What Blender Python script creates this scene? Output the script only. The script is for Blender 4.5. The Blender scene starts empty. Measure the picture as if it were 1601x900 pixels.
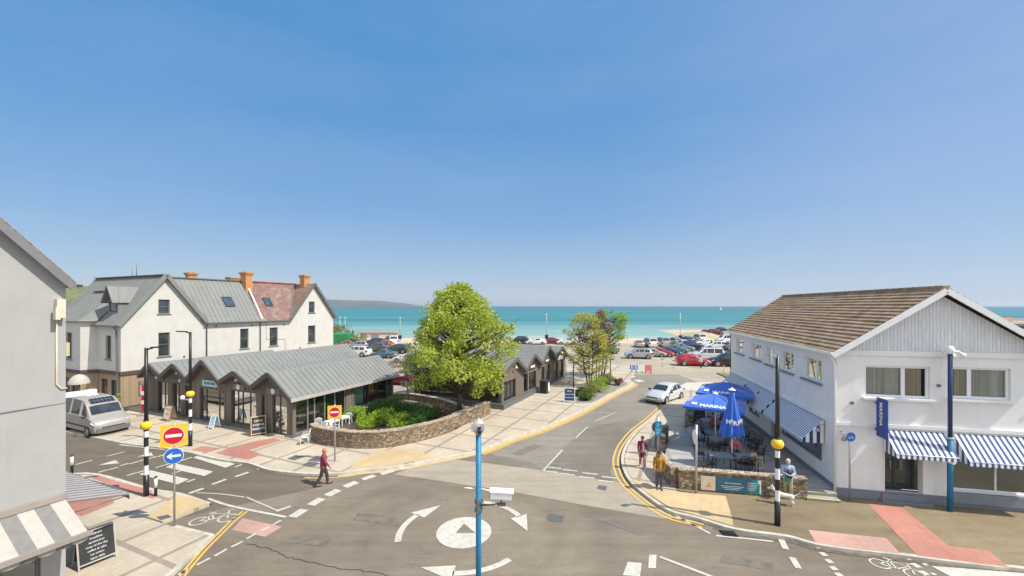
import bpy, math, random
from mathutils import Vector, Matrix
random.seed(7)
R_ = math.radians
H, F = 8.6, 640.0            # eye height above the road, focal length in photograph pixels
sc = bpy.context.scene
# ---------------------------------------------------------------- camera, world, sun
cd = bpy.data.cameras.new('camera'); cam = bpy.data.objects.new('camera', cd)
sc.collection.objects.link(cam); sc.camera = cam
cam.location = (0, 0, H); cam.rotation_euler = (R_(90), 0, 0)
cd.sensor_width = 36; cd.lens = 36*F/1601; cd.shift_y = 28/1601
cd.clip_start = .1; cd.clip_end = 60000
SUN_EL = 51.0
sun_h = Vector((.935, -.36, 0)).normalized()
sun_dir = (sun_h*math.cos(R_(SUN_EL)) + Vector((0, 0, math.sin(R_(SUN_EL))))).normalized()
w = bpy.data.worlds.new('World'); sc.world = w; w.use_nodes = True
nt = w.node_tree; nt.nodes.clear()
out = nt.nodes.new('ShaderNodeOutputWorld'); bg = nt.nodes.new('ShaderNodeBackground')
sky = nt.nodes.new('ShaderNodeTexSky'); sky.sky_type = 'NISHITA'; sky.sun_disc = False
sky.sun_elevation = R_(SUN_EL); sky.sun_rotation = math.atan2(sun_h.x, sun_h.y)
sky.air_density = 1.0; sky.dust_density = .3; sky.ozone_density = 3.6; sky.altitude = 10
hs = nt.nodes.new('ShaderNodeHueSaturation'); hs.inputs['Saturation'].default_value = 1.08
# faint high cirrus veil in the sky
tc = nt.nodes.new('ShaderNodeTexCoord'); mp = nt.nodes.new('ShaderNodeMapping'); mp.inputs['Scale'].default_value = (1.2, 1.2, 5)
mp.inputs['Rotation'].default_value = (0, R_(14), 0)
nz = nt.nodes.new('ShaderNodeTexNoise'); nz.inputs['Scale'].default_value = 1.6; nz.inputs['Detail'].default_value = 5
rp = nt.nodes.new('ShaderNodeMapRange'); rp.inputs['From Min'].default_value = .45; rp.inputs['From Max'].default_value = .85
rp.inputs['To Max'].default_value = .13
mx = nt.nodes.new('ShaderNodeMixRGB'); mx.inputs['Color2'].default_value = (5.2, 5.6, 6.2, 1)
L = nt.links.new
L(tc.outputs['Generated'], mp.inputs['Vector']); L(mp.outputs['Vector'], nz.inputs['Vector']); L(nz.outputs['Fac'], rp.inputs['Value'])
L(sky.outputs['Color'], hs.inputs['Color']); L(hs.outputs['Color'], mx.inputs['Color1']); L(rp.outputs['Result'], mx.inputs['Fac'])
# clear spring sky: pale lavender haze at the horizon deepening with elevation, blended over the Nishita sky
sx_ = nt.nodes.new('ShaderNodeSeparateXYZ'); L(tc.outputs['Generated'], sx_.inputs[0])
cr_ = nt.nodes.new('ShaderNodeValToRGB'); L(sx_.outputs[2], cr_.inputs['Fac']); EXPO = .75; K_ = 2**EXPO*.148
def _l(c): return tuple((x/255/12.92 if x/255 < .04045 else ((x/255+.055)/1.055)**2.4)/K_/6 for x in c)+(1,)
st_ = [(0.0, (186, 197, 210)), (.02, (178, 193, 210)), (.08, (158, 183, 210)), (.2, (122, 167, 212)), (.4, (90, 151, 208)), (.6, (80, 146, 206)), (1, (72, 134, 198))]
while len(cr_.color_ramp.elements) < len(st_): cr_.color_ramp.elements.new(.5)
for e_, (p_, c_) in zip(cr_.color_ramp.elements, st_): e_.position = p_; e_.color = _l(c_)
sc6 = nt.nodes.new('ShaderNodeMixRGB'); sc6.blend_type = 'MULTIPLY'; sc6.inputs['Fac'].default_value = 1; sc6.inputs['Color2'].default_value = (6, 6, 6, 1); L(cr_.outputs['Color'], sc6.inputs['Color1'])
rx = nt.nodes.new('ShaderNodeMapRange'); rx.interpolation_type = 'SMOOTHSTEP'; L(sx_.outputs[0], rx.inputs['Value'])
for k_, v_ in (('From Min', .1), ('From Max', .8), ('To Min', 0), ('To Max', .42)): rx.inputs[k_].default_value = v_
lv = nt.nodes.new('ShaderNodeMixRGB'); c_ = _l((172, 190, 222)); lv.inputs['Color2'].default_value = (c_[0]*6, c_[1]*6, c_[2]*6, 1); ad_ = nt.nodes.new('ShaderNodeMath'); ad_.operation = 'ADD'; ad_.use_clamp = True
n2_ = nt.nodes.new('ShaderNodeTexNoise'); n2_.inputs['Scale'].default_value = 1.3; n2_.inputs['Detail'].default_value = 6; n2_.inputs['Roughness'].default_value = .6; mp2 = nt.nodes.new('ShaderNodeMapping'); mp2.inputs['Scale'].default_value = (1, 1, 5.5); mp2.inputs['Rotation'].default_value = (R_(4), R_(-9), 0)
L(tc.outputs['Generated'], mp2.inputs['Vector']); L(mp2.outputs['Vector'], n2_.inputs['Vector']); q_ = nt.nodes.new('ShaderNodeMapRange'); L(n2_.outputs['Fac'], q_.inputs['Value'])
for k_, v_ in (('From Min', .4), ('From Max', .72), ('To Min', 0), ('To Max', .2)): q_.inputs[k_].default_value = v_
L(rx.outputs['Result'], ad_.inputs[0]); L(q_.outputs['Result'], ad_.inputs[1]); L(ad_.outputs[0], lv.inputs['Fac']); L(sc6.outputs['Color'], lv.inputs['Color1'])
r2 = nt.nodes.new('ShaderNodeMapRange'); r2.interpolation_type = 'SMOOTHSTEP'; L(sx_.outputs[2], r2.inputs['Value'])
for k_, v_ in (('From Min', .55), ('From Max', .85), ('To Min', .9), ('To Max', .3)): r2.inputs[k_].default_value = v_
m2 = nt.nodes.new('ShaderNodeMixRGB'); L(r2.outputs['Result'], m2.inputs['Fac']); L(mx.outputs['Color'], m2.inputs['Color1']); L(lv.outputs['Color'], m2.inputs['Color2'])
# added fill: unseen sky behind the viewer made brighter to lift the shade
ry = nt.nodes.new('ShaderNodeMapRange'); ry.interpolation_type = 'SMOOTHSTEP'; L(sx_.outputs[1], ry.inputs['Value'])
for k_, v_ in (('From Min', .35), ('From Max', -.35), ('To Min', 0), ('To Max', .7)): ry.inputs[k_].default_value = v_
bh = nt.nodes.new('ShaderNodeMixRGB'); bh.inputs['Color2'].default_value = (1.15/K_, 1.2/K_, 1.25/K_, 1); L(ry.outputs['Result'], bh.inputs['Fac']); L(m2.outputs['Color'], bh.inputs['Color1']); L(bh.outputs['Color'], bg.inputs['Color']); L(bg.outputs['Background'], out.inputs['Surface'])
bg.inputs['Strength'].default_value = .148
sl = bpy.data.lights.new('sun', 'SUN'); sl.energy = 3.35; sl.angle = R_(.5); sl.color = (1, .94, .83)
so = bpy.data.objects.new('sun', sl); sc.collection.objects.link(so)
so.rotation_euler = sun_dir.to_track_quat('Z', 'Y').to_euler(); so.location = sun_dir*80
sc.view_settings.view_transform = 'Standard'; sc.view_settings.look = 'None'
sc.view_settings.exposure = EXPO; sc.view_settings.gamma = 1
sc.render.resolution_x = 1024; sc.render.resolution_y = 576

# ---------------------------------------------------------------- helpers
C = sc.collection
def G(px, py, z=0.0):
    """ground point at height z seen at a photograph pixel (where the thing really stands)"""
    v = py-478.0; Y = F*(H-z)/v
    return Vector(((px-800.0)/F*Y, Y, z))
def lab(o, label=None, cat=None, group=None, kind=None):
    if label: o['label'] = label
    if cat: o['category'] = cat
    if group: o['group'] = group
    if kind: o['kind'] = kind
    return o
def thing(name, label, cat, loc=(0, 0, 0), rz=0, group=None):
    o = bpy.data.objects.new(name, None); C.objects.link(o); o.empty_display_size = .2
    o.location = loc; o.rotation_euler = (0, 0, rz); return lab(o, label, cat, group)
def kids(o): return [c for c in bpy.data.objects if c.parent == o]
CH = {}
def copy_tree(o, parent=None):
    c = o.copy(); C.objects.link(c); c.parent = parent
    for ch in CH.get(o.name, []): CH.setdefault(c.name, []).append(copy_tree(ch, c))
    return c
class MB:
    def __init__(s, T=None): s.v = []; s.f = []; s.m = []; s.T = T or Matrix.Identity(4); s.k = 0; s.sm = []; s.smooth = False
    def add(s, pts, faces):
        n = len(s.v); s.v += [tuple(s.T @ Vector(p)) for p in pts]
        for f in faces: s.f.append([i+n for i in f]); s.m.append(s.k); s.sm.append(s.smooth)
        return s
    def quad(s, *p): return s.add(p, [list(range(len(p)))])
    def box(s, x0, x1, y0, y1, z0, z1):
        if x0 > x1: x0, x1 = x1, x0
        if y0 > y1: y0, y1 = y1, y0
        if z0 > z1: z0, z1 = z1, z0
        return s.add([(x0,y0,z0),(x1,y0,z0),(x1,y1,z0),(x0,y1,z0),(x0,y0,z1),(x1,y0,z1),(x1,y1,z1),(x0,y1,z1)],
              [(0,3,2,1),(4,5,6,7),(0,1,5,4),(1,2,6,5),(2,3,7,6),(3,0,4,7)])
    def bar(s, a, b, w, h, up=(0, 0, 1)):
        a, b = Vector(a), Vector(b); d = (b-a).normalized(); u = Vector(up)
        r = d.cross(u)
        if r.length < 1e-4: r = d.cross(Vector((1, 0, 0)))
        r.normalize(); u = r.cross(d); P = []
        for p in (a, b):
            for (i, j) in ((-1,-1),(1,-1),(1,1),(-1,1)): P.append(p+r*(i*w/2)+u*(j*h/2))
        return s.add(P, [(0,3,2,1),(4,5,6,7),(0,1,5,4),(1,2,6,5),(2,3,7,6),(3,0,4,7)])
    def tube(s, pts, rads, n=8, cap=True):
        pts = [Vector(p) for p in pts]
        if not isinstance(rads, (list, tuple)): rads = [rads]*len(pts)
        P = []; Fc = []; ref = None
        for i, p in enumerate(pts):
            d = (pts[min(i+1, len(pts)-1)]-pts[max(i-1, 0)]).normalized()
            if ref is None: ref = Vector((0, 0, 1)) if abs(d.z) < .9 else Vector((1, 0, 0))
            r = d.cross(ref).normalized(); q = r.cross(d).normalized(); ref = q
            for k in range(n):
                a = 2*math.pi*k/n; P.append(p+(r*math.cos(a)+q*math.sin(a))*rads[i])
        for i in range(len(pts)-1):
            for k in range(n): a = i*n+k; b = i*n+(k+1) % n; Fc.append((a, b, b+n, a+n))
        if cap: Fc.append(list(range(n))[::-1]); Fc.append([len(P)-n+k for k in range(n)])
        t = s.smooth; s.smooth = True; s.add(P, Fc); s.smooth = t
        if cap: s.sm[-1] = s.sm[-2] = False
        return s
    def lathe(s, c, prof, n=16, axis=2):
        c = Vector(c); P = []; Fc = []
        for (r, z) in prof:
            for k in range(n):
                a = 2*math.pi*k/n; q = [r*math.cos(a), r*math.sin(a), z]
                if axis == 0: q = [q[2], q[0], q[1]]
                if axis == 1: q = [q[0], q[2], q[1]]
                P.append(c+Vector(q))
        for i in range(len(prof)-1):
            for k in range(n): a = i*n+k; b = i*n+(k+1) % n; Fc.append((a, b, b+n, a+n))
        t = s.smooth; s.smooth = True; s.add(P, Fc); s.smooth = t
        return s
    def ball(s, c, r, n=12, m=8, sc_=(1, 1, 1)):
        c = Vector(c); P = []; Fc = []
        for i in range(m+1):
            t = math.pi*i/m
            for k in range(n):
                a = 2*math.pi*k/n; P.append(c+Vector((r*sc_[0]*math.sin(t)*math.cos(a), r*sc_[1]*math.sin(t)*math.sin(a), r*sc_[2]*math.cos(t))))
        for i in range(m):
            for k in range(n): a = i*n+k; b = i*n+(k+1) % n; Fc.append((a, a+n, b+n, b))
        t = s.smooth; s.smooth = True; s.add(P, Fc); s.smooth = t
        return s
    def prism(s, poly, z0, z1):
        n = len(poly); P = [(p[0], p[1], z0) for p in poly]+[(p[0], p[1], z1) for p in poly]
        return s.add(P, [list(range(n))[::-1], [n+i for i in range(n)]]+[(i, (i+1) % n, (i+1) % n+n, i+n) for i in range(n)])
    def build(s, name, mats, parent=None, label=None, cat=None, group=None, kind=None):
        me = bpy.data.meshes.new(name); me.from_pydata(s.v, [], s.f)
        for m in (mats if isinstance(mats, (list, tuple)) else [mats]): me.materials.append(m)
        me.polygons.foreach_set('material_index', s.m); me.polygons.foreach_set('use_smooth', s.sm)
        me.update()
        o = bpy.data.objects.new(name, me); C.objects.link(o)
        if parent: o.parent = parent; CH.setdefault(parent.name, []).append(o)
        return lab(o, label, cat, group, kind)
def finish(o):      # recalc normals outwards
    import bmesh
    bm = bmesh.new(); bm.from_mesh(o.data); bmesh.ops.remove_doubles(bm, verts=bm.verts, dist=1e-5)
    bmesh.ops.recalc_face_normals(bm, faces=bm.faces); bm.to_mesh(o.data); bm.free(); return o

def text(name, parent, s, size, M4, m, depth=.004, align='CENTER', bold=0.0):
    cu = bpy.data.curves.new(name, 'FONT'); cu.body = s; cu.size = size; cu.align_x = align; cu.align_y = 'CENTER'
    cu.extrude = depth; cu.offset = bold; cu.resolution_u = 3
    t = bpy.data.objects.new(name, cu); C.objects.link(t)
    me = bpy.data.meshes.new_from_object(t.evaluated_get(bpy.context.evaluated_depsgraph_get()))
    bpy.data.objects.remove(t); bpy.data.curves.remove(cu)
    me.transform(M4); me.materials.clear(); me.materials.append(m)
    o = bpy.data.objects.new(name, me); C.objects.link(o)
    if parent: o.parent = parent; CH.setdefault(parent.name, []).append(o)
    return o
def frame4(o, x, y):
    x = Vector(x).normalized(); y = Vector(y).normalized(); z = x.cross(y).normalized(); y = z.cross(x)
    M4 = Matrix((x, y, z)).transposed().to_4x4(); M4.translation = Vector(o); return M4

# ---------------------------------------------------------------- materials
def N(m, t, **k):
    n = m.node_tree.nodes.new(t)
    for a, b in k.items(): setattr(n, a, b)
    return n
def newmat(name):
    m = bpy.data.materials.new(name); m.use_nodes = True
    b = m.node_tree.nodes['Principled BSDF']; return m, b, m.node_tree.links.new
def c4(c): return (c[0], c[1], c[2], 1)
def noise(m, coord, scale, detail=4, rough=.55, vec=None):
    l = m.node_tree.links.new; n = N(m, 'ShaderNodeTexNoise'); n.inputs['Scale'].default_value = scale
    n.inputs['Detail'].default_value = detail; n.inputs['Roughness'].default_value = rough
    if vec:
        mp = N(m, 'ShaderNodeMapping'); mp.inputs['Scale'].default_value = vec; l(coord, mp.inputs['Vector']); coord = mp.outputs['Vector']
    l(coord, n.inputs['Vector']); return n.outputs['Fac']
def rng(m, v, a, b, c, d):
    n = N(m, 'ShaderNodeMapRange'); l = m.node_tree.links.new; l(v, n.inputs['Value'])
    for k, x in (('From Min', a), ('From Max', b), ('To Min', c), ('To Max', d)): n.inputs[k].default_value = x
    return n.outputs['Result']
def mixc(m, fac, c1, c2, mode='MIX'):
    n = N(m, 'ShaderNodeMixRGB', blend_type=mode); l = m.node_tree.links.new
    for inp, v in (('Fac', fac), ('Color1', c1), ('Color2', c2)):
        if isinstance(v, (int, float)): n.inputs[inp].default_value = v
        elif isinstance(v, tuple): n.inputs[inp].default_value = c4(v)
        else: l(v, n.inputs[inp])
    return n.outputs['Color']
def bump(m, b, h, strength=.3, dist=.02):
    n = N(m, 'ShaderNodeBump'); n.inputs['Strength'].default_value = strength; n.inputs['Distance'].default_value = dist
    m.node_tree.links.new(h, n.inputs['Height']); m.node_tree.links.new(n.outputs['Normal'], b.inputs['Normal'])
def objco(m): return N(m, 'ShaderNodeTexCoord').outputs['Object']
def M(name, col, rough=.7, var=.12, scale=2.5, bmp=.15, bsc=60, metal=0, spec=.5, dirt=None, coat=0, streak=None):
    m, b, l = newmat(name); co = objco(m)
    n1 = noise(m, co, scale, 5); n2 = noise(m, co, scale*9, 3)
    f = rng(m, n1, .3, .7, 1-var, 1+var); f2 = rng(m, n2, .3, .7, 1-var*.5, 1+var*.5)
    mu = N(m, 'ShaderNodeMath', operation='MULTIPLY'); l(f, mu.inputs[0]); l(f2, mu.inputs[1])
    base = mixc(m, 1.0, tuple(col), mu.outputs[0], 'MULTIPLY')
    if dirt:
        nd = noise(m, co, .9, 6, .65, (1, 1, .35)); base = mixc(m, rng(m, nd, .5, .8, 0, .45), base, tuple(dirt))
    if streak:
        for sc3, lo, am in (((5, 5, .35), .56, .5), ((1.2, 1.2, .5), .55, .35)): base = mixc(m, rng(m, noise(m, co, 1.0, 6, .7, sc3), lo, .8, 0, am), base, tuple(streak))
    l(base, b.inputs['Base Color']); l(rng(m, n2, .3, .7, max(.02, rough-.06), min(1, rough+.06)), b.inputs['Roughness'])
    b.inputs['Metallic'].default_value = metal; b.inputs['Specular IOR Level'].default_value = spec
    if coat: b.inputs['Coat Weight'].default_value = coat; b.inputs['Coat Roughness'].default_value = .05
    if bmp: bump(m, b, noise(m, co, bsc, 3), bmp, .01)
    return m
def asphalt(name, col, patch=.22, speck=.25, rings=None):
    m, b, l = newmat(name); co = objco(m)
    big = noise(m, co, .11, 5, .6); mid = noise(m, co, .9, 5, .6, (1, 2.2, 1)); fine = noise(m, co, 42, 2, .7); sp = noise(m, co, 9, 4, .75)
    base = mixc(m, 1, tuple(col), rng(m, big, .32, .68, 1-patch, 1+patch), 'MULTIPLY')
    base = mixc(m, 1, base, rng(m, mid, .3, .7, .9, 1.1), 'MULTIPLY')
    base = mixc(m, 1, base, rng(m, fine, .3, .7, 1-speck, 1+speck), 'MULTIPLY')
    base = mixc(m, 1, base, rng(m, sp, .3, .7, .9, 1.1), 'MULTIPLY')
    vo = N(m, 'ShaderNodeTexVoronoi', feature='DISTANCE_TO_EDGE'); vo.inputs['Scale'].default_value = .16
    wv = N(m, 'ShaderNodeMixRGB', blend_type='ADD'); wv.inputs['Fac'].default_value = .8
    nc = N(m, 'ShaderNodeTexNoise'); nc.inputs['Scale'].default_value = 1.1; nc.inputs['Detail'].default_value = 6
    l(co, nc.inputs['Vector']); l(co, wv.inputs['Color1']); l(nc.outputs['Color'], wv.inputs['Color2']); l(wv.outputs['Color'], vo.inputs['Vector'])
    crack = rng(m, vo.outputs['Distance'], .0, .003, .15, 0)
    base = mixc(m, crack, base, (.03, .028, .026))
    stn = noise(m, co, .55, 7, .75); base = mixc(m, rng(m, stn, .6, .74, 0, .35), base, tuple(x*.55 for x in col)); st2 = noise(m, co, 2.4, 5, .8); base = mixc(m, rng(m, st2, .66, .72, 0, .35), base, tuple(x*1.5 for x in col))
    st3 = noise(m, co, 1.0, 6, .7, (.06, 1.6, 1)); base = mixc(m, 1, base, rng(m, st3, .3, .7, .88, 1.1), 'MULTIPLY')
    if rings:
        vs_ = N(m, 'ShaderNodeVectorMath', operation='DISTANCE'); l(co, vs_.inputs[0]); vs_.inputs[1].default_value = rings
        for r0, ww, am in ((3.6, .5, .12), (5.4, .6, .14), (7.6, .9, .08)):
            s1 = N(m, 'ShaderNodeMath', operation='SUBTRACT'); l(vs_.outputs['Value'], s1.inputs[0]); s1.inputs[1].default_value = r0
            s2 = N(m, 'ShaderNodeMath', operation='ABSOLUTE'); l(s1.outputs[0], s2.inputs[0]); base = mixc(m, rng(m, s2.outputs[0], 0, ww, am*1.6, 0), base, tuple(x*.5 for x in col))
    l(base, b.inputs['Base Color']); b.inputs['Roughness'].default_value = .9; b.inputs['Specular IOR Level'].default_value = .25
    bump(m, b, fine, .5, .012); return m
def paving(name, c1, c2, band, ang, big=2.6, small=.45):
    m, b, l = newmat(name); co = objco(m)
    mp = N(m, 'ShaderNodeMapping'); mp.inputs['Rotation'].default_value = (0, 0, -ang); l(co, mp.inputs['Vector']); v = mp.outputs['Vector']
    def brick(wd, ht, mort, off):
        t = N(m, 'ShaderNodeTexBrick'); t.offset = off; t.inputs['Scale'].default_value = 1; t.inputs['Brick Width'].default_value = wd
        t.inputs['Row Height'].default_value = ht; t.inputs['Mortar Size'].default_value = mort; t.inputs['Mortar Smooth'].default_value = .1
        t.inputs['Color1'].default_value = c4(c1); t.inputs['Color2'].default_value = c4(c2); t.inputs['Mortar'].default_value = c4(tuple(x*.86 for x in c1))
        l(v, t.inputs['Vector']); return t
    a = brick(small*1.5, small, .012, .5); g = brick(big, big*.9, .1, 0.0)
    base = mixc(m, rng(m, g.outputs['Fac'], 0, 1, 0, .85), a.outputs['Color'], tuple(band))
    base = mixc(m, 1, base, rng(m, noise(m, co, .35, 5), .3, .7, .86, 1.12), 'MULTIPLY')
    base = mixc(m, 1, base, rng(m, noise(m, co, 6, 5, .7), .3, .7, .9, 1.08), 'MULTIPLY')
    st = noise(m, co, 2.3, 6, .7); base = mixc(m, rng(m, st, .62, .78, 0, .3), base, (.13, .11, .09))
    l(base, b.inputs['Base Color']); b.inputs['Roughness'].default_value = .85; b.inputs['Specular IOR Level'].default_value = .3
    bump(m, b, a.outputs['Fac'], -.25, .01); return m
def stone(name, cols, scale=3.6, mortar=(.3, .26, .2)):
    m, b, l = newmat(name); co = objco(m)
    mp = N(m, 'ShaderNodeMapping'); mp.inputs['Scale'].default_value = (1, 1, 1.9); l(co, mp.inputs['Vector'])
    vo = N(m, 'ShaderNodeTexVoronoi'); vo.inputs['Scale'].default_value = scale; l(mp.outputs['Vector'], vo.inputs['Vector'])
    ve = N(m, 'ShaderNodeTexVoronoi', feature='DISTANCE_TO_EDGE'); ve.inputs['Scale'].default_value = scale; l(mp.outputs['Vector'], ve.inputs['Vector'])
    sx = N(m, 'ShaderNodeSeparateColor'); l(vo.outputs['Color'], sx.inputs['Color'])
    cr = N(m, 'ShaderNodeValToRGB'); cr.color_ramp.interpolation = 'CONSTANT'
    while len(cr.color_ramp.elements) < len(cols): cr.color_ramp.elements.new(.5)
    for i, c in enumerate(cols): cr.color_ramp.elements[i].position = i/len(cols); cr.color_ramp.elements[i].color = c4(c)
    l(sx.outputs[0], cr.inputs['Fac'])
    base = mixc(m, rng(m, ve.outputs['Distance'], .02, .06, 1, 0), cr.outputs['Color'], tuple(mortar))
    base = mixc(m, 1, base, rng(m, noise(m, co, 14, 5, .7), .3, .7, .72, 1.25), 'MULTIPLY')
    l(base, b.inputs['Base Color']); b.inputs['Roughness'].default_value = .95
    bump(m, b, rng(m, ve.outputs['Distance'], 0, .12, 0, 1), .9, .04); return m
def boards(name, c1, c2, wd=.14, axis='XY', gap=.012):
    m, b, l = newmat(name); co = objco(m); sp = N(m, 'ShaderNodeSeparateXYZ'); l(co, sp.inputs[0])
    if axis == 'Z': u = sp.outputs[2]
    else:
        ad = N(m, 'ShaderNodeMath', operation='ADD'); l(sp.outputs[0], ad.inputs[0]); l(sp.outputs[1], ad.inputs[1]); u = ad.outputs[0]
    dv = N(m, 'ShaderNodeMath', operation='DIVIDE'); l(u, dv.inputs[0]); dv.inputs[1].default_value = wd
    fl = N(m, 'ShaderNodeMath', operation='FLOOR'); l(dv.outputs[0], fl.inputs[0]); fr = N(m, 'ShaderNodeMath', operation='FRACT'); l(dv.outputs[0], fr.inputs[0])
    wn = N(m, 'ShaderNodeTexWhiteNoise', noise_dimensions='1D'); l(fl.outputs[0], wn.inputs['W'])
    base = mixc(m, wn.outputs['Value'], tuple(c1), tuple(c2))
    gr = noise(m, co, 5, 5, .7, (6, 6, .5)); base = mixc(m, 1, base, rng(m, gr, .3, .7, .8, 1.2), 'MULTIPLY')
    gp = rng(m, fr.outputs[0], 0, gap/wd, 1, 0); base = mixc(m, gp, base, tuple(x*.25 for x in c1))
    l(base, b.inputs['Base Color']); b.inputs['Roughness'].default_value = .85; b.inputs['Specular IOR Level'].default_value = .25
    bump(m, b, gp, -.6, .01); return m
def glass(name, tint=(.75, .82, .8), refl=.12):
    m, b, l = newmat(name); m.node_tree.nodes.remove(b); o = m.node_tree.nodes['Material Output']
    tr = N(m, 'ShaderNodeBsdfTransparent'); tr.inputs['Color'].default_value = c4(tint)
    gl = N(m, 'ShaderNodeBsdfGlossy'); gl.inputs['Roughness'].default_value = .02
    lw = N(m, 'ShaderNodeLayerWeight'); lw.inputs['Blend'].default_value = .35
    mx = N(m, 'ShaderNodeMixShader'); l(rng(m, lw.outputs['Fresnel'], 0, 1, refl, .9), mx.inputs['Fac'])
    l(tr.outputs[0], mx.inputs[1]); l(gl.outputs[0], mx.inputs[2]); l(mx.outputs[0], o.inputs['Surface']); return m
def darkglass(name, col=(.02, .026, .028), rough=.04):
    m, b, l = newmat(name); co = objco(m)
    l(mixc(m, rng(m, noise(m, co, 1.5, 3), .35, .65, 0, 1), tuple(col), tuple(x*2.2+.004 for x in col)), b.inputs['Base Color'])
    b.inputs['Roughness'].default_value = rough; b.inputs['Specular IOR Level'].default_value = .8; return m
def leafmat(name, cols, trans=.35):
    m, b, l = newmat(name); ge = N(m, 'ShaderNodeNewGeometry'); cr = N(m, 'ShaderNodeValToRGB')
    while len(cr.color_ramp.elements) < len(cols): cr.color_ramp.elements.new(.5)
    for i, c in enumerate(cols): cr.color_ramp.elements[i].position = i/(len(cols)-1); cr.color_ramp.elements[i].color = c4(c)
    co = objco(m); nn = noise(m, co, .7, 3)
    ad = N(m, 'ShaderNodeMath', operation='MULTIPLY_ADD'); l(rng(m, nn, .3, .7, -.25, .25), ad.inputs[0]); ad.inputs[1].default_value = 1; l(ge.outputs['Random Per Island'], ad.inputs[2])
    l(ad.outputs[0], cr.inputs['Fac']); l(cr.outputs['Color'], b.inputs['Base Color']); b.inputs['Roughness'].default_value = .6; b.inputs['Specular IOR Level'].default_value = .2
    tl = N(m, 'ShaderNodeBsdfTranslucent'); l(cr.outputs['Color'], tl.inputs['Color']); mx = N(m, 'ShaderNodeMixShader'); mx.inputs['Fac'].default_value = trans
    l(b.outputs[0], mx.inputs[1]); l(tl.outputs[0], mx.inputs[2]); l(mx.outputs[0], m.node_tree.nodes['Material Output'].inputs['Surface']); return m
def stripes(name, c1, c2, wd, axis=0, duty=.5, off=0.0):
    m, b, l = newmat(name); co = objco(m); sp = N(m, 'ShaderNodeSeparateXYZ'); l(co, sp.inputs[0])
    dv = N(m, 'ShaderNodeMath', operation='MULTIPLY_ADD'); l(sp.outputs[axis], dv.inputs[0]); dv.inputs[1].default_value = 1/wd; dv.inputs[2].default_value = off
    fr = N(m, 'ShaderNodeMath', operation='FRACT'); l(dv.outputs[0], fr.inputs[0])
    gt = N(m, 'ShaderNodeMath', operation='GREATER_THAN'); l(fr.outputs[0], gt.inputs[0]); gt.inputs[1].default_value = duty
    base = mixc(m, gt.outputs[0], tuple(c1), tuple(c2)); base = mixc(m, 1, base, rng(m, noise(m, co, 3, 5), .3, .7, .9, 1.08), 'MULTIPLY')
    l(base, b.inputs['Base Color']); b.inputs['Roughness'].default_value = .8; b.inputs['Specular IOR Level'].default_value = .2; return m
WHITE = (.8, .79, .77)
m_road = asphalt('road_asphalt', (.212, .176, .132), rings=(-1.83, 15.6, 0)); m_road2 = asphalt('lane_asphalt', (.24, .215, .18), .12); m_pale = asphalt('pale_surfacing', (.35, .3, .235), .1, .15)
m_park = asphalt('car_park_tarmac', (.36, .315, .24), .15, .15); m_patch = asphalt('patched_asphalt', (.19, .168, .14)); m_foot = asphalt('footway_tarmac', (.225, .178, .112), .2, .3)
m_street = asphalt('street_asphalt', (.145, .12, .09), .15)
DA = R_(66.4)
m_pave = paving('paving_flags', (.5, .43, .33), (.455, .39, .305), (.27, .225, .185), DA)
m_kerb = M('kerb_stone', (.5, .46, .38), .85, .2, 3); m_terrace = paving('terrace_flags', (.38, .37, .34), (.33, .325, .3), (.26, .26, .25), R_(-12.4), 1.8, .6)
m_tan = paving('tan_tactile_paving', (.55, .41, .22), (.5, .38, .23), (.5, .38, .23), DA, 9, .4)
m_red = paving('red_tactile_paving', (.44, .2, .15), (.4, .19, .15), (.4, .18, .14), DA, 9, .4); m_pink = paving('pink_tactile_paving', (.5, .3, .25), (.45, .28, .24), (.45, .27, .22), R_(-12.4), 9, .4)
m_paint = M('road_paint_white', (.53, .5, .435), .7, .18, 5, .2, dirt=(.36, .32, .26), streak=(.25, .22, .17)); m_yel = M('road_paint_yellow', (.68, .42, .1), .7, .15, 5, .2, dirt=(.36, .28, .16))
m_steel = M('galvanised_steel', (.42, .43, .43), .45, .1, 6, 0, metal=.6); m_black = M('black_paint', (.02, .02, .022), .4, .1, 5, 0)
m_white = M('white_gloss', (.8, .8, .79), .4, .05, 5, 0); m_bluepole = M('blue_paint', (.015, .17, .32), .5, .2, 3, 0); m_navy = M('navy_paint', (.012, .035, .12), .4, .1, 4, 0)
m_yellow = M('amber_globe', (.95, .58, .03), .35, .05, 4, 0); m_signy = M('yellow_sign', (.85, .5, .03), .5, .05, 4, 0); m_signr = M('red_sign', (.55, .01, .03), .45, .05, 4, 0)
m_signb = M('blue_sign', (.015, .14, .5), .45, .05, 4, 0); m_teal = M('teal_sign', (.01, .2, .38), .5, .08, 4, 0); m_grey = M('grey_metal', (.16, .165, .17), .5, .1, 4, 0, metal=.3)
m_render = M('white_render', (.56, .54, .505), .9, .06, 1.2, .4, 18, dirt=(.5, .475, .43), streak=(.41, .385, .34)); m_renderw = M('cool_white_render', (.8, .79, .775), .9, .04, 1, .25, 20, dirt=(.7, .69, .67), streak=(.55, .54, .52))
m_rendg = M('pale_grey_render', (.355, .352, .345), .9, .05, .8, .2, 25, dirt=(.31, .305, .295), streak=(.29, .285, .27)); m_plinth = M('grey_plinth_paint', (.2, .215, .25), .8, .1, 2, .2)
m_zinc = M('zinc_roof', (.205, .212, .2), .6, .07, 1.2, 0, metal=0, spec=.3, dirt=(.26, .265, .25)); m_fascia = M('dark_timber_fascia', (.1, .085, .075), .7, .1, 3, .1)
m_clad = boards('timber_cladding', (.135, .11, .088), (.215, .18, .145), .13); m_clad2 = boards('tan_cladding', (.3, .22, .14), (.36, .27, .18), .14)
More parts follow.
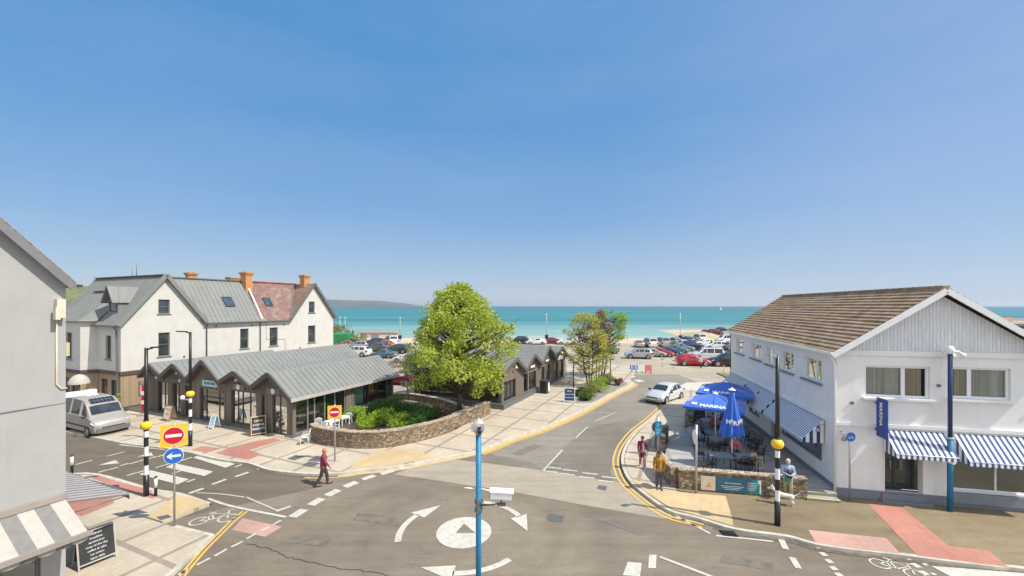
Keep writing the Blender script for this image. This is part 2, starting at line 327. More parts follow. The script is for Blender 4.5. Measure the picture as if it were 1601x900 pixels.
m_boardw = boards('white_boarding', (.66, .67, .69), (.7, .71, .725), .13, gap=.018); m_dk = M('dark_grey_frame', (.045, .05, .05), .5, .1, 4, 0); m_olive = M('grey_green_frame', (.12, .13, .12), .5, .1, 4, 0)
m_frame = M('white_upvc', (.8, .8, .8), .35, .03, 4, 0); m_glass = glass('clear_glass'); m_dglass = darkglass('window_glass'); m_skyl = darkglass('skylight_glass', (.03, .05, .075), .08)
m_brick = M('orange_brick', (.5, .24, .1), .9, .22, 6, .5, 20); m_slate = None
m_stone = stone('rubble_stone', [(.25, .17, .1), (.36, .27, .17), (.17, .12, .08), (.3, .22, .14), (.44, .36, .25), (.15, .12, .09), (.28, .18, .1)], 6.0, (.22, .185, .14))
m_bark = M('bark', (.085, .066, .05), .95, .3, 4, .6, 30); m_soil = M('soil', (.09, .065, .045), .95, .3, 4, .5)
m_wood = M('light_wood', (.58, .4, .2), .6, .15, 5, 0); m_chalk = M('blackboard', (.025, .027, .03), .7, .3, 8, 0); m_plastic = M('white_plastic', (.82, .82, .8), .35, .04, 3, 0)
m_wicker = M('dark_wicker', (.04, .032, .03), .7, .3, 20, .3); m_tabtop = M('dark_slatted_table', (.2, .22, .25), .5, .15, 5, 0)
m_rubber = M('tyre_rubber', (.02, .02, .02), .85, .1, 8, 0); m_rim = M('alloy_rim', (.45, .46, .47), .35, .1, 8, 0, metal=.7); m_cglass = darkglass('car_glass', (.018, .022, .026), .03)
m_lamp = M('headlight_lens', (.75, .77, .78), .15, .05, 8, 0); m_tail = M('tail_light', (.4, .01, .01), .25, .05, 8, 0); m_plate = M('number_plate', (.75, .74, .68), .5, .03, 8, 0); m_platey = M('rear_plate', (.75, .55, .08), .5, .03, 8, 0)
m_green = M('green_container_steel', (.03, .26, .09), .5, .12, 3, 0)
# ---------------------------------------------------------------- ground
def flat(name, pts, m, z=0.0, px=True, kind='structure', label=None):
    P = [G(*p, z) if px else Vector((p[0], p[1], z)) for p in pts]
    mb = MB(); n = len(P)
    import mathutils.geometry as mg
    tris = mg.tessellate_polygon([P]); mb.add(P, [list(t) for t in tris])
    o = mb.build(name, m, kind=kind, label=label)
    import bmesh
    bm = bmesh.new(); bm.from_mesh(o.data)
    for f in bm.faces:
        if f.normal.z < 0: f.normal_flip()
    bm.to_mesh(o.data); bm.free(); return o
def raised(name, pts, m, z1=.12, z0=-.05, px=True):
    P = [G(*p, z1) if px else Vector((p[0], p[1], z1)) for p in pts]
    import mathutils.geometry as mg, bmesh
    mb = MB(); n = len(P); Q = [Vector((p.x, p.y, z0)) for p in P]
    tris = mg.tessellate_polygon([P])
    mb.add(P+Q, [list(t) for t in tris]+[(i, (i+1) % n, (i+1) % n+n, i+n) for i in range(n)])
    o = mb.build(name, m, kind='structure'); finish(o)
    up = sum(f.normal.z*f.area for f in o.data.polygons)
    if up < 0:
        bm = bmesh.new(); bm.from_mesh(o.data); bmesh.ops.reverse_faces(bm, faces=bm.faces); bm.to_mesh(o.data); bm.free()
    return o
def strip(mb, P, wd, z=None, z0=None):
    """ribbon of width wd along world points P; with z0 it becomes a kerb with sides"""
    L_, R2 = [], []
    for i, p in enumerate(P):
        d = (P[min(i+1, len(P)-1)]-P[max(i-1, 0)]); d.z = 0; d.normalize(); n = Vector((-d.y, d.x, 0))
        L_.append(p+n*wd/2); R2.append(p-n*wd/2)
    zz = z if z is not None else P[0].z
    for i in range(len(P)-1):
        a, b, c, d = R2[i], R2[i+1], L_[i+1], L_[i]
        mb.quad(*[(q.x, q.y, zz) for q in (a, b, c, d)])
        if z0 is not None:
            for u, v in ((b, a), (d, c)): mb.quad((u.x, u.y, zz), (v.x, v.y, zz), (v.x, v.y, z0), (u.x, u.y, z0))
def smooth_line(P, k=6):
    out_ = []
    for i in range(len(P)-1):
        p0 = P[max(i-1, 0)]; p1 = P[i]; p2 = P[i+1]; p3 = P[min(i+2, len(P)-1)]
        for j in range(k):
            t = j/k; out_.append(.5*((2*p1)+(p2-p0)*t+(2*p0-5*p1+4*p2-p3)*t*t+(3*p1-p0-3*p2+p3)*t**3))
    out_.append(P[-1]); return out_
# terrain under everything: car park level, then beach, then sea bed
def sandmat():
    m, b, l = newmat('beach_sand'); co = objco(m)
    c = mixc(m, rng(m, noise(m, co, .08, 5, .6, (1, 3, 1)), .35, .65, 0, 1), (.5, .38, .26), (.6, .47, .34))
    l(mixc(m, 1, c, rng(m, noise(m, co, 2, 5), .3, .7, .9, 1.1), 'MULTIPLY'), b.inputs['Base Color']); b.inputs['Roughness'].default_value = .95; return m
m_sand = sandmat()
mb = MB(); xs = [-400, -160, -60, 53, 60, 110, 240, 500]
def shore(x): return 94 if x < 55 else 136
for i in range(len(xs)-1):
    x0, x1 = xs[i], xs[i+1]; s0, s1 = shore(x0), shore(x1)
    mb.quad((x0, -60, -.01), (x1, -60, -.01), (x1, s1, -.01), (x0, s0, -.01))
mb.build('ground', m_park, kind='structure')
mb = MB()
for i in range(len(xs)-1):
    x0, x1 = xs[i], xs[i+1]; s0, s1 = shore(x0), shore(x1)
    mb.quad((x0, s0, -.01), (x1, s1, -.01), (x1, s1+36, -1.4), (x0, s0+36, -1.4)); mb.quad((x0, s0+36, -1.4), (x1, s1+36, -1.4), (x1, s1+160, -7), (x0, s0+160, -7))
mb.build('beach', m_sand, kind='structure')
def seamat():
    m, b, l = newmat('sea_water'); co = objco(m); sp = N(m, 'ShaderNodeSeparateXYZ'); l(co, sp.inputs[0])
    d1 = rng(m, sp.outputs[1], 125, 260, 0, 1); d2 = rng(m, sp.outputs[1], 300, 2200, 0, 1)
    c = mixc(m, d1, (.25, .38, .34), (.045, .2, .21)); c = mixc(m, d2, c, (.022, .125, .17))
    bands = noise(m, co, .012, 5, .65, (.25, 1.6, 1)); c = mixc(m, 1, c, rng(m, bands, .3, .7, .72, 1.3), 'MULTIPLY')
    l(c, b.inputs['Base Color']); b.inputs['Roughness'].default_value = .42; b.inputs['Specular IOR Level'].default_value = .12
    bump(m, b, noise(m, co, .35, 4, .6, (.5, 1.4, 1)), .35, .6); return m
m_sea = seamat()
mb = MB(); mb.quad((-16000, 118, -1.2), (16000, 118, -1.2), (16000, 17000, -1.2), (-16000, 17000, -1.2)); mb.build('sea', m_sea, kind='structure')
m_foam = M('wave_foam', (.75, .75, .72), .8, .1, .3, 0)
rnd = random.Random(3); mb = MB()
for i in range(70):
    x = rnd.uniform(-150, 130); y = 130+rnd.random()**2*30+(5 if x > 40 else 0)+(35 if x > 45 else 0); ln = rnd.uniform(4, 16)
    P = [Vector((x+ln*t/5, y+math.sin(t+i)*.5, 0)) for t in range(6)]; strip(mb, P, rnd.uniform(.25, .8), z=-1.17)
mb.build('breaking_wavelets', m_foam, label='white lines of small waves breaking along the beach', cat='waves', kind='stuff')
# headland, far hill
def hill(name, pts, y0, y1, m, seed=1, z0=-5):
    rnd = random.Random(seed); mb = MB(); nx = 90; ny = 10; x0, x1 = pts[0][0], pts[-1][0]; P = []
    def ht(x):
        for a, b in zip(pts, pts[1:]):
            if a[0] <= x <= b[0]: t = (x-a[0])/(b[0]-a[0]+1e-9); t = t*t*(3-2*t); return a[1]+(b[1]-a[1])*t
        return 0
    for j in range(ny+1):
        v = j/ny; prof = math.sin(min(1, v*2.2)*math.pi/2)*(1 if v < .5 else math.cos((v-.5)*2*math.pi/2*.9))
        for i in range(nx+1):
            x = x0+(x1-x0)*i/nx; h = ht(x); P.append((x+rnd.uniform(-.3, .3)*(x1-x0)/nx, y0+(y1-y0)*v, z0+(h-z0)*prof*(1+rnd.uniform(-.025, .025))))
    Fc = [(j*(nx+1)+i, j*(nx+1)+i+1, (j+1)*(nx+1)+i+1, (j+1)*(nx+1)+i) for j in range(ny) for i in range(nx)]
    mb.smooth = True; mb.add(P, Fc); return mb.build(name, m, kind='structure')
m_hillfar = M('headland_heath', (.075, .085, .055), .95, .35, .004, 0); m_hill = M('green_hillside', (.13, .15, .045), .95, .4, .03, 0)
hill('headland', [(-3600, 60), (-2300, 86), (-1790, 72), (-1500, 66), (-1250, 42), (-1090, 18), (-985, -3)], 4000, 5200, m_hillfar, 2)
hill('hills', [(-1500, 62), (-820, 46), (-650, 41), (-600, 33), (-560, 22), (-520, 8), (-490, -2)], 590, 900, m_hill, 5, -3)

# the junction, lanes and streets (sheets 4 mm apart)
flat('road', [(-40, -10), (60, -10), (60, 17), (20, 21.5), (9.5, 30), (12, 44), (3, 44), (-6, 26), (-12, 22), (-45, 38), (-60, 30), (-60, 22)], m_road, .0, px=False)
flat('side_street', [(-9, 19.5), (-11, 22.5), (-60, 46), (-60, 24), (-17.5, 14)], m_street, .002, px=False)
flat('seaward_lane', [(745, 722), (800, 729), (849, 735), (973, 755), (965, 735), (975, 700), (1010, 664), (1062, 612), (1090, 597), (1060, 585), (985, 585), (970, 607), (900, 645), (797, 684)], m_road2, .004)
flat('lane_patch', [(849, 735), (959, 753), (953, 735), (962, 706), (985, 680), (1008, 660), (985, 655), (950, 662), (915, 671), (880, 700)], m_patch, .008)
flat('trench_patch', [(700, 716), (745, 700), (775, 712), (830, 722), (849, 735), (760, 723)], m_patch, .010)
flat('trench_patch', [(800, 708), (835, 694), (848, 697), (812, 712)], m_patch, .012)
flat('crossing_surface', [(614, 741), (655, 727), (704, 717), (745, 722), (849, 735), (973, 755), (1002, 768), (1045, 797), (1052, 810), (1040, 811), (915, 790), (814, 771), (710, 755), (640, 745)], m_pale, .006)
# raised footways
P1 = [(0, 1100), (258, 903), (331, 836), (272, 822), (249, 817), (327, 787), (278, 771), (234, 764), (151, 741), (60, 744), (-200, 770), (-300, 1100)]
raised('pavement', P1, m_pave)
kl = [(60, 668), (100, 672), (190, 690), (256, 698), (300, 706), (344, 716), (389, 722), (420, 732), (460, 737), (500, 739), (538, 737), (566, 733), (618, 728), (687, 715), (745, 703), (797, 683), (849, 666), (900, 644), (925, 631), (956, 614), (978, 604), (988, 598), (984, 593)]
kerbP = smooth_line([G(x, y+1, .12) for x, y in kl], 4)
backP = [Vector(p) for p in [(17.5, 57, .12), (12, 62, .12), (2, 50, .12), (-13, 38, .12), (-24, 42, .12), (-38, 52, .12), (-60, 60, .12)]]
raised('pavement', [(p.x, p.y) for p in kerbP+backP], m_pave, px=False)
kr = [(1150, 595), (1120, 597), (1088, 598), (1064, 604), (1060, 613), (1040, 634), (1018, 655), (997, 672), (980, 694), (973, 715), (976, 733), (986, 751), (1008, 771), (1047, 797), (1089, 808), (1150, 826), (1229, 837), (1274, 849), (1330, 857), (1394, 864), (1473, 874), (1549, 883), (1620, 890), (1900, 935)]
kerbQ = smooth_line([G(x, y, .12) for x, y in kr], 4)
raised('pavement', [(p.x, p.y) for p in kerbQ]+[(40, 16), (40, 45), (26, 52)], m_foot, px=False)
# pale flagged strip along the right kerb curve and tan blister paving at the crossing
flat('flagged_strip', [(1066, 605), (1090, 599), (1130, 600), (1142, 640), (1100, 650), (1065, 672), (1045, 700), (1040, 735), (1058, 768), (1090, 772), (1050, 795), (1008, 768), (987, 748), (978, 732), (976, 714), (983, 694), (1000, 673), (1020, 655), (1042, 635), (1062, 615)], m_pave, .124)
flat('tactile_paving', [(985, 747), (1003, 764), (1050, 795), (1092, 806), (1146, 822), (1145, 812), (1134, 775), (1060, 769), (1030, 764)], m_tan, .128)
flat('tactile_paving', [(1263, 828), (1385, 841), (1407, 865), (1333, 857), (1275, 848)], m_pink, .128)
flat('tactile_paving', [(1356, 787), (1410, 793), (1482, 853), (1547, 861), (1575, 886), (1473, 873), (1434, 868)], m_red, .128)
flat('tactile_paving', [(226, 812), (278, 772), (325, 786), (249, 815)], m_tan, .126)
flat('tactile_paving', [(143, 747), (152, 744), (236, 766), (241, 779), (222, 775)], m_red, .126)
flat('tactile_paving', [(104, 783), (175, 777), (178, 786), (128, 806), (104, 800)], m_red, .126)
flat('tactile_paving', [(379, 810), (441, 823), (414, 839), (362, 828)], m_pink, .006)
flat('tactile_paving', [(336, 708), (360, 699), (397, 690), (428, 684), (440, 688), (390, 703), (408, 710), (388, 719)], m_red, .126)
flat('tactile_paving', [(299, 703), (315, 697), (342, 700), (322, 707)], m_red, .127)
flat('tactile_paving', [(546, 733), (560, 718), (590, 704), (640, 703), (684, 713), (618, 726)], m_tan, .126)
for i, pts in enumerate([[(471, 727), (483, 721), (500, 724), (486, 730)], [(480, 720), (494, 712), (513, 715), (500, 721)], [(448, 717), (462, 711), (475, 714), (460, 719)], [(244, 808), (262, 804), (268, 808), (250, 813)]]):
    flat('utility_cover', pts, M('iron_cover', (.11, .11, .11), .7, .2, 6, .3) if i == 0 else bpy.data.materials['iron_cover'], .13)
# kerbs
mb = MB(); strip(mb, kerbP, .16, z=.124, z0=-.02); strip(mb, kerbQ, .16, z=.124, z0=-.02)
strip(mb, [G(x, y, .12) for x, y in [(258, 903), (331, 836), (272, 822)]], .16, z=.124, z0=-.02)
strip(mb, smooth_line([G(x, y, .12) for x, y in [(327, 787), (278, 771), (234, 764), (151, 741), (100, 741), (60, 744)]], 3), .16, z=.124, z0=-.02)
mb.build('kerbstones', m_kerb, kind='structure')
# ---------------------------------------------------------------- painted markings
WM = MB(); YM = MB(); zp = .016
def wq(*p, z=zp, mb=WM): mb.quad(*[G(x, y, z) for x, y in p])
def dash(a, b, wd, mb=WM, z=zp): strip(mb, [G(*a, z), G(*b, z)], wd, z=z)
def line(P, wd, mb=WM, z=zp, k=5): strip(mb, smooth_line([G(*p, z) for p in P], k), wd, z=z)
rc = G(725, 831, zp); n = 48
WM.add([(rc.x, rc.y, zp)]+[(rc.x+1.04*math.cos(2*math.pi*k/n), rc.y+1.08*math.sin(2*math.pi*k/n), zp) for k in range(n)], [(0, k+1, (k+1) % n+1) for k in range(n)])
for off in (0, 120, 240):
    P = [(math.radians(a-off), 2.42) for a in range(196, 147, -3)]
    strip(WM, [Vector((rc.x+r*math.cos(a), rc.y+r*math.sin(a), zp)) for a, r in P], .24, z=zp)
    a0 = R_(149-off); a1 = R_(121-off)
    WM.add([(rc.x+r*math.cos(a), rc.y+r*math.sin(a), zp) for a, r in ((a0, 2.02), (a0, 2.78), (a1, 2.42))], [(0, 2, 1)])
gw = [(466, 802), (494, 784), (520, 770), (548, 757), (576, 746), (605, 738), (633, 730), (658, 723)]; gp = [G(*p, zp) for p in gw]
for i, p in enumerate(gp):
    d = (gp[min(i+1, 7)]-gp[max(i-1, 0)]).normalized(); strip(WM, [p-d*.33, p+d*.33], .42 if i < 4 else .36, z=zp)
for q in [[(298, 714), (311, 711), (367, 725), (352, 731)], [(258, 730), (273, 724), (333, 737), (319, 744)], [(217, 741), (235, 735), (295, 749), (277, 757)], [(338, 701), (350, 698), (398, 709), (386, 714)]]: wq(*q)
for x, y in [(205, 741), (220, 737), (249, 729), (263, 725), (289, 718), (301, 714), (209, 723), (223, 719), (238, 715), (252, 712), (268, 708), (161, 736), (177, 732), (194, 726), (209, 723), (275, 738), (298, 751), (372, 728)]:
    p = G(x, y, zp); d = Vector((.4, .916, 0)); strip(WM, [p-d*.19, p+d*.19], .14, z=zp)
wq((153, 727), (180, 719), (186, 724)); wq((213, 714), (236, 707), (239, 712))
dash((118, 726), (144, 719), .12); dash((167, 713), (194, 706), .12); line([(186, 694), (190, 691), (203, 680)], .1); line([(186, 695), (260, 703)], .1)
dash((295, 771), (318, 763), .2); dash((331, 757), (353, 749), .2); dash((367, 745), (388, 738), .2); dash((402, 733), (420, 728), .2)
line([(307, 770), (345, 772), (382, 777)], .07); line([(385, 777), (431, 797)], .07); line([(421, 730), (470, 742)], .1); line([(476, 742), (520, 740)], .1)
line([(325, 779), (362, 791), (447, 808)], .13); dash((431, 799), (454, 791), .17)
for a, b in [((426, 820), (439, 813)), ((407, 830), (421, 823)), ((385, 842), (399, 834)), ((361, 855), (379, 846)), ((335, 869), (354, 858)), ((307, 883), (328, 872)), ((278, 898), (295, 889))]: dash(a, b, .11)
for dx in (-3, 4): line([(382+dx, 799), (362+dx, 815), (345+dx, 832), (320+dx, 857), (300+dx, 880), (280+dx, 905)], .08, YM)
def bike(c, xd, s, mb):
    xd = Vector(xd).normalized(); yd = Vector((-xd.y, xd.x, 0))
    def Q(u, v): return c+xd*u*s+yd*v*s
    for cx in (-.52, .52): strip(mb, [Q(cx+.33*math.cos(t*math.pi/10), .33*math.sin(t*math.pi/10)) for t in range(21)], .07*s, z=zp)
    for seg in [[(-.52, 0), (-.2, .5), (.35, .5), (0, 0), (-.52, 0)], [(-.28, .62), (0, 0)], [(.52, 0), (.32, .72), (.5, .78)], [(-.42, .64), (-.14, .64)]]: strip(mb, [Q(*p) for p in seg], .07*s, z=zp)
bike(G(333, 812, zp), (1, .25, 0), .95, WM); bike(G(1402, 889, zp), (.75, -.66, 0), .8, WM)
# right-hand side
for x, y in [(891, 735), (922, 740), (952, 746), (866, 731)]:
    for k in (0, 1):
        p = G(x-5*k, y+6*k, zp); d = Vector((.96, -.27, 0)); strip(WM, [p-d*.38, p+d*.38], .13, z=zp)
line([(849, 735), (879, 703)], .09); line([(900, 684), (918, 667)], .09); line([(930, 658), (961, 645)], .08)
line([(1045, 800), (1110, 834)], .1); line([(1031, 870), (1125, 906)], .12); wq((981, 878), (1003, 880), (1000, 901), (973, 899)); wq((1014, 867), (1026, 867), (1025, 888), (1013, 888))
line([(1119, 837), (1170, 842), (1208, 846)], .1)
for a, b in [((1221, 843), (1228, 858)), ((1238, 871), (1248, 888))]: dash(a, b, .2)
for x, y in [(1278, 854), (1287, 866), (1296, 877), (1303, 888), (1311, 898)]: dash((x-4, y-3), (x+4, y+3), .2)
for x, y in [(1418, 871), (1431, 883), (1444, 895)]: dash((x-5, y-3), (x+6, y+4), .2)
for x, y in [(1446, 882), (1459, 897)]: dash((x-3, y-2), (x+3, y+2), .14)
wq((1454, 884), (1475, 886), (1640, 899), (1680, 915), (1492, 904))
# car park bay lines and the hatched mouth
for k in range(12):
    a = Vector((18+2.7*k, 76+.9*k, 0)); strip(WM, [a, a+Vector((-1, 4.6, 0))], .1, z=.012)
for k in range(8):
    a = Vector((14+3*k, 62+.5*k, 0)); strip(WM, [a, a+Vector((-1, 4.4, 0))], .1, z=.012)
wq((1062, 603), (1072, 598), (1110, 597), (1135, 603), (1110, 608), (1075, 610), z=.128)
for q in [[(990, 594), (1000, 593), (1008, 596), (997, 597)], [(975, 588), (990, 587), (994, 589), (980, 591)]]: wq(*q)
def offset(P, d):
    o_ = []
    for i, p in enumerate(P):
        t = (P[min(i+1, len(P)-1)]-P[max(i-1, 0)]); t.z = 0; t.normalize(); o_.append(p+Vector((t.y, -t.x, 0))*d)
    return o_
gt_ = MB(); strip(gt_, offset(kerbP[34:88], .2), .3, z=.0135); gt_.build('gutter_strip', M('tan_gutter', (.5, .37, .19), .85, .2, 4, .3, dirt=(.36, .3, .22)), kind='structure')
seg = kerbP[56:86]
for d in (.4, .58): strip(YM, offset(seg, d), .1, z=zp)
seg = kerbQ[12:58]
for d in (.25, .5): strip(YM, offset(seg, d), .1, z=zp)
finish(WM.build('road_markings', m_paint, kind='structure')); finish(YM.build('yellow_lines', m_yel, kind='structure'))
for o in bpy.data.objects:
    if o.name in ('road_markings', 'yellow_lines'):
        import bmesh
        bm = bmesh.new(); bm.from_mesh(o.data)
        for f in bm.faces:
            if f.normal.z < 0: f.normal_flip()
        bm.to_mesh(o.data); bm.free()
for k_, q in enumerate([[(560, 800), (640, 812), (632, 824), (552, 812)], [(930, 800), (1010, 828), (1000, 836), (918, 807)], [(455, 838), (520, 846), (516, 856), (448, 847)], [(640, 868), (660, 870), (655, 884), (633, 881)], [(1130, 868), (1210, 880), (1206, 892), (1124, 878)]]):
    flat('trench_patch', q, m_patch if k_ % 2 else M('worn_seal_%d' % k_, (.16, .14, .11), .95, .25, 3, .4), .008)
gd = MB(); strip(gd, offset(kerbP[10:40], .12), .22, z=.0145); strip(gd, offset(kerbQ[58:], .14), .26, z=.0145); gd.build('gutter_dirt', M('gutter_grit', (.13, .11, .085), .95, .35, 5, .5), kind='structure')
flat('worn_patch', [(712, 833), (725, 818), (743, 833)], m_patch, .02)
flat('manhole_cover', [(853, 809), (858, 803), (883, 806), (878, 816), (858, 814)], bpy.data.materials['iron_cover'], .01)
flat('manhole_cover', [(685, 780), (690, 774), (708, 777), (704, 784)], m_patch, .01)
flat('manhole_cover', [(932, 763), (936, 758), (949, 760), (946, 767)], bpy.data.materials['iron_cover'], .012)
mb = MB(); a = G(1124, 829, .02); b_ = G(1146, 831, .02); dn = Vector((0, -.35, 0))
for k in range(9):
    p = a.lerp(b_, k/8); mb.bar(p, p+dn, .03, .02)
mb.bar(a, b_, .03, .03); mb.bar(a+dn, b_+dn, .03, .03)
mb.build('drain_grate', m_black, label='black slotted drain grate in the road beside the right kerb', cat='drain')
mb = MB(); rnd = random.Random(4); P = [G(*p, .012) for p in [(386, 849), (420, 858), (455, 872), (490, 879), (530, 888), (570, 893), (640, 905)]]
P = [p+Vector((rnd.uniform(-.04, .04), rnd.uniform(-.05, .05), 0)) for p in smooth_line(P, 8)]; strip(mb, P, .022, z=.012)
mb.build('road_crack', M('tar_crack', (.03, .028, .026), .9, .1, 5, 0), kind='structure')

# sea air: a closed box of thin haze round the whole place
HZ = MB(); HZ.box(-17500, 17500, -200, 17600, -12, 92); hz = HZ.build('haze', None if False else bpy.data.materials.new('haze_air'), kind='stuff', label='thin pale sea haze over the bay', cat='haze')
hm = bpy.data.materials['haze_air']; hm.use_nodes = True; hn = hm.node_tree; hn.nodes.clear(); ho = hn.nodes.new('ShaderNodeOutputMaterial'); hv = hn.nodes.new('ShaderNodeVolumePrincipled')
hv.inputs['Color'].default_value = (.8, .88, 1, 1); hv.inputs['Density'].default_value = .00011; hv.inputs['Anisotropy'].default_value = .2; hn.links.new(hv.outputs['Volume'], ho.inputs['Volume'])
# ---------------------------------------------------------------- building tools (local frames: d > 0 goes into the building)
fy = lambda s, d, z: (s, d, z)        # facade on the local plane y = 0
fx = lambda s, d, z: (d, s, z)        # facade on the local plane x = 0
def fbox(mb, fn, s0, s1, d0, d1, z0, z1):
    a = fn(s0, d0, z0); b = fn(s1, d1, z1); return mb.box(a[0], b[0], a[1], b[1], a[2], b[2])
def wall(mb, fn, prof, z0, holes=(), th=.3, d=0.0):
    def zt(s):
        for a, b in zip(prof, prof[1:]):
            if a[0] <= s <= b[0]: return a[1]+(b[1]-a[1])*(s-a[0])/max(1e-9, b[0]-a[0])
        return prof[-1][1]
    cuts = sorted(set([p[0] for p in prof]+[h[0] for h in holes]+[h[1] for h in holes])); cuts = [c for c in cuts if prof[0][0] <= c <= prof[-1][0]]
    for a, b in zip(cuts, cuts[1:]):
        if b-a < 1e-6: continue
        mid = (a+b)/2; hs_ = sorted([h for h in holes if h[0] < mid < h[1]], key=lambda h: h[2]); lo = z0
        for h in hs_+[None]:
            if h is None: ta, tb = zt(a+1e-7), zt(b-1e-7)
            else: ta = tb = h[2]
            if ta > lo+1e-5 or tb > lo+1e-5: mb.quad(fn(a, d, lo), fn(b, d, lo), fn(b, d, tb), fn(a, d, ta))
            if h: lo = h[3]
    for (a, b, l_, t_) in holes:
        mb.quad(fn(a, d, l_), fn(a, d, t_), fn(a, d+th, t_), fn(a, d+th, l_)); mb.quad(fn(b, d, l_), fn(b, d+th, l_), fn(b, d+th, t_), fn(b, d, t_))
        mb.quad(fn(a, d, t_), fn(b, d, t_), fn(b, d+th, t_), fn(a, d+th, t_)); mb.quad(fn(a, d, l_), fn(a, d+th, l_), fn(b, d+th, l_), fn(b, d, l_))
def window(root, fn, s0, s1, z0, z1, fm, gm, d=.12, fw=.07, vs=(), hs=(), sill=None, name='window', thin=.04, sillm=None):
    mb = MB(); s0 += .004; s1 -= .004; z0 += .004; z1 -= .004
    for a, b, c, e in ((s0, s0+fw, z0, z1), (s1-fw, s1, z0, z1)): fbox(mb, fn, a, b, d, d+.07, c, e)
    for c, e in ((z0, z0+fw), (z1-fw, z1)): fbox(mb, fn, s0+fw+.001, s1-fw-.001, d+.002, d+.068, c, e)
    for v in vs: fbox(mb, fn, v-thin, v+thin, d+.004, d+.066, z0+fw, z1-fw)
    for h in hs: fbox(mb, fn, s0+fw, s1-fw, d+.008, d+.062, h-thin*.8, h+thin*.8)
    w_ = mb.build(name, fm, root)
    g = MB(); g.quad(fn(s0+fw*.5, d+.035, z0+fw*.5), fn(s1-fw*.5, d+.035, z0+fw*.5), fn(s1-fw*.5, d+.035, z1-fw*.5), fn(s0+fw*.5, d+.035, z1-fw*.5)); g.build('pane', gm, w_)
    if sill:
        s = MB(); fbox(s, fn, s0-.12, s1+.12, -sill, d+.05, z0-.1, z0-.012); s.build('sill', sillm or fm, w_)
    return w_
def slab(mb, a, b, c, e, th=.1):
    P = [Vector(p) for p in (a, b, c, e)]; nn = (P[1]-P[0]).cross(P[3]-P[0]).normalized()
    if nn.z < 0: nn = -nn
    Q = [p-nn*th for p in P]; mb.add(P+Q, [(0, 1, 2, 3), (7, 6, 5, 4)]+[(i, (i+1) % 4+0, (i+1) % 4+4, i+4) for i in range(4)])
def seamed(mb, e0, e1, r1, r0, sp=.45, th=.1, seam=.035):
    """standing-seam slope: eave e0-e1, ridge r0-r1"""
    e0, e1, r1, r0 = [Vector(p) for p in (e0, e1, r1, r0)]; slab(mb, e0, e1, r1, r0, th)
    nn = (e1-e0).cross(r0-e0).normalized(); nn = nn if nn.z > 0 else -nn; n = max(2, int((e1-e0).length/sp))
    for k in range(n+1):
        t = .004+.992*k/n; a = e0.lerp(e1, t)+nn*.01; b = r0.lerp(r1, t)+nn*.01
        if (b-a).length > .1: mb.bar(a, b, seam, .05, up=nn)
def pipe(root, P, r=.05, m=None, name='downpipe'):
    mb = MB(); mb.tube(P, r, 8); return mb.build(name, m or m_grey, root)
def slatemat(name, c1, c2, c3, bw=.3, bh=.22):
    m, b, l = newmat(name); co = objco(m); sp = N(m, 'ShaderNodeSeparateXYZ'); l(co, sp.inputs[0]); cb = N(m, 'ShaderNodeCombineXYZ')
    ad = N(m, 'ShaderNodeMath', operation='MULTIPLY_ADD'); l(sp.outputs[1], ad.inputs[0]); ad.inputs[1].default_value = .0; l(sp.outputs[0], ad.inputs[2]); l(ad.outputs[0], cb.inputs[0]); l(sp.outputs[2], cb.inputs[1])
    t = N(m, 'ShaderNodeTexBrick'); t.inputs['Scale'].default_value = 1; t.inputs['Brick Width'].default_value = bw; t.inputs['Row Height'].default_value = bh
    t.inputs['Mortar Size'].default_value = .012; t.inputs['Color1'].default_value = c4(c1); t.inputs['Color2'].default_value = c4(c2); t.inputs['Mortar'].default_value = c4(tuple(x*.35 for x in c1))
    l(cb.outputs[0], t.inputs['Vector']); c = mixc(m, rng(m, noise(m, co, 1.2, 5, .7), .5, .72, 0, .75), t.outputs['Color'], tuple(c3))
    c = mixc(m, 1, c, rng(m, noise(m, co, 9, 4), .3, .7, .8, 1.2), 'MULTIPLY')
    l(c, b.inputs['Base Color']); b.inputs['Roughness'].default_value = .85; bump(m, b, t.outputs['Fac'], -.6, .03); return m
m_slate = slatemat('plum_slates', (.2, .11, .1), (.26, .155, .14), (.33, .28, .23)); m_slate2 = slatemat('brown_slates', (.22, .15, .1), (.28, .18, .12), (.33, .27, .2))

# ---------------------------------------------------------------- the white three-storey house on the left
HO = thing('white_house', 'long white rendered house with two gables, grey seamed and plum slate roof and brick chimneys', 'house', (-32.3, 33.8, 0), R_(66.4))
EZ, AZ = 7.35, 11.35
wins = [(2.6, 3.47, 7.9, 9.17), (2.6, 3.47, 4.1, 6.22), (9.77, 10.64, 4.1, 6.2), (13.03, 14.0, 4.1, 6.17), (18.15, 19.0, 7.75, 9.15), (18.05, 19.1, 4.05, 6.16)]
mb = MB(); wall(mb, fy, [(0, EZ), (3.1, AZ), (6.2, EZ), (11.8, EZ), (15.7, EZ), (18.8, AZ), (21.9, EZ)], 3.05, wins)
lw = [(1.5, 2.4, 4.1, 6.1)]; wall(mb, fx, [(0, EZ), (3.65, EZ)], 3.05, lw)
mb.box(21.6, 21.9, .001, 10, 0, EZ); mb.add([(21.9, .002, 0), (21.9, 10, 0), (21.9, 10, EZ), (21.9, .002, EZ)], [(0, 1, 2, 3)])
